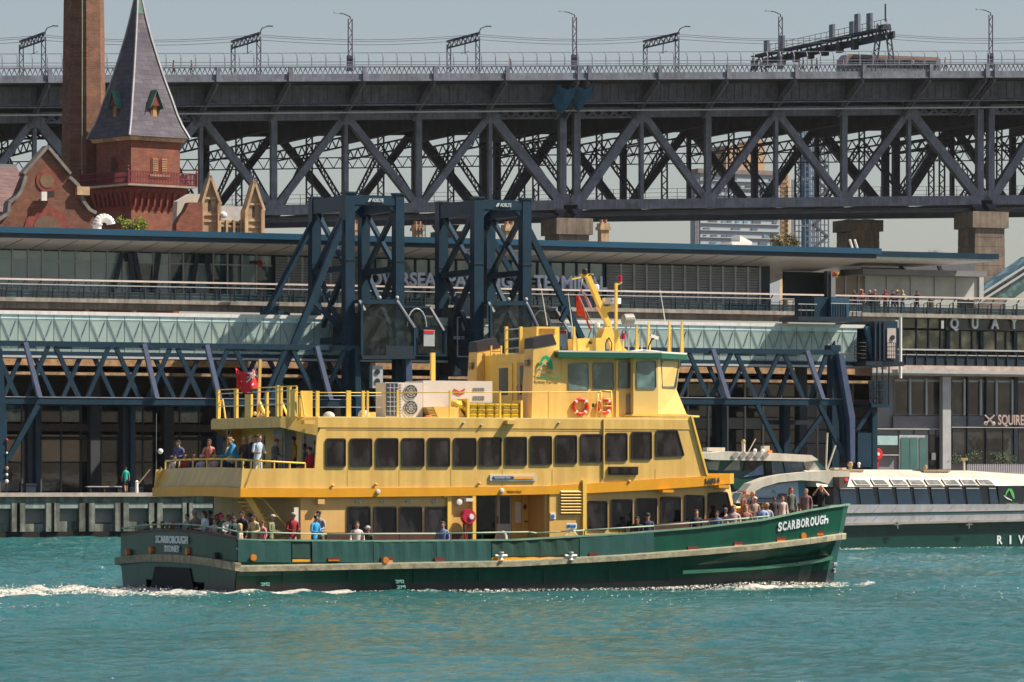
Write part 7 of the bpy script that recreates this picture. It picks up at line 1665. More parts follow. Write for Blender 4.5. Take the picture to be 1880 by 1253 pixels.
zz1 = fz(600,721,LI+.15)
ftube([f(545,721,LI+.15), f(700,721.5,LI+.15), f(1100,719.5,LI+.15)], .018, 'rail_wire', Y); ftube([f(545,727,LI+.15), f(700,727,LI+.15)], .014, 'rail_wire', M['lgrey']); ftube([f(545,748,LI+.15), f(700,748,LI+.15)], .010, 'rail_wire', M['lgrey'])
# stays, ladder hoops on the aft roof
for (u0,v0),(u1,v1) in (((474,731),(490,768)),((515,735),(529,768)),((476,742),(486,768))):
    mb = MB(); a = aft_pt(u0, fz(u0,v0,4), S0+.3); b = aft_pt(u1, ZD, S0+.3); mb.bar(a, b, .07, .05); mb.build('stay', Y, F0)
for u in (403, 548):
    mb = MB(); 
    P0 = [aft_pt(u, ZD, S0+.1), aft_pt(u+2, ZD+.62, S0+.1), aft_pt(u+6, ZD+.66, S0+.1), aft_pt(u+11, ZD, S0+.1)]; mb.path(P0, .028); mb.build('ladder_hoop', Y, F0)
for k in range(7): mb = MB(); c = aft_pt(462+k*5+random.random()*3, ZD+.08+.12*random.random(), S0+.4); mb.ell(c, .07,.10,.07,6,5); mb.build('coiled_gear', [M['grey'], M['brass'], Y][k%3], F0)
# flagstaff, boat bracket
p = aft_pt(474, ZD, S0+.25); q = aft_pt(477.5, fz(476,660,4.5), S0+.25)
mb = MB(); mb.bar(p, q, .10, .08); mb.build('flagstaff', mat('worn_staff', (.62,.42,.16), .5), F0)
# side roof vent shelf
a = f(560,772,LI-.35); 
for u in (568, 941): mb = MB(); c = f(u-9, 779, LI-.3); mb.box(c, (c[0]+.38, c[1]+.3, c[2]+.13)); mb.build('side_vent', M['sand'], F0)
for u,v in ((851,777),(884,781),(1026,777)): mb = MB(); mb.ell(f(u,v,LI-.05), .05,.06,.04,7,5); mb.build('lamp', M['lgrey'], F0)
# roof gear on the wheelhouse
zR = zr1+.06
mast = 'mast'
lm = 4.6
def mbar(p, q, w, nm, m=Y, d=None): mb = MB(); mb.bar(p, q, w, d or w); return mb.build(nm, m, F0)
P7 = lambda u, v, l=lm: f(u, v, l)
mbar(P7(1118,600), P7(1079,508), .17, 'mast', Y, .2); mbar(P7(1112,600), P7(1128,652), .2, 'mast_foot', Y)
fprism([(1098,563),(1132,562),(1108,581)], lm-.05, lm+.15, 'mast_bracket', Y); mbar(P7(1050,513), P7(1078,507), .05, 'yard', Y); mbar(P7(1088,535), P7(1097,530), .1, 'lamp_arm', Y)
for u, v, m_, r_ in ((1074,499,M['black'],.10),(1085,509,M['black'],.10),(1095,528,M['white'],.10),(1097,598,M['white'],.09),(1119,597,M['white'],.08)): mb = MB(); c = P7(u,v); mb.ring([(r_*.8,-r_),(r_,-r_*.6),(r_,r_*.6),(r_*.7,r_)], c, 12); mb.build('navigation_lamp', m_, F0)
mb = MB(); mb.box(P7(1070,507), tuple(Vector(P7(1090,503))+Vector((0,.3,0)))); mb.build('lamp_shelf', Y, F0)
rd = thing('radar', 'white flat radar scanner on the yellow ferry mast', 'radar', P7(1123,562)); mb = MB(); c = P7(1123,553); mb.slab([(c[0]+.33*math.cos(i*math.pi/8), c[1]+.33*math.sin(i*math.pi/8)) for i in range(16)], c[2]-.10, c[2]+.10); mb.build('dome', M['white'], rd); mb = MB(); mb.ring([(.1,0),(.1,.1)], (c[0],c[1],c[2]-.19), 10); mb.build('foot', M['lgrey'], rd); 
p = P7(1121,554,lm-.33); text('dome_text','RADAR',(p[0],c[1]-.345,p[2]),(p[0]+.2,c[1]-.345,p[2]),(0,0,1),mat('sign_blue2',(.02,.1,.35),.4),rd,depth=.01,h=.06)
mb = MB(); mb.bar(P7(1131,648,3.6), P7(1131,520,3.6), .09, .09); mb.bar(P7(1131,524,3.6), P7(1141,518,3.6), .07, .07); mb.build('light_pole', Y, F0)
fprism([(1133,600),(1133,650),(1160,650),(1141,635)], 3.55, 3.65, 'pole_web', Y)
for u, v, l_ in ((1138,512,3.6),(1144,618,3.0)): mb = MB(); mb.ring([(.075,-.1),(.075,.1),(.05,.12)], f(u,v,l_), 10); mb.build('red_lamp', mat('ruby', (.45,.0,.04), .2), F0)
mbar(f(1144,650,3.0), f(1144,625,3.0), .05, 'lamp_post', Y)
fprism([(1062,650),(1060,622),(1112,620),(1112,650)], 4.0, 4.8, 'roof_box', Y); mb = MB(); mb.ell(f(1092,650-20,4.0), .3,.3,.4) if 0 else None
fprism([(1104,622),(1110,604),(1124,602),(1130,622)], 4.1, 4.6, 'mast_step', Y)
mb = MB(); c = f(1084,629,3.97); mb.ell(c, .08,.05,.06); mb.build('box_lamp', M['black'], F0)
mb = MB(); c = f(1118,636,3.3); mb.path([(c[0]-.12,c[1],c[2]-.45),(c[0]-.13,c[1],c[2]+.1),(c[0],c[1],c[2]+.3),(c[0]+.11,c[1],c[2]+.1),(c[0]+.10,c[1],c[2]-.45)], .02); mb.build('cable_loop', M['black'], F0)
sl_ = thing('searchlight', 'grey drum searchlight on a forked stand above the wheelhouse', 'searchlight', f(1153,650,3.2))
c = f(1154,587,3.2); mb = MB(); mb.ring([(.12,-.22),(.19,-.2),(.21,.15),(.10,.22)], c, 16, 's'); mb.build('drum', mat('searchlight_grey', (.33,.31,.28), .5, var=.2), sl_, smooth=False)
mb = MB(); mb.path([(c[0]-.15,c[1],c[2]-.15),(c[0],c[1],c[2]-.45),(c[0]+.15,c[1],c[2]-.15)], .02); mb.tube((c[0],c[1],c[2]-.45),(c[0],c[1],zR), .025); mb.build('fork', M['lgrey'], sl_)
for u, v, l_ in ((1054,600,2.4),(1169,598,2.1),(1191,592,3.6),(1229,590,3.8),(1252,591,3.6),(1008+0,722,9)): 
    if l_ < 8: mb = MB(); a = f(u, 646, l_); b = f(u, v, l_); mb.loft([[(a[0]-.06,a[1]-.05,zR-.02),(a[0]+.06,a[1]-.05,zR-.02),(a[0]+.06,a[1]+.05,zR-.02),(a[0]-.06,a[1]+.05,zR-.02)],[(b[0]-.03,b[1]-.03,b[2]),(b[0]+.03,b[1]-.03,b[2]),(b[0]+.03,b[1]+.03,b[2]),(b[0]-.03,b[1]+.03,b[2])]]); mb.build('roof_stanchion', Y, F0)
for (a, b) in ((f(1005,598,6.0),f(992,520,6.0)),(f(1056,642,3.3),f(1043,538,3.3)),(f(1221,590,5.5),f(1212,532,5.5)),(f(1054,642,3.6),f(1050,600,3.6))):
    mb = MB(); mb.tube(a, b, .022, .010, 5); mb.build('whip_aerial', M['white'], F0)
cm_ = thing('roof_camera', 'small white camera with a bent cable on the wheelhouse roof', 'camera', f(1200,646,2.8)); c = f(1201,619,2.8)
mb = MB(); mb.bar((c[0]-.15,c[1],c[2]+.05),(c[0]+.15,c[1],c[2]-.04), .10,.1); mb.build('housing', M['white'], cm_); mb = MB(); mb.path([(c[0],c[1],c[2]-.05),(c[0]-.12,c[1],c[2]-.12),(c[0]-.22,c[1],c[2]-.35),(c[0]-.22,c[1],zR)], .022); mb.build('arm', M['black'], cm_)
ftube([f(1150,646,1.95), f(1180,643,1.9), f(1258,651,3.0)], .025, 'roof_rail', M['white'])
mbar(f(1178,646,2.4), f(1178,622,2.4), .04, 'roof_peg', M['lgrey'])
# life rings
for u, v, l_, r_, lb in ((1066,747,2.22,.30,'left red and white life ring hanging on the wheelhouse side'),(1109.5,746,2.22,.28,'right red life ring behind the small ladder on the wheelhouse side')):
    th = thing('life_ring', lb, 'life ring', f(u, v+16, l_), Q, 'life rings on the wheelhouse side'); c = f(u, v, l_); mb = MB(); mb.torus(c, r_-.045, .065, n=28, m=8); mb.build('ring', mat('ring_red', (.60,.03,.01), .45, var=.1), th, smooth=True)
    for k in range(4):
        an = math.pi/4+k*math.pi/2; mb = MB()
        for q in range(3):
            a1 = an-.10+q*.07; cc = (c[0]+(r_-.045)*math.cos(a1), c[1], c[2]+(r_-.045)*math.sin(a1)); rg = [] 
        d = Vector((math.cos(an),0,math.sin(an))); t_ = Vector((-math.sin(an),0,math.cos(an))); cc = Vector(c)+d*(r_-.045)
        rings = [[cc+t_*h+d*(.07*math.cos(b*math.pi/4))+Vector((0,1,0))*(.07*math.sin(b*math.pi/4)) for b in range(8)] for h in (-.035,.035)]; mb.loft(rings); mb.build('white_band', M['white'], th)
ftube([f(1095,768,LI+.3), f(1098,722,LI+.3), f(1103,718,LI+.3), f(1122,718,LI+.3), f(1124,768,LI+.3)], .024, 'ladder_hoop', Y); ftube([f(1104,718,LI+.3), f(1105,768,LI+.3)], .022, 'ladder_hoop', Y)
for v in (733, 746): ftube([f(1104,v,LI+.3), f(1123,v,LI+.3)], .02, 'ladder_rung', Y)
mb = MB(); mb.tube(f(1089,748,WL-.1), f(1089,741,WL-.1), .04); mb.build('bollard_lamp', M['black'], F0)
# deck bollards and foredeck fittings
for u, v, lb in ((920,1022,'pale twin-headed bollard at the left end of the netted gate'),(1048,1022,'grey twin-headed bollard at the right end of the netted gate')):
    th = thing('bollard', lb, 'bollard', f(u, v+8, -.15), Q, 'bollards on the ferry side'); c = f(u, v, -.15)
    mb = MB(); mb.ring([(.10,0),(.06,.06),(.06,.2),(.10,.24),(.09,.28)], (c[0],c[1],c[2]-.12), 10); mb.build('post', M['lgrey'], th); mb = MB(); mb.tube((c[0]-.22,c[1],c[2]+.02),(c[0]+.22,c[1],c[2]+.02), .05); mb.build('cross_bar', M['white'], th)
mb = MB(); mb.path([f(910,990,LI), f(915,978,LI-.2), f(924,977,LI-.4), f(929,984,LI-.5), f(930,994,LI-.6)], .05); mb.build('mooring_rope', mat('pale_rope', (.5,.45,.38), .8, var=.3, scale=9), label='loop of pale mooring rope hung over the ferry rail by the doorway', cat='rope')
bx = thing('deck_seat', 'yellow deck box bench on the ferry foredeck', 'bench', F3(FS+22.4, 6.5, deck_z(FS+22.4))); z_ = deck_z(FS+22)
mb = MB(); mb.box(F3(FS+21.2,6.0,z_), F3(FS+23.2,7.2,z_+.5)); mb.build('box', mat('ochre_box', (.55,.32,.08), .5), bx); mb = MB(); mb.path([F3(FS+21.3,7.2,z_+.5), F3(FS+21.3,7.2,z_+1.0), F3(FS+22.9,7.2,z_+1.0), F3(FS+23.0,7.2,z_+.5)], .05); mb.build('back_rail', Y, bx)
# ensigns
def flag(label, P, m, base, extra=None):
    n, k = 14, 9; th = thing('flag', label, 'flag', base); grid = []
    for j in range(k+1):
        for i in range(n+1): grid.append(P(i/n, j/k))
    mb = MB(); mb.add(grid, [(j*(n+1)+i, j*(n+1)+i+1, (j+1)*(n+1)+i+1, (j+1)*(n+1)+i) for j in range(k) for i in range(n)])
    c = mb.build('cloth', m, th, smooth=True); sol = c.modifiers.new('s','SOLIDIFY'); sol.thickness = .008
    if extra: extra(th, P)
    return th
FR = mat('ensign_red', (.62,.012,.02), .7, var=.12, scale=4)
b0 = aft_pt(476, 0, S0+.2); 
def PF(x, y):       # hoist at the staff (x=0), streaming to the left; y=0 top
    base_s, base_t = b0[0], b0[1]; z_ = fz(476, 674, 4.5)
    return (base_s-.06-x*.62+.05*math.sin(x*7+y*2), base_t+x*1.02*.55+.10*math.sin(x*8.5+1.2+y), z_-.10*x-y*.70-.10*math.sin(x*3.6)+.05*math.sin(x*9))
def ens(th, P):
    def strip(a, b, w, nm, m, off=.014):
        mb = MB(); n_ = 7; A = Vector((a[0],a[1])); B_ = Vector((b[0],b[1])); d = (B_-A).normalized(); pn = Vector((-d.y, d.x))*w; vs = []
        for i in range(n_+1):
            q = A+(B_-A)*(i/n_)
            for sg in (1,-1): p = P(q.x+pn.x*sg, q.y+pn.y*sg); vs.append((p[0]-off*.5, p[1]-off, p[2]))
        mb.add(vs, [(2*i, 2*i+1, 2*i+3, 2*i+2) for i in range(n_)]); mb.build(nm, m, th)
    vs = []; mb = MB()
    for j in range(6):
        for i in range(7): p = P(.01+.46*i/6, .01+.48*j/5); vs.append((p[0]-.003, p[1]-.007, p[2]))
    mb.add(vs, [(j*7+i, j*7+i+1, (j+1)*7+i+1, (j+1)*7+i) for j in range(5) for i in range(6)]); mb.build('canton', mat('ensign_blue', (.02,.02,.12), .7), th)
    W2 = mat('ensign_white', (.7,.62,.55), .7)
    strip((.02,.02),(.46,.48),.035,'saltire',W2,.012); strip((.02,.48),(.46,.02),.035,'saltire',W2,.012); strip((.24,.01),(.24,.49),.045,'cross',W2,.016); strip((.01,.25),(.47,.25),.05,'cross',W2,.016)
    strip((.24,.01),(.24,.49),.022,'inner_cross',FR,.020); strip((.01,.25),(.47,.25),.025,'inner_cross',FR,.020)
    for x, y, r_ in ((.24,.76,.085),(.74,.16,.05),(.74,.84,.055),(.62,.45,.05),(.88,.40,.05),(.81,.60,.03)):
        mb = MB(); pts = []
        for k in range(14): rr = r_*(1 if k%2 == 0 else .45); an = k*math.pi/7; p = P(x+rr*math.cos(an)*.8, y+rr*math.sin(an)); pts.append((p[0]-.006, p[1]-.014, p[2]))
        mb.add(pts, [tuple(range(14))]); mb.build('star', W2, th)
flag('red ensign with union canton and white stars flying over the ferry stern roof', PF, FR, b0[:2]+(ZD+1.2,), ens)
c0 = f(1058, 541, 5.0); fl_m = mat('orange_red_flag', (.75,.06,.015), .7, var=.15, scale=4)
def PF2(x, y): 
    a = Vector(f(1058,541,5.0)).lerp(Vector(f(1061,578,5.0)), y); b = Vector(f(1066,545,5.0)).lerp(Vector(f(1088,600,5.0)), min(1, y*1.0)); p = a.lerp(b, x); return (p.x, p.y+.10*math.sin(x*7+y*2), p.z+.06*math.sin(x*5)*y-.10*x*y)
flag('limp orange red flag hanging beside the yellow ferry mast', PF2, fl_m, f(1070,600,5.0))
mb = MB(); 
def PF3(x, y): a = Vector(f(1062,528,4.9)).lerp(Vector(f(1083,566,4.9)), y); return (a.x+x*.14, a.y-.05*math.sin(x*6+y*5), a.z-.05*x)
fl3 = flag('small red, white and blue flag gathered on the halyard above the orange flag', PF3, mat('faded_pink_flag', (.45,.12,.20), .7, var=.5, scale=14, dirt=(.5,.5,.6)), f(1072,566,4.9))
ftube([P7(1070,512), P7(1063,545), P7(1090,600), P7(1110,612)], .010, 'halyard', M['lgrey'])
# ================================================================== white and green river catamaran behind the bow
RT = 216.0
RV = thing('river_catamaran', 'low white and green catamaran ferry with long dark windows, cut by the right picture edge', 'ferry', (Q.un(1700,1008,RT)[0], RT+4, 0))
def r(u, v, t=0): return Q.un(u, v, RT+t)
def rprism(pts, t0, t1, nm, m, par=None): mb = MB(); mb.prism([(lambda p: (p[0], p[2]))(r(u, v, t0)) for u, v in pts], RT+t0, RT+t1); return mb.build(nm, m, par or RV)
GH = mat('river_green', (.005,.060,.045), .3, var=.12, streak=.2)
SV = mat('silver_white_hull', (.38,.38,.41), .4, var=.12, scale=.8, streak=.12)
RWH = mat('beige_white_roof', (.62,.57,.48), .5, var=.14, scale=.8, streak=.15)  # beige white with random dirt and streaks
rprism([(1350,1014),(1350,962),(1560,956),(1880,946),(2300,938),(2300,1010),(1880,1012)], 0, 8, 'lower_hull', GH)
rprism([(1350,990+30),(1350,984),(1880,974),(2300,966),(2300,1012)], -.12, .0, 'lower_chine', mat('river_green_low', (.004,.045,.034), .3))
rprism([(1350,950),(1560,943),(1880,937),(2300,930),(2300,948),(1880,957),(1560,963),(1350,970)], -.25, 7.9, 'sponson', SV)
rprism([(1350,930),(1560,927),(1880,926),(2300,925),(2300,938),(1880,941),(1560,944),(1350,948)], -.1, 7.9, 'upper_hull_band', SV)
for y in (0,): rprism([(1350,968),(1560,960.5),(1880,953.5),(2300,945),(2300,949),(1880,957.5),(1560,965),(1350,973)], -.4, -.2, 'fender', mat('fender_grey', (.33,.30,.27), .6))
rprism([(1350,946),(1560,942.5),(1880,937.5),(2300,932),(2300,934.5),(1880,940),(1560,945),(1350,949)], -.3, -.05, 'green_stripe', GH)
for i in range(22):    # panel seams
    u = 1500+i*34; 
    mb = MB(); mb.bar(r(u+12,929,-.12), r(u,941,-.12), .03, .02); mb.build('panel_seam', mat('seam_grey', (.28,.28,.32), .5), RV)
    mb = MB(); mb.bar(r(u+10,947,-.27), r(u,957,-.27), .03, .02); mb.build('panel_seam', mat('seam_grey', (.28,.28,.32), .5), RV)
# window band
DB = mat('window_band_navy', (.008,.016,.028), .12, var=.2, spec=.7)
rprism([(1530,895),(1880,893),(2300,891),(2300,936),(1530,936)], .1, 7.7, 'window_band', DB)
GW_ = glass_mat('blue_cabin_glass', (.012,.035,.065), col2=(.03,.06,.10), scale=.6, spec=.8)
def rquad(pts, t, th_, nm, m, par=None): return rprism(pts, t, t+th_, nm, m, par)
for a in (1541,1577,1612,1645,1677,1709,1741,1773,1815):
    w = 32 if a == 1541 else 28
    if a == 1815: w = 16
    p = rquad([(a+5,932),(a+w+4 if a > 1541 else a+w,932),(a+w-3,898),(a,898)], .04, .05, 'window', GW_)
    rquad([(a+1,898),(a+w-3,898),(a+w-3,896),(a+1,896)], .0, .04, 'sill_light', M['lgrey'], p)
rprism([(1832,893),(1876,893),(1876,934),(1836,934)], .02, .06, 'logo_panel', mat('dark_logo_panel', (.02,.025,.028), .3), RV)
GN = mat('fresh_green', (.10,.42,.10), .5, var=0)
def rband(pts, nm, m, t=-.01):
    vs = []; n = len(pts)
    for i, (u, v, ww) in enumerate(pts):
        a = Vector(r(u, v, t)); d = (Vector(r(*pts[min(i+1, n-1)][:2], t))-Vector(r(*pts[max(i-1, 0)][:2], t))).normalized(); pn = Vector((-d.z, 0, d.x))*(ww/34/2); vs += [a+pn, a-pn]
    mb = MB(); mb.add([tuple(v) for v in vs], [(2*i, 2*i+1, 2*i+3, 2*i+2) for i in range(n-1)]); mb.build(nm, m, RV)
rband([(1845,914,1),(1848,905,3),(1852,899,4),(1856,900,6),(1859,907,6.5),(1862,916,3)], 'emblem_arc', GN); rband([(1843,910,1),(1849,915,2.5),(1858,919,1.5)], 'emblem_wave', M['signwhite'])
p = r(1848,926,-.01); text('lettering','Sydney Ferries',p,(p[0]+.78,p[1],p[2]),(0,0,1),GN,RV,depth=.01,h=.10)
# roof with small skylight windows
roof = MB(); prof_u = [1500,1560,1660,1760,1840,1890,2000,2300]; top_v = [861,862,862.5,863,864.5,868,875,880]; bot_v = [894,894,894,893,892,892,891,890]
rings = []
for u, tv, bv in zip(prof_u, top_v, bot_v):
    a = r(u, bv, .05); b = r(u, tv+17, .15); c = r(u, tv+4, 1.6); d = r(u, tv, 3.6)
    s_ = r(u, bv, .05)[0]
    z0, z1, z2, z3 = a[2], r(u, tv+15, .3)[2], r(u, tv+3, 1.6)[2], r(u, tv, 3.6)[2]
    rings.append([(s_, RT+.05, z0), (s_, RT+.35, z1), (s_, RT+1.6, z2), (s_, RT+3.6, z3), (s_, RT+6.2, z2), (s_, RT+7.5, z1), (s_, RT+7.8, z0)])
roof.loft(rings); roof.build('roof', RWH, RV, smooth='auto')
def rq3(pts, nm, m, par=None):  # window lying in the sloping roof edge: pts (u, v) with t by height
    P = [r(u, v, .05+.3*(894-v)/17.0-.05) for u, v in pts]; mb = MB(); mb.add([(p[0], p[1]-.03, p[2]) for p in P]+[(p[0], p[1]+.05, p[2]) for p in P], [(0,1,2,3),(0,4,5,1),(1,5,6,2),(2,6,7,3),(3,7,4,0)]); return mb.build(nm, m, par or RV)
for i, a in enumerate((1564,1598,1633,1665,1697,1729,1761,1792)):
    w_ = rq3([(a+7,891),(a+35,891),(a+25,880),(a,880)], 'skylight', mat('skylight_frame', (.32,.29,.25), .5)); 
    P = [r(u, v, .05+.3*(894-v)/17.0-.05) for u, v in ((a+9,889.5),(a+32,889.5),(a+23,881.5),(a+3,881.5))]; mb = MB(); mb.add([(p[0], p[1]-.04, p[2]) for p in P], [(0,1,2,3)]); mb.build('pane', glass_mat('skylight_glass', (.12,.13,.13), col2=(.32,.32,.30), scale=2), w_)
for u0, u1 in ((1541,1587),(1698,1746)): mb = MB(); a = r(u0, 866, 1.2); b = r(u1, 866, 1.2); mb.box((a[0], RT+1.3, a[2]-.02), (b[0], RT+2.6, a[2]+.10)); mb.build('roof_hatch', mat('tan_hatch', (.32,.22,.14), .7), RV)
# sweeping white arch and the open fore part
GP = mat('blue_grey_panel', (.30,.34,.44), .4, var=.05)
rprism([(1375,935),(1375,905),(1420,890),(1465,884),(1468,935)], .6, 1.0, 'side_screen', GP)
rprism([(1368,902),(1380,888),(1410,877),(1440,871),(1480,867),(1530,864),(1560,866),(1560,880),(1534,894),(1505,884),(1470,882),(1430,886),(1400,895),(1375,909)], .1, 1.0, 'roof_arch', RWH)
rprism([(1350,925),(1362,905),(1380,893),(1395,888),(1390,900),(1378,930)], .3, 1.2, 'arch_foot', RWH)
rprism([(1383,892),(1393,887),(1391,892),(1383,897)], .22, .29, 'arch_window', mat('arch_window', (.10,.13,.2), .2))
rprism([(1350,936),(1350,926),(1460,924),(1460,936)], .2, 1.2, 'gunwale', SV); 
for v in (915, 920): rprism([(1384,v+2),(1384,v),(1455,v-1),(1455,v+1)], .5, .58, 'louvre', M['navy_dark'])
rprism([(1467,935),(1465,884),(1474,882),(1480,888),(1477,935)], .7, .9, 'open_door', mat('blue_door', (.03,.14,.22), .4))
rprism([(1477,936),(1472,884),(1533,895),(1533,936)], 2.2, 2.4, 'doorway', M['black'])
rprism([(1470,935),(1473,884),(1476,884),(1476,935)], 1.2, 1.4, 'door_jamb', RWH)
rprism([(1478,884),(1500,876),(1545,880),(1536,895),(1505,890)], 1.05, 2.5, 'canopy', RWH)
p = r(1428,913,.58); text('hull_number','18706',p,(p[0]+.58,p[1],p[2]),(0,0,1),M['lead'],RV,depth=.02,bold=.02,h=.20)
rband([(1417,908,1),(1418,903,2),(1420,901,2.5),(1422.5,903,2.8),(1423.5,908,1.5)], 'emblem_arc', GL if 'GL' in globals() else GN, .57)
# wheelhouse
WHR = [(1291,838),(1300,832),(1340,829),(1420,832),(1490,836),(1503,845),(1480,848),(1400,846),(1310,845),(1292,842)]
rprism(WHR, 1.5, 6.5, 'wheelhouse_roof', RWH)
rprism([(1292,846),(1300,843),(1402,846),(1500,846),(1520,865),(1480,868),(1440,872),(1408,878),(1380,890),(1350,900),(1340,880)], 1.9, 6.1, 'wheelhouse_body', mat('green_wheelhouse', (.01,.07,.05), .4))
gr_w = glass_mat('wheelhouse_glass', (.05,.12,.17), col2=(.20,.24,.24), scale=1.5)
cg_ = glass_mat('cream_glass', (.22,.22,.17), col2=(.36,.34,.26), scale=1.0)  # cream tinted panes
for pts, m_ in (([(1302,863),(1296,849),(1322,846),(1318,864)],cg_),([(1328,864),(1345,848),(1358,846),(1358,864)],cg_),([(1364,866),(1368,848),(1400,847),(1384,862)],M['glass']),([(1365,876),(1400,853),(1402,872)],mat('pale_blue_glass',(.12,.22,.38),.15,var=.3)),([(1418,871),(1416,846),(1434,846),(1440,870)],gr_w),([(1443,869),(1438,846),(1472,846),(1475,867)],gr_w),([(1480,867),(1475,847),(1494,847),(1508,866)],glass_mat('white_streak_glass', (.25,.25,.24), col2=(.45,.44,.42), scale=2))):
    rprism(pts, 1.84, 1.89, 'window', m_)
rprism([(1406,872),(1404,848),(1413,848),(1415,871)], 1.82, 1.89, 'doorway', M['black'])
for i in range(5): a = 1345+i*14; mb = MB(); mb.bar(r(a,840,1.45), r(a+9,832,1.45), .25, .03); mb.build('roof_step', mat('step_brown', (.25,.22,.2), .6), RV)
rprism([(1298,829),(1298,822),(1331,822),(1331,829)], 3, 3.5, 'radar_bar', RWH); rprism([(1308,836),(1308,829),(1322,829),(1322,836)], 3, 3.5, 'radar_foot', RWH)
def rt(pts, rr, nm, m, t=3.0): mb = MB(); mb.path([r(u, v, t) for u, v in pts], rr, 6); mb.build(nm, m, RV)
rt([(1365,833),(1365,812)], .10, 'light_mast', RWH); mb = MB(); mb.ell(r(1365,812,3), .13,.13,.16,8,6); mb.build('mast_lamp', M['brass'], RV)
rt([(1374,830),(1387,806)], .03, 'aerial', RWH); rt([(1516,866),(1519,795)], .05, 'aerial', RWH); rt([(1519,862),(1534,818)], .05, 'aerial', RWH); 
for u in (1386,1400): mb = MB(); mb.ell(r(u,828,2.5), .12,.12,.12,8,6); mb.build('dome', M['white'], RV)
rprism([(1403,831),(1403,819),(1413,819),(1413,831)], 2.5, 2.9, 'roof_box', RWH); rprism([(1411,832),(1411,827),(1418,827),(1418,832)], 2.4, 2.6, 'orange_beacon', mat('orange_beacon', (.8,.25,.02), .3))
rprism([(1541,897),(1541,876),(1560,876),(1556,893),(1550,897)], -.6, .2, 'side_light_box', mat('dark_light_box', (.10,.06,.05), .5)); mb = MB(); mb.ring([(.03,-.05),(.07,-.05),(.08,.03)], r(1554,881,-.6), 10, 't'); mb.build('red_light', mat('red_lamp', (.8,.01,.02), .2, emis=(1,.02,.03,1.5)), RV)
for u, v, rr in ((1561,853,.17),(1577,852,.10),(1699,858,.13)): mb = MB(); mb.ell(r(u,v,3), rr,rr,rr,8,6); mb.ring([(rr*.6,-rr*2),(rr*.6,0)], r(u,v,3), 8); mb.build('roof_lamp', [M['brass'],M['white']][u > 1570 and u < 1600], RV)
rt([(1770,866),(1770,846)], .06, 'roof_post', RWH); rprism([(1765,846),(1765,841),(1777,841),(1777,846)], 2.9, 3.1, 'post_head', M['brass'])
for u in (1532,1546): rprism([(u,865),(u,859),(u+8,859),(u+8,865)], 2.5, 3, 'winch', RWH)
rprism([(1644,968),(1644,958),(1652,958),(1652,968)], -.45, -.26, 'cleat', M['grey']) if 0 else None
for u in (1648,1779): mb = MB(); mb.bar(r(u,958,-.45), r(u,971,-.45), .06,.05); mb.bar(r(u-5,964,-.45), r(u+6,963,-.45), .06,.05); mb.build('cleat', M['grey'], RV)
for ch_, u0, u1 in (('R',1830,1840),('I',1853,1856),('V',1869,1880),('E',1893,1902),('R',1914,1924)):
    a = r(u0, 999-(u0-1830)*.01, -.13); b = r(u1, 999-(u1-1830)*.01, -.13); text('name_letter', ch_, (a[0], RT-.14, a[2]), (b[0], RT-.14, a[2]), (0,0,1), M['signwhite'], RV, depth=.03, bold=.02, h=.47)
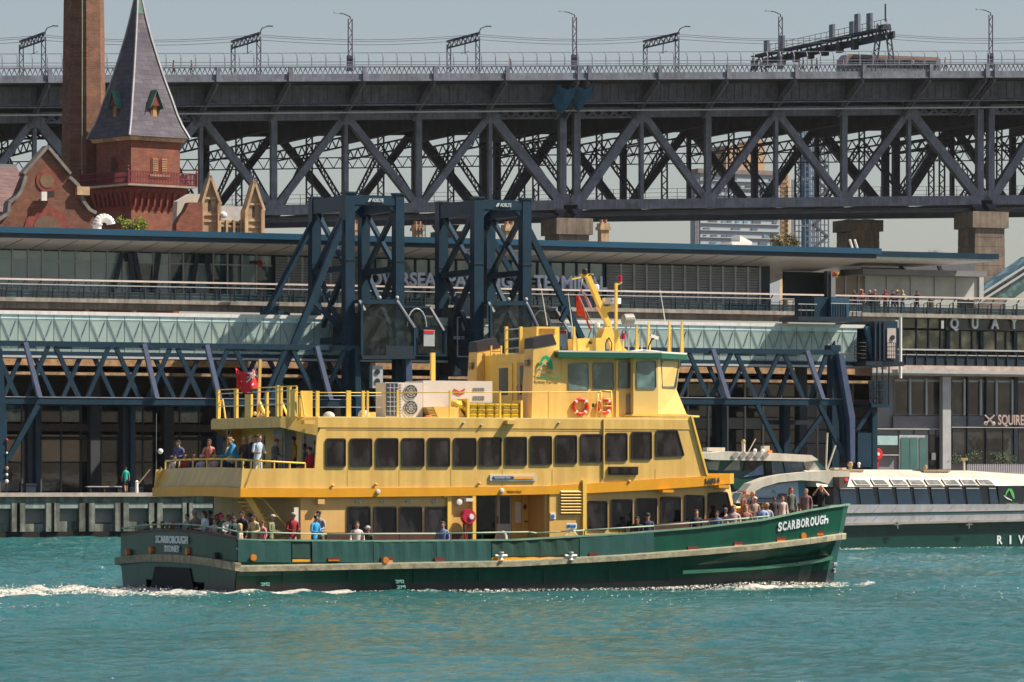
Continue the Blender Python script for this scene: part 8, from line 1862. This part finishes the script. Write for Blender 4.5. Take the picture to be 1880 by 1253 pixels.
# ================================================================== people
PM = {}
def build_body(kind):
    """one skin-modifier body per pose, facing +y, feet at z=0, 1.75 m standing"""
    J = {}; E = []
    def j(n, p, r_): J[n] = (Vector(p), r_)
    lean = {'stand':0,'lean':.42,'sit':0,'run':.12,'walk':.03,'photo':0,'look':.1}[kind]
    hz = .52 if kind == 'sit' else .93
    def up(x, y, z): return (x, y+(z-hz)*lean*1.0, hz+(z-hz)*(1-.5*lean*lean))
    j('pelvis', (0,0,hz), (.155,.11)); j('waist', up(0,0,hz+.17), (.13,.10)); j('chest', up(0,0,hz+.38), (.165,.115)); j('upper', up(0,.0,hz+.50), (.13,.09))
    j('neck', up(0,.01,hz+.57), (.055,.055)); j('chin', up(0,.03,hz+.645), (.062,.072)); j('brow', up(0,.035,hz+.73), (.076,.092)); j('crown', up(0,.025,hz+.80), (.052,.066))
    E += [('pelvis','waist'),('waist','chest'),('chest','upper'),('upper','neck'),('neck','chin'),('chin','brow'),('brow','crown')]
    for sd, k in (('l',-1),('r',1)):
        j('sh'+sd, up(.175*k,0,hz+.485), (.062,.062))
        if kind == 'stand': el, wr, hd = (.225*k,-.02,hz+.22), (.22*k,.10,hz+.0), (.21*k,.14,hz-.09)
        elif kind == 'look': el, wr, hd = (.23*k,.06,hz+.24), (.15*k,.28,hz+.20), (.12*k,.35,hz+.21)
        elif kind == 'lean': el, wr, hd = (.24*k,.36,hz+.16), (.17*k,.60,hz+.12), (.14*k,.68,hz+.12)
        elif kind == 'sit': el, wr, hd = (.22*k,.05,hz+.22), (.14*k,.26,hz+.14), (.10*k,.33,hz+.14)
        elif kind == 'run': el, wr, hd = (.22*k,-.10*k+.03,hz+.26), (.18*k,.16-.18*k,hz+.22), (.15*k,.22-.20*k,hz+.26)
        elif kind == 'walk': el, wr, hd = (.22*k,-.06*k,hz+.22), (.22*k,-.12*k+.06,hz+.0), (.21*k,-.13*k+.09,hz-.08)
        else: el, wr, hd = (.30*k,.20,hz+.42), (.12*k,.28,hz+.66), (.07*k,.27,hz+.73)
        if kind in ('stand','walk','run','photo'): el, wr, hd = [up(*q) if kind != 'photo' else q for q in (el, wr, hd)]
        j('el'+sd, el, (.046,.046)); j('wr'+sd, wr, (.030,.034)); j('hd'+sd, hd, (.034,.022))
        E += [('upper','sh'+sd),('sh'+sd,'el'+sd),('el'+sd,'wr'+sd),('wr'+sd,'hd'+sd)]
        if kind == 'sit': kn, an, to = (.11*k,.42,.50), (.12*k,.42,.09), (.13*k,.56,.04)
        elif kind == 'run': kn, an, to = ((.09*k,.26,.52),(.09*k,.10,.16),(.09*k,.22,.10)) if k > 0 else ((.09*k,-.04,.50),(.09*k,-.38,.30),(.09*k,-.42,.18))
        elif kind == 'walk': kn, an, to = (.10*k,.12*k+.04,.50), (.10*k,.20*k-.03,.09), (.10*k,.20*k+.10,.04)
        else: kn, an, to = (.11*k,.02,.49), (.12*k,-.01,.09), (.13*k,.12,.04)
        j('hip'+sd, (.085*k,.02,hz-.05), (.088,.09)); j('kn'+sd, kn, (.062,.062)); j('an'+sd, an, (.040,.044)); j('to'+sd, to, (.045,.034))
        E += [('pelvis','hip'+sd),('hip'+sd,'kn'+sd),('kn'+sd,'an'+sd),('an'+sd,'to'+sd)]
    names = list(J); me = bpy.data.meshes.new('person_body')
    me.from_pydata([J[n][0] for n in names], [(names.index(a), names.index(b)) for a, b in E], [])
    ob = bpy.data.objects.new('tmp_body', me); C.objects.link(ob)
    md = ob.modifiers.new('skin', 'SKIN'); md.use_smooth_shade = True
    for i, n in enumerate(names): me.skin_vertices[0].data[i].radius = J[n][1]; me.skin_vertices[0].data[i].use_root = (n == 'pelvis')
    ss = ob.modifiers.new('sub', 'SUBSURF'); ss.levels = 1; ss.render_levels = 1
    dg = bpy.context.evaluated_depsgraph_get(); out = bpy.data.meshes.new_from_object(ob.evaluated_get(dg)); bpy.data.objects.remove(ob)
    seg = {('neck','chin'):0,('chin','brow'):0,('brow','crown'):0,('upper','neck'):0}
    for sd in 'lr':
        seg[('wr'+sd,'hd'+sd)] = 0; seg[('el'+sd,'wr'+sd)] = 4; seg[('pelvis','hip'+sd)] = 2; seg[('hip'+sd,'kn'+sd)] = 2; seg[('kn'+sd,'an'+sd)] = 5; seg[('an'+sd,'to'+sd)] = 3
    mi = []
    for p in out.polygons:
        c = p.center; best = 9; w_ = 1
        for a, b in E:
            A, B_ = J[a][0], J[b][0]; d = B_-A; q = max(0, min(1, (c-A).dot(d)/d.length_squared)); ds = (c-A-d*q).length/(sum(J[a][1])/2*(1-q)+sum(J[b][1])/2*q)
            if ds < best: best = ds; w_ = seg.get((a, b), 1)
        if w_ == 0 and c.z < J['neck'][0].z-.015 and abs(c.x) < .2 and 'photo' != kind: w_ = 1
        mi.append(w_)
    vs = [tuple(v.co) for v in out.vertices]; fs_ = [tuple(p.vertices) for p in out.polygons]; bpy.data.meshes.remove(out)
    mb = MB(); mb.v = vs; mb.f = fs_; mb.m = mi
    # nose, ears, eyes, fingers and thumbs are grown into the same body mesh
    hd = J['brow'][0]; fw = Vector((0,1,0)); mb.mi = 0
    mb.loft([[(hd.x-.014,hd.y+.080,hd.z-.055),(hd.x+.014,hd.y+.080,hd.z-.055),(hd.x+.010,hd.y+.082,hd.z-.01),(hd.x-.010,hd.y+.082,hd.z-.01)],[(hd.x-.010,hd.y+.108,hd.z-.048),(hd.x+.010,hd.y+.108,hd.z-.048),(hd.x+.004,hd.y+.090,hd.z-.01),(hd.x-.004,hd.y+.090,hd.z-.01)]])
    for k in (-1, 1): mb.ell((hd.x+.076*k, hd.y-.005, hd.z-.03), .012,.022,.032,6,4)
    mb.mi = 6
    for k in (-1, 1): mb.ell((hd.x+.030*k, hd.y+.083, hd.z-.012), .011,.008,.007,6,4)
    mb.box((hd.x-.022, hd.y+.078, hd.z-.079), (hd.x+.022, hd.y+.091, hd.z-.073)); mb.mi = 0
    for sd, k in (('l',-1),('r',1)):
        W_, H_ = J['wr'+sd][0], J['hd'+sd][0]; d = (H_-W_).normalized(); a = d.cross(Vector((0,0,1))); a = a.normalized() if a.length > .2 else Vector((0,1,0)); b = d.cross(a)
        for i, L_ in enumerate((.072,.082,.076,.058)):
            r0 = H_+d*.015+a*(.024-.016*i); m1 = r0+d*L_*.6+b*.004; m2 = m1+d*L_*.35-b*.018*(1); mb.tube(r0-d*.02, m1, .009, .008, 5); mb.tube(m1, m2, .008, .006, 5)
        r0 = W_+d*.045+a*.022; mb.tube(r0, r0+a*.032+d*.028, .011, .009, 5); mb.tube(r0+a*.032+d*.028, r0+a*.034+d*.056, .009, .007, 5)
    return mb, J
HM = {}
def pmat(col, rough=.8):
    k = tuple(round(c, 3) for c in col)
    if k not in PM: PM[k] = mat('cloth_or_skin', col, rough, var=.12, scale=6)
    return PM[k]
SK = [(.50,.27,.18), (.38,.19,.11), (.20,.10,.06), (.58,.34,.24)]
BODY = {}
EYE = mat('eye_dark', (.03,.02,.02), .4, var=0)
def hair_mesh(kind, style, J):
    hd = J['brow'][0]; mb = MB(); x, y, z = hd
    if style == 'short': mb.ell((x, y-.016, z+.025), .087,.098,.080,12,8); 
    if style == 'long': mb.ell((x, y-.018, z+.02), .092,.100,.085,12,8); mb.loft([[(x-.085,y-.02,z),(x+.085,y-.02,z),(x+.08,y-.10,z),(x-.08,y-.10,z)],[(x-.09,y-.04,z-.24),(x+.09,y-.04,z-.24),(x+.07,y-.10,z-.24),(x-.07,y-.10,z-.24)]])
    if style == 'cap': mb.ell((x, y-.005, z+.035), .092,.105,.075,12,8); mb.box((x-.06,y+.07,z+.02),(x+.06,y+.17,z+.032))
    if style == 'hat': mb.ell((x, y, z+.05), .092,.105,.085,12,8); mb.ring([(.09,.0),(.17,-.005),(.17,.006),(.09,.012)], (x,y,z+.03), 16)
    if style == 'bun': mb.ell((x, y-.016, z+.025), .088,.099,.082,12,8); mb.ell((x, y-.09, z+.07), .04,.04,.04,8,6)
    vs = []
    for v in mb.v:      # keep the face clear
        if v[1] > y+.045 and v[2] < z+.03 and style in ('short','bun','long'): v = (v[0], y+.045, v[2])
        vs.append(v)
    mb.v = vs; return mb
def person(label, pos, kind, face, top, bottom, hair=('short',(.02,.015,.01)), skin=0, scale=1, sleeves=True, shoes=(.03,.03,.03), shorts=False, group=None, extra=None, fr=Q):
    """pos in frame coordinates (feet), face in degrees (world heading, 0 = away from camera, 90 = left)"""
    if kind not in BODY:
        mb, J = build_body(kind); me = bpy.data.meshes.new('person'); me.from_pydata(mb.v, [], mb.f)
        for i in range(7): me.materials.append(EYE)
        me.polygons.foreach_set('material_index', mb.m); me.polygons.foreach_set('use_smooth', [True]*len(me.polygons)); me.update(); BODY[kind] = (me, J)
    me, J = BODY[kind]; o = bpy.data.objects.new('person', me); C.objects.link(o)
    o.location = fr.w(pos); o.rotation_euler = (0, 0, R(face)); o.scale = (scale, scale, scale)
    sk = pmat(SK[skin], .55); cols = [sk, pmat(top), pmat(bottom), pmat(shoes), pmat(top) if sleeves else sk, pmat(bottom) if not shorts else sk, EYE]
    for i, m_ in enumerate(cols): o.material_slots[i].link = 'OBJECT'; o.material_slots[i].material = m_
    tag(o, label, 'person', group); key = (kind, hair[0])
    if key not in HM:
        mb = hair_mesh(kind, hair[0], J); hm = bpy.data.meshes.new('hair'); hm.from_pydata(mb.v, [], mb.f); hm.polygons.foreach_set('use_smooth', [True]*len(hm.polygons)); hm.materials.append(EYE); HM[key] = hm
    h = bpy.data.objects.new('hat' if hair[0] in ('cap','hat') else 'hair', HM[key]); C.objects.link(h); h.parent = o
    h.material_slots[0].link = 'OBJECT'; h.material_slots[0].material = pmat(hair[1])
    return o
BLK = (.02,.015,.012); BRN = (.10,.05,.025); BLD = (.45,.30,.13); GRY = (.30,.28,.26)
def on_deck(u, l_, z=None):      # ferry main deck at photo column u and lateral place l_
    l_ = max(l_, (435-u)/19.3+(1.15 if u < 350 else .62)); s_ = fs(u, l_); return (s_, FT+l_, deck_z(s_) if z is None else z)
GM = 'passengers on the ferry main deck'; GU = 'passengers on the ferry upper aft deck'; GB = 'passengers at the ferry bow'
ZU = 3.52
# main deck, aft
person('man in a dark suit standing by the ferry stairs', on_deck(445,1.6), 'stand', 150, (.025,.02,.03), (.02,.02,.02), ('short',BLK), 1, group=GM)
person('person in a white top standing among the stern crowd', on_deck(379,3.2), 'look', 120, (.60,.62,.66), (.1,.1,.12), ('long',BLK), 1, group=GM)
person('person with a sun hat and patterned brown top behind the white top', on_deck(361,4.2), 'look', 140, (.20,.13,.12), (.05,.04,.05), ('hat',(.30,.25,.22)), 1, group=GM)
person('person half hidden right behind the white top', on_deck(386,3.9), 'stand', 120, (.08,.06,.07), (.03,.03,.04), ('short',BLK), 2, group=GM)
bp_p = person('person in a bright pink hat wearing a lime green backpack', on_deck(411,2.6), 'look', 60, (.05,.20,.05), (.05,.05,.05), ('cap',(.75,.03,.12)), 0, .93, group=GM)
person('small child in pale pink in front of the pink hat', on_deck(395,2.2), 'stand', 160, (.62,.42,.40), (.4,.3,.3), ('short',BRN), 0, .86, group=GM)
person('child in purple beside the white top at the stern', on_deck(361,4.0), 'stand', 170, (.22,.03,.16), (.1,.03,.08), ('short',BLK), 1, .80, group=GM)
person('person in a dark green jacket turned away near the stern corner', on_deck(431,1.2), 'look', 40, (.015,.06,.05), (.15,.20,.35), ('long',(.05,.03,.02)), 0, .90, group=GM)
person('person in a cream coat with fair hair near the stern corner', on_deck(441,1.0), 'sit', 90, (.55,.45,.36), (.25,.32,.45), ('long',BLD), 3, 1, group=GM)
person('woman in a pale yellow cardigan with black hair at the rail', on_deck(468,1.0), 'look', 150, (.50,.42,.22), (.25,.25,.25), ('bun',BLK), 1, .94, group=GM)
person('child in pink beside the pale yellow cardigan', on_deck(482,.8), 'stand', 130, (.62,.22,.25), (.55,.05,.15), ('short',BRN), 0, .82, group=GM)
person('man in a maroon shirt and grey cap leaning on the side rail', on_deck(536,.95), 'look', 210, (.28,.015,.03), (.35,.33,.30), ('cap',(.35,.33,.28)), 1, .97, group=GM)
person('man in a sky blue and white sports top at the side rail', on_deck(577,.75), 'look', 230, (.03,.32,.62), (.02,.03,.05), ('short',BLK), 1, .92, group=GM)
person('man in a grey shirt standing behind the blue sports top', on_deck(588,1.15), 'look', 150, (.33,.30,.33), (.12,.10,.10), ('short',BLK), 1, 1, group=GM)
for k, (u, l_, tp, hr, sc, lb) in enumerate(((270,8.2,(.10,.02,.03),('short',BLK),.90,'dark haired passenger seated farthest left at the stern rail'),(283,7.6,(.35,.28,.22),('short',BRN),.86,'brown haired passenger second from the left at the stern rail'),(298,7.4,(.55,.60,.66),('short',BRN),.88,'passenger in a pale blue shirt at the stern rail'),(306,8.3,(.7,.66,.62),('cap',(.6,.6,.62)),.92,'passenger in a white cap at the stern rail'),(317,6.6,(.08,.06,.05),('long',(.22,.10,.04)),.90,'auburn haired passenger near the middle of the stern rail'),(342,5.4,(.05,.10,.10),('short',BLK),.90,'passenger in dark green seated right of the stern rail middle'))):
    person(lb, on_deck(u, l_), 'sit', 150+20*k, tp, (.04,.04,.05), hr, k%3, 1.0, group=GM)
# along the side
person('woman in a white blouse seated below the first side window', on_deck(655,1.0,DZ+.02), 'sit', 190, (.62,.52,.48), (.5,.4,.38), ('bun',(.06,.03,.02)), 0, 1.02, group=GM)
person('passenger in black seated right of the white blouse', on_deck(676,1.0,DZ-.1), 'sit', 150, (.03,.03,.04), (.3,.25,.25), ('cap',(.35,.35,.4)), 1, 1, group=GM)
person('passenger in blue seated below the fourth side window', on_deck(813,1.0,DZ+.0), 'sit', 170, (.12,.16,.34), (.5,.35,.25), ('short',BRN), 0, 1.03, group=GM)
# forward
FWD = [(1170,1.0,(.035,.02,.03),('long',BLK),1,.96,'woman with long black hair seated left of the man in a dark cap'),(1189,.95,(.05,.04,.08),('cap',(.02,.02,.03)),0,1.02,'man in a dark cap seated under the forward windows'),(1278,.85,(.03,.02,.03),('long',(.10,.03,.02)),3,1.0,'woman in black with reddish hair seated under the forward windows'),(1316,.8,(.10,.14,.28),('short',BLK),1,.92,'passenger in a blue top seated below the slanted window'),(1347,.8,(.45,.30,.30),('long',(.45,.22,.07)),3,1.03,'woman with golden hair in a pink top by the front corner'),(1369,.8,(.28,.12,.10),('long',(.40,.12,.05)),3,1.02,'red haired woman in a rust top at the front corner'),(1399,.9,(.30,.38,.62),('short',BLK),2,1.02,'dark haired passenger in a pale blue shirt at the bow rail')]
for k, (u, l_, tp, hr, sk_, sc, lb) in enumerate(FWD): person(lb, on_deck(u, l_), 'sit', 170+12*(k%3), tp, (.08,.06,.09), hr, sk_, sc, group=GB)
person('man in a cream cap and tan top standing by the bow rail', on_deck(1384,1.5), 'look', 200, (.40,.28,.22), (.30,.26,.2), ('cap',(.62,.50,.40)), 0, .90, group=GB)
person('sunburnt man in a brown top standing against the cabin front', on_deck(1363,3.2), 'look', 250, (.16,.06,.04), (.1,.07,.06), ('short',(.35,.09,.04)), 3, 1.0, group=GB)
person('fair haired child in dark clothes behind the bow passengers', on_deck(1379,4.3), 'look', 220, (.04,.05,.08), (.06,.06,.08), ('long',BLD), 0, .95, group=GB)
person('man in navy seated at the bow facing the camera right', on_deck(1421,4.0), 'stand', 200, (.025,.025,.045), (.04,.04,.05), ('short',BLK), 2, .80, group=GB)
person('person in a white top with auburn hair beside the man in navy', on_deck(1437,4.2), 'stand', 190, (.62,.50,.46), (.04,.04,.05), ('short',(.30,.10,.05)), 0, .78, group=GB)
person('person with grey hair in a mauve jacket standing in the bow', on_deck(1480,4.0), 'stand', 175, (.17,.10,.11), (.04,.04,.05), ('short',(.35,.22,.16)), 0, .90, group=GB)
ph = person('man in black at the bow raising a camera to his face', on_deck(1508,4.4), 'photo', 170, (.012,.012,.016), (.03,.03,.04), ('cap',(.60,.34,.26)), 3, .94, sleeves=False, group=GB)
# upper aft deck
def uo(u, l_, z=ZU):
    l_ = max(l_, 1.45+(441-u)/19.3+(1.7 if u < 420 else .55)); return on_deck(u, l_, z)
person('woman in a blue cardigan with tied fair hair leaning over the upper rail', uo(438,4.2), 'lean', 105, (.02,.22,.42), (.10,.12,.25), ('bun',(.30,.15,.06)), 0, 1.0, group=GU)
person('blond person in dark clothes beside the blue cardigan', uo(452,5.0), 'look', 150, (.10,.05,.06), (.03,.03,.04), ('long',BLD), 3, .98, group=GU)
person('bald man in black with a rucksack on the upper aft deck', uo(462,3.6), 'stand', 120, (.02,.02,.025), (.05,.05,.05), ('short',(.50,.28,.20)), 3, 1.0, group=GU)
person('man in a white and blue shirt standing at the upper rail corner', uo(473,2.2), 'look', 215, (.50,.60,.72), (.55,.58,.62), ('short',(.25,.12,.06)), 0, 1.0, sleeves=False, group=GU)
person('man in a mustard jacket inside the covered upper deck', uo(540,3.0), 'stand', 100, (.38,.20,.02), (.03,.03,.03), ('short',BLK), 1, .97, group=GU)
person('person in teal behind the mustard jacket', uo(562,3.6), 'sit', 100, (.05,.17,.20), (.03,.03,.03), ('short',BLK), 1, 1.1, group=GU)
person('woman in a crimson jumper seated at the end of the upper rail', uo(569,2.0), 'sit', 130, (.42,.012,.05), (.10,.15,.32), ('short',BLK), 0, 1.0, group=GU)
for k, (u, l_, tp, hr, sc, kd, lb) in enumerate(((322,8.0,(.62,.50,.50),('short',BRN),.78,'stand','passenger in a white and red top leftmost on the upper rail'),(341,7.0,(.35,.06,.06),('short',(.35,.15,.08)),.74,'stand','low passenger in red second on the upper stern rail'),(357,6.6,(.05,.05,.07),('short',(.28,.13,.07)),.80,'stand','ginger haired passenger in navy on the upper stern rail'),(371,6.0,(.45,.45,.58),('cap',(.35,.35,.5)),.74,'stand','passenger in a lilac cap on the upper stern rail'),(394,5.2,(.60,.42,.36),('short',BLD),.80,'stand','blond passenger with pale arms resting on the upper rail'),(411,5.0,(.05,.06,.16),('short',BLK),.74,'stand','dark haired child beside the blond passenger on the upper deck'))):
    person(lb, uo(u, l_, ZU-.12), 'sit', 170+15*(k%3), tp, (.04,.04,.08), hr, k%2, .92, group=GU)
person('helmsman in dark uniform behind the wheelhouse window', (fs(1185,3.2), FT+3.2, ZD+.05), 'stand', 230, (.02,.02,.03), (.02,.02,.03), ('short',BLK), 0, 1.0) if 0 else None
# quay, balcony, bridge
person('jogger in a turquoise shirt running along the quay', (qs(231, QT+2), QT+2, QZ), 'walk', 20, (.01,.40,.30), (.015,.015,.02), ('short',BLK), 1, 1.0, shorts=True, sleeves=False, group='joggers on the quay')
person('jogger in a black shirt and dark shorts on the quay', (qs(292, QT+1.5), QT+1.5, QZ), 'run', -70, (.02,.02,.03), (.04,.05,.07), ('short',BLK), 3, 1.0, shorts=True, sleeves=False, group='joggers on the quay')
zbal = zsl+.02
BAL = [(1571,'lean',(.10,.02,.06),('long',BRN),'woman with brown hair in plum leaning leftmost on the terminal balcony'),(1579,'look',(.60,.48,.40),('hat',(.60,.42,.22)),'person in a cream top and straw hat on the balcony'),(1583,'stand',(.40,.06,.06),('short',(.4,.15,.08)),'person in red behind the cream top on the balcony'),(1600,'lean',(.02,.02,.05),('cap',(.5,.35,.3)),'person in navy leaning on the balcony rail'),(1605,'look',(.15,.03,.05),('cap',(.55,.3,.5)),'person in a lilac cap and maroon beside the navy coat'),(1625,'look',(.32,.02,.03),('cap',(.45,.05,.05)),'person in a red jacket alone on the balcony middle'),(1640,'look',(.06,.02,.05),('short',BLK),'person in dark plum right of the red jacket'),(1646,'look',(.10,.05,.12),('hat',(.65,.42,.10)),'person in a golden hat and purple top on the balcony'),(1657,'look',(.35,.35,.25),('long',(.55,.40,.15)),'blonde person in khaki and blue jeans on the balcony'),(1684,'look',(.05,.01,.03),('short',BLK),'lone person in black and maroon rightmost on the balcony')]
for k, (u, kd, tp, hr, lb) in enumerate(BAL): t_ = TT+.75+.25*(k%2); person(lb, (qs(u, t_), t_, zbal), kd, 180+(-25, 20, 0)[k%3], tp, (.04,.05,.12) if k != 8 else (.04,.12,.28), hr, k%2, 1.05, group='people on the terminal balcony')
zw = lambda u: bp_(u, vb(u))[2]+.6
for u, kd, fc, lb in ((980,'walk',-60,'painter standing on the bridge inspection walkway between the towers'),(854,'look',-80,'worker bending over the walkway rail left of the right tower'),(1398,'stand',150,'worker on the bridge walkway in front of the apartment tower')):
    p = bp_(u, 360, BT+2); person(lb, (p[0], BT+2, zw(u)), kd, fc, (.06,.08,.13), (.04,.05,.08), ('short',BLK), 1, 1.05, group='workers on the bridge walkway', fr=B)
for k, (u, tp, lb) in enumerate(((1467,(.30,.10,.04),'person in orange walking on the bridge footway left of the bus'),(1475,(.05,.05,.08),'person in navy second of the walkers left of the bus'),(1490,(.20,.05,.04),'person in maroon walking on the bridge left of the bus'),(1500,(.04,.04,.05),'person in black walking nearest the bus on its left'),(1548,(.70,.06,.10),'person in hot pink on the bridge footway at the front of the bus'),(1677,(.40,.25,.20),'person in peach on the footway in front of the bus'),(1735,(.55,.10,.05),'person in red on the footway behind the bus'),(352,(.30,.06,.03),'person in rust on the bridge footway right of the spire'),(318,(.35,.10,.05),'person in orange on the bridge footway close to the spire'),(938,(.25,.05,.06),'person in red on the bridge footway left of the blue net'))):
    p = dkp(u, DT+1.0, -.95); person(lb, p, 'walk', 90 if k%2 else -90, tp, (.04,.04,.06), ('short',BLK), k%3, 1.12, group='walkers on the bridge footway', fr=B)
# small quay furniture
for k, (u, l_) in enumerate(((15,'left'),(13,''))):
    pass
th = thing('signal_post', 'slender lamp post with red and white lamps at the left end of the quay', 'lamp post', (qs(12, QT+2), QT+2, QZ)); s_ = qs(12, QT+2)
mb = MB(); mb.tube((s_, QT+2, QZ), (s_, QT+2, qz(12,806,QT+2)), .06); mb.build('post', M['navy_dark'], th)
for v, m_, rr in ((808,M['red'],.10),(832,M['white'],.08),(860,M['brass'],.13),(872,M['white'],.10),(884,M['white'],.13)): mb = MB(); mb.ell((s_, QT+1.95, qz(12,v,QT+2)), rr,rr,rr,8,6); mb.build('lamp', m_, th)
th = thing('globe_lamp', 'white globe lamp on a thin pole on the quay left of the ferry', 'lamp post', (qs(287, QT+2.5), QT+2.5, QZ)); s_ = qs(287, QT+2.5)
mb = MB(); mb.tube((s_, QT+2.5, QZ), (s_, QT+2.5, qz(287,760,QT+2.5)), .022); mb.build('post', M['grey'], th); mb = MB(); mb.ell((s_+.25, QT+2.4, qz(295,829,QT+2.5)), .19,.19,.19,12,8); mb.build('globe', M['white'], th, smooth=True)
th = thing('davit', 'small white bollard with a raised brass pole on the quay edge', 'bollard', (qs(251, QT+1.5), QT+1.5, QZ)); s_ = qs(251, QT+1.5)
mb = MB(); mb.ring([(.12,0),(.10,.7),(.13,.75),(.05,.85)], (s_, QT+1.5, QZ), 10); mb.build('stem', M['white'], th); mb = MB(); mb.tube((s_+.1, QT+1.5, QZ+.6), (s_+.95, QT+1.5, QZ+1.6), .04); mb.build('pole', M['brass'], th)
for u0, u1, h, lb in ((48,66,.62,'square dark planter box left of the joggers'),(186,224,.42,'low dark planter between the joggers and the ferry'),(240,262,.38,'grey planter box behind the white bollard')):
    a, b = qs(u0, QT+3), qs(u1, QT+3); mb = MB(); mb.box((a, QT+3, QZ), (b, QT+3.8, QZ+h)); mb.box((a+.06, QT+3.06, QZ+h), (b-.06, QT+3.74, QZ+h+.03)); mb.box((a-.04, QT+2.96, QZ+h-.10), (b+.04, QT+3.84, QZ+h)); mb.build('planter', M['navy_dark'], label=lb, cat='planter')
a, b = qs(160, QT+2.6), qs(223, QT+2.6)
th = thing('bench', 'long pale topped bench on the promenade behind the joggers', 'bench', ((a+b)/2, QT+2.6, QZ)); mb = MB(); mb.box((a, QT+2.5, QZ+.40), (b, QT+3.0, QZ+.46)); mb.build('seat', M['lgrey'], th)
for q in (.1, .5, .9): x = a+(b-a)*q; mb = MB(); mb.box((x-.05, QT+2.55, QZ), (x+.05, QT+2.95, QZ+.395)); mb.build('leg', M['black'], th)

for k, (u, l_, kd, tp, hr, lb) in enumerate(((405,4.4,'stand',(.12,.14,.20),('short',BRN),'man in slate blue standing behind the pink hat'),(424,3.2,'look',(.55,.50,.45),('hat',(.5,.42,.3)),'person in a pale top and straw hat left of the dark suit'),(334,6.4,'sit',(.35,.05,.10),('bun',BLK),'woman in raspberry with a bun at the stern rail'),(455,2.6,'look',(.10,.16,.12),('cap',(.08,.1,.2)),'man in olive with a navy cap behind the stairs foot'),(1332,1.6,'sit',(.55,.53,.50),('cap',(.1,.1,.12)),'passenger in white with a black cap under the slanted window'),(1408,2.4,'sit',(.30,.30,.34),('short',BLD),'blond passenger in grey sitting inside the bow'),(1452,4.6,'stand',(.10,.12,.10),('long',BRN),'brown haired woman in dark green standing near the bow'))):
    person(lb, on_deck(u, l_), kd, 160+23*(k%4), tp, (.05,.05,.07), hr, k%3, .95, group=GM if u < 1000 else GB)
for k, (u, l_, kd, tp, hr, lb) in enumerate(((330,7.4,'look',(.10,.10,.22),('short',BLK),'man in indigo standing at the left of the upper stern rail'),(384,5.6,'look',(.55,.20,.14),('long',BRN),'woman in coral behind the blond passenger on the upper deck'),(424,4.8,'look',(.62,.60,.55),('short',(.3,.28,.25)),'grey haired person in cream left of the blue cardigan'),(503,3.4,'look',(.16,.18,.22),('cap',(.3,.05,.05)),'person with a dark red cap by the upper deck door'))):
    person(lb, uo(u, l_), kd, 150+31*(k%4), tp, (.05,.05,.07), hr, k%3, .93, group=GU)
for k, (u, l_, kd, tp, hr, lb) in enumerate(((347,5.6,'look',(.30,.32,.36),('short',BLK),'man in grey standing left of the sun hat at the stern'),(399,3.4,'look',(.06,.06,.16),('long',BLK),'woman in dark blue with long hair behind the small child'),(417,1.9,'look',(.65,.60,.58),('bun',BRN),'woman in white with a brown bun beside the lime backpack'),(496,1.6,'look',(.20,.22,.12),('cap',(.5,.45,.35)),'man in moss green and beige cap right of the pink child'))):
    person(lb, on_deck(u, l_), kd, 140+37*(k%4), tp, (.05,.05,.07), hr, k%3, .93, group=GM)
# loose spray and flecks of foam, white dots painting sparkles, far too many to count
random.seed(11); mb = MB()
def fleck(s, t, z, r_):
    a = [Vector((random.uniform(-1,1), random.uniform(-1,1), random.uniform(-.6,.8))).normalized()*r_*random.uniform(.6,1.4) for _ in range(4)]
    a[0].x -= r_; a[1].x += r_; o = Vector((s, t, z)); mb.add([o+q for q in a], [(0,1,2),(0,2,3),(0,3,1),(1,3,2)])
for _ in range(1500): s_ = random.uniform(0, 25); fleck(FS+s_, FT+TC-hbeam(FS+s_, 1)-abs(random.gauss(0,.35)), random.uniform(.0,.09), .022)
for _ in range(900): s_ = random.uniform(15.5, 24.2); fleck(FS+s_, FT+TC-hbeam(FS+s_, 1)-abs(random.gauss(0,.28)), random.uniform(.03,.20)*math.exp(-((s_-20)/4)**2)+.03, .026)
for _ in range(2600): s_ = -abs(random.gauss(0,13)); fleck(FS+s_-.2, FT+5.5+random.gauss(0,3.4), random.uniform(.02,.17)*math.exp(s_/18), .028)
for _ in range(420): fleck(FS+random.uniform(-22,30), FT-random.uniform(.5,16)**1.0, random.uniform(.02,.10), .020)  # white dots out on the water stand for sun sparkle
for _ in range(500): p = Q.un(random.uniform(1545,1900), 1010, RT-.3); fleck(p[0], RT-.15-abs(random.gauss(0,.3)), random.uniform(0,.07), .03)
mb.build('spray_and_sparkle', mat('foam_and_sparkle_fleck', (.85,.80,.72), .5, var=0), kind='stuff', base=(FS, FT, 0))
# ------------------------------------------------------------------ haze
def haze(dens=.000025):
    mb = MB(); mb.box((-700, -300, -1), (700, 1400, 72)); o = mb.build('haze', [], base=(0,0,0), fr=Fr(0))
    m = bpy.data.materials.new('haze'); m.use_nodes = True; N = m.node_tree.nodes; N.remove(N['Principled BSDF'])
    v = N.new('ShaderNodeVolumePrincipled'); v.inputs['Density'].default_value = dens; v.inputs['Color'].default_value = (.93, .93, .95, 1); v.inputs['Anisotropy'].default_value = .3
    m.node_tree.links.new(v.outputs[0], N['Material Output'].inputs['Volume']); o.data.materials.append(m); o['kind'] = 'stuff'
haze()
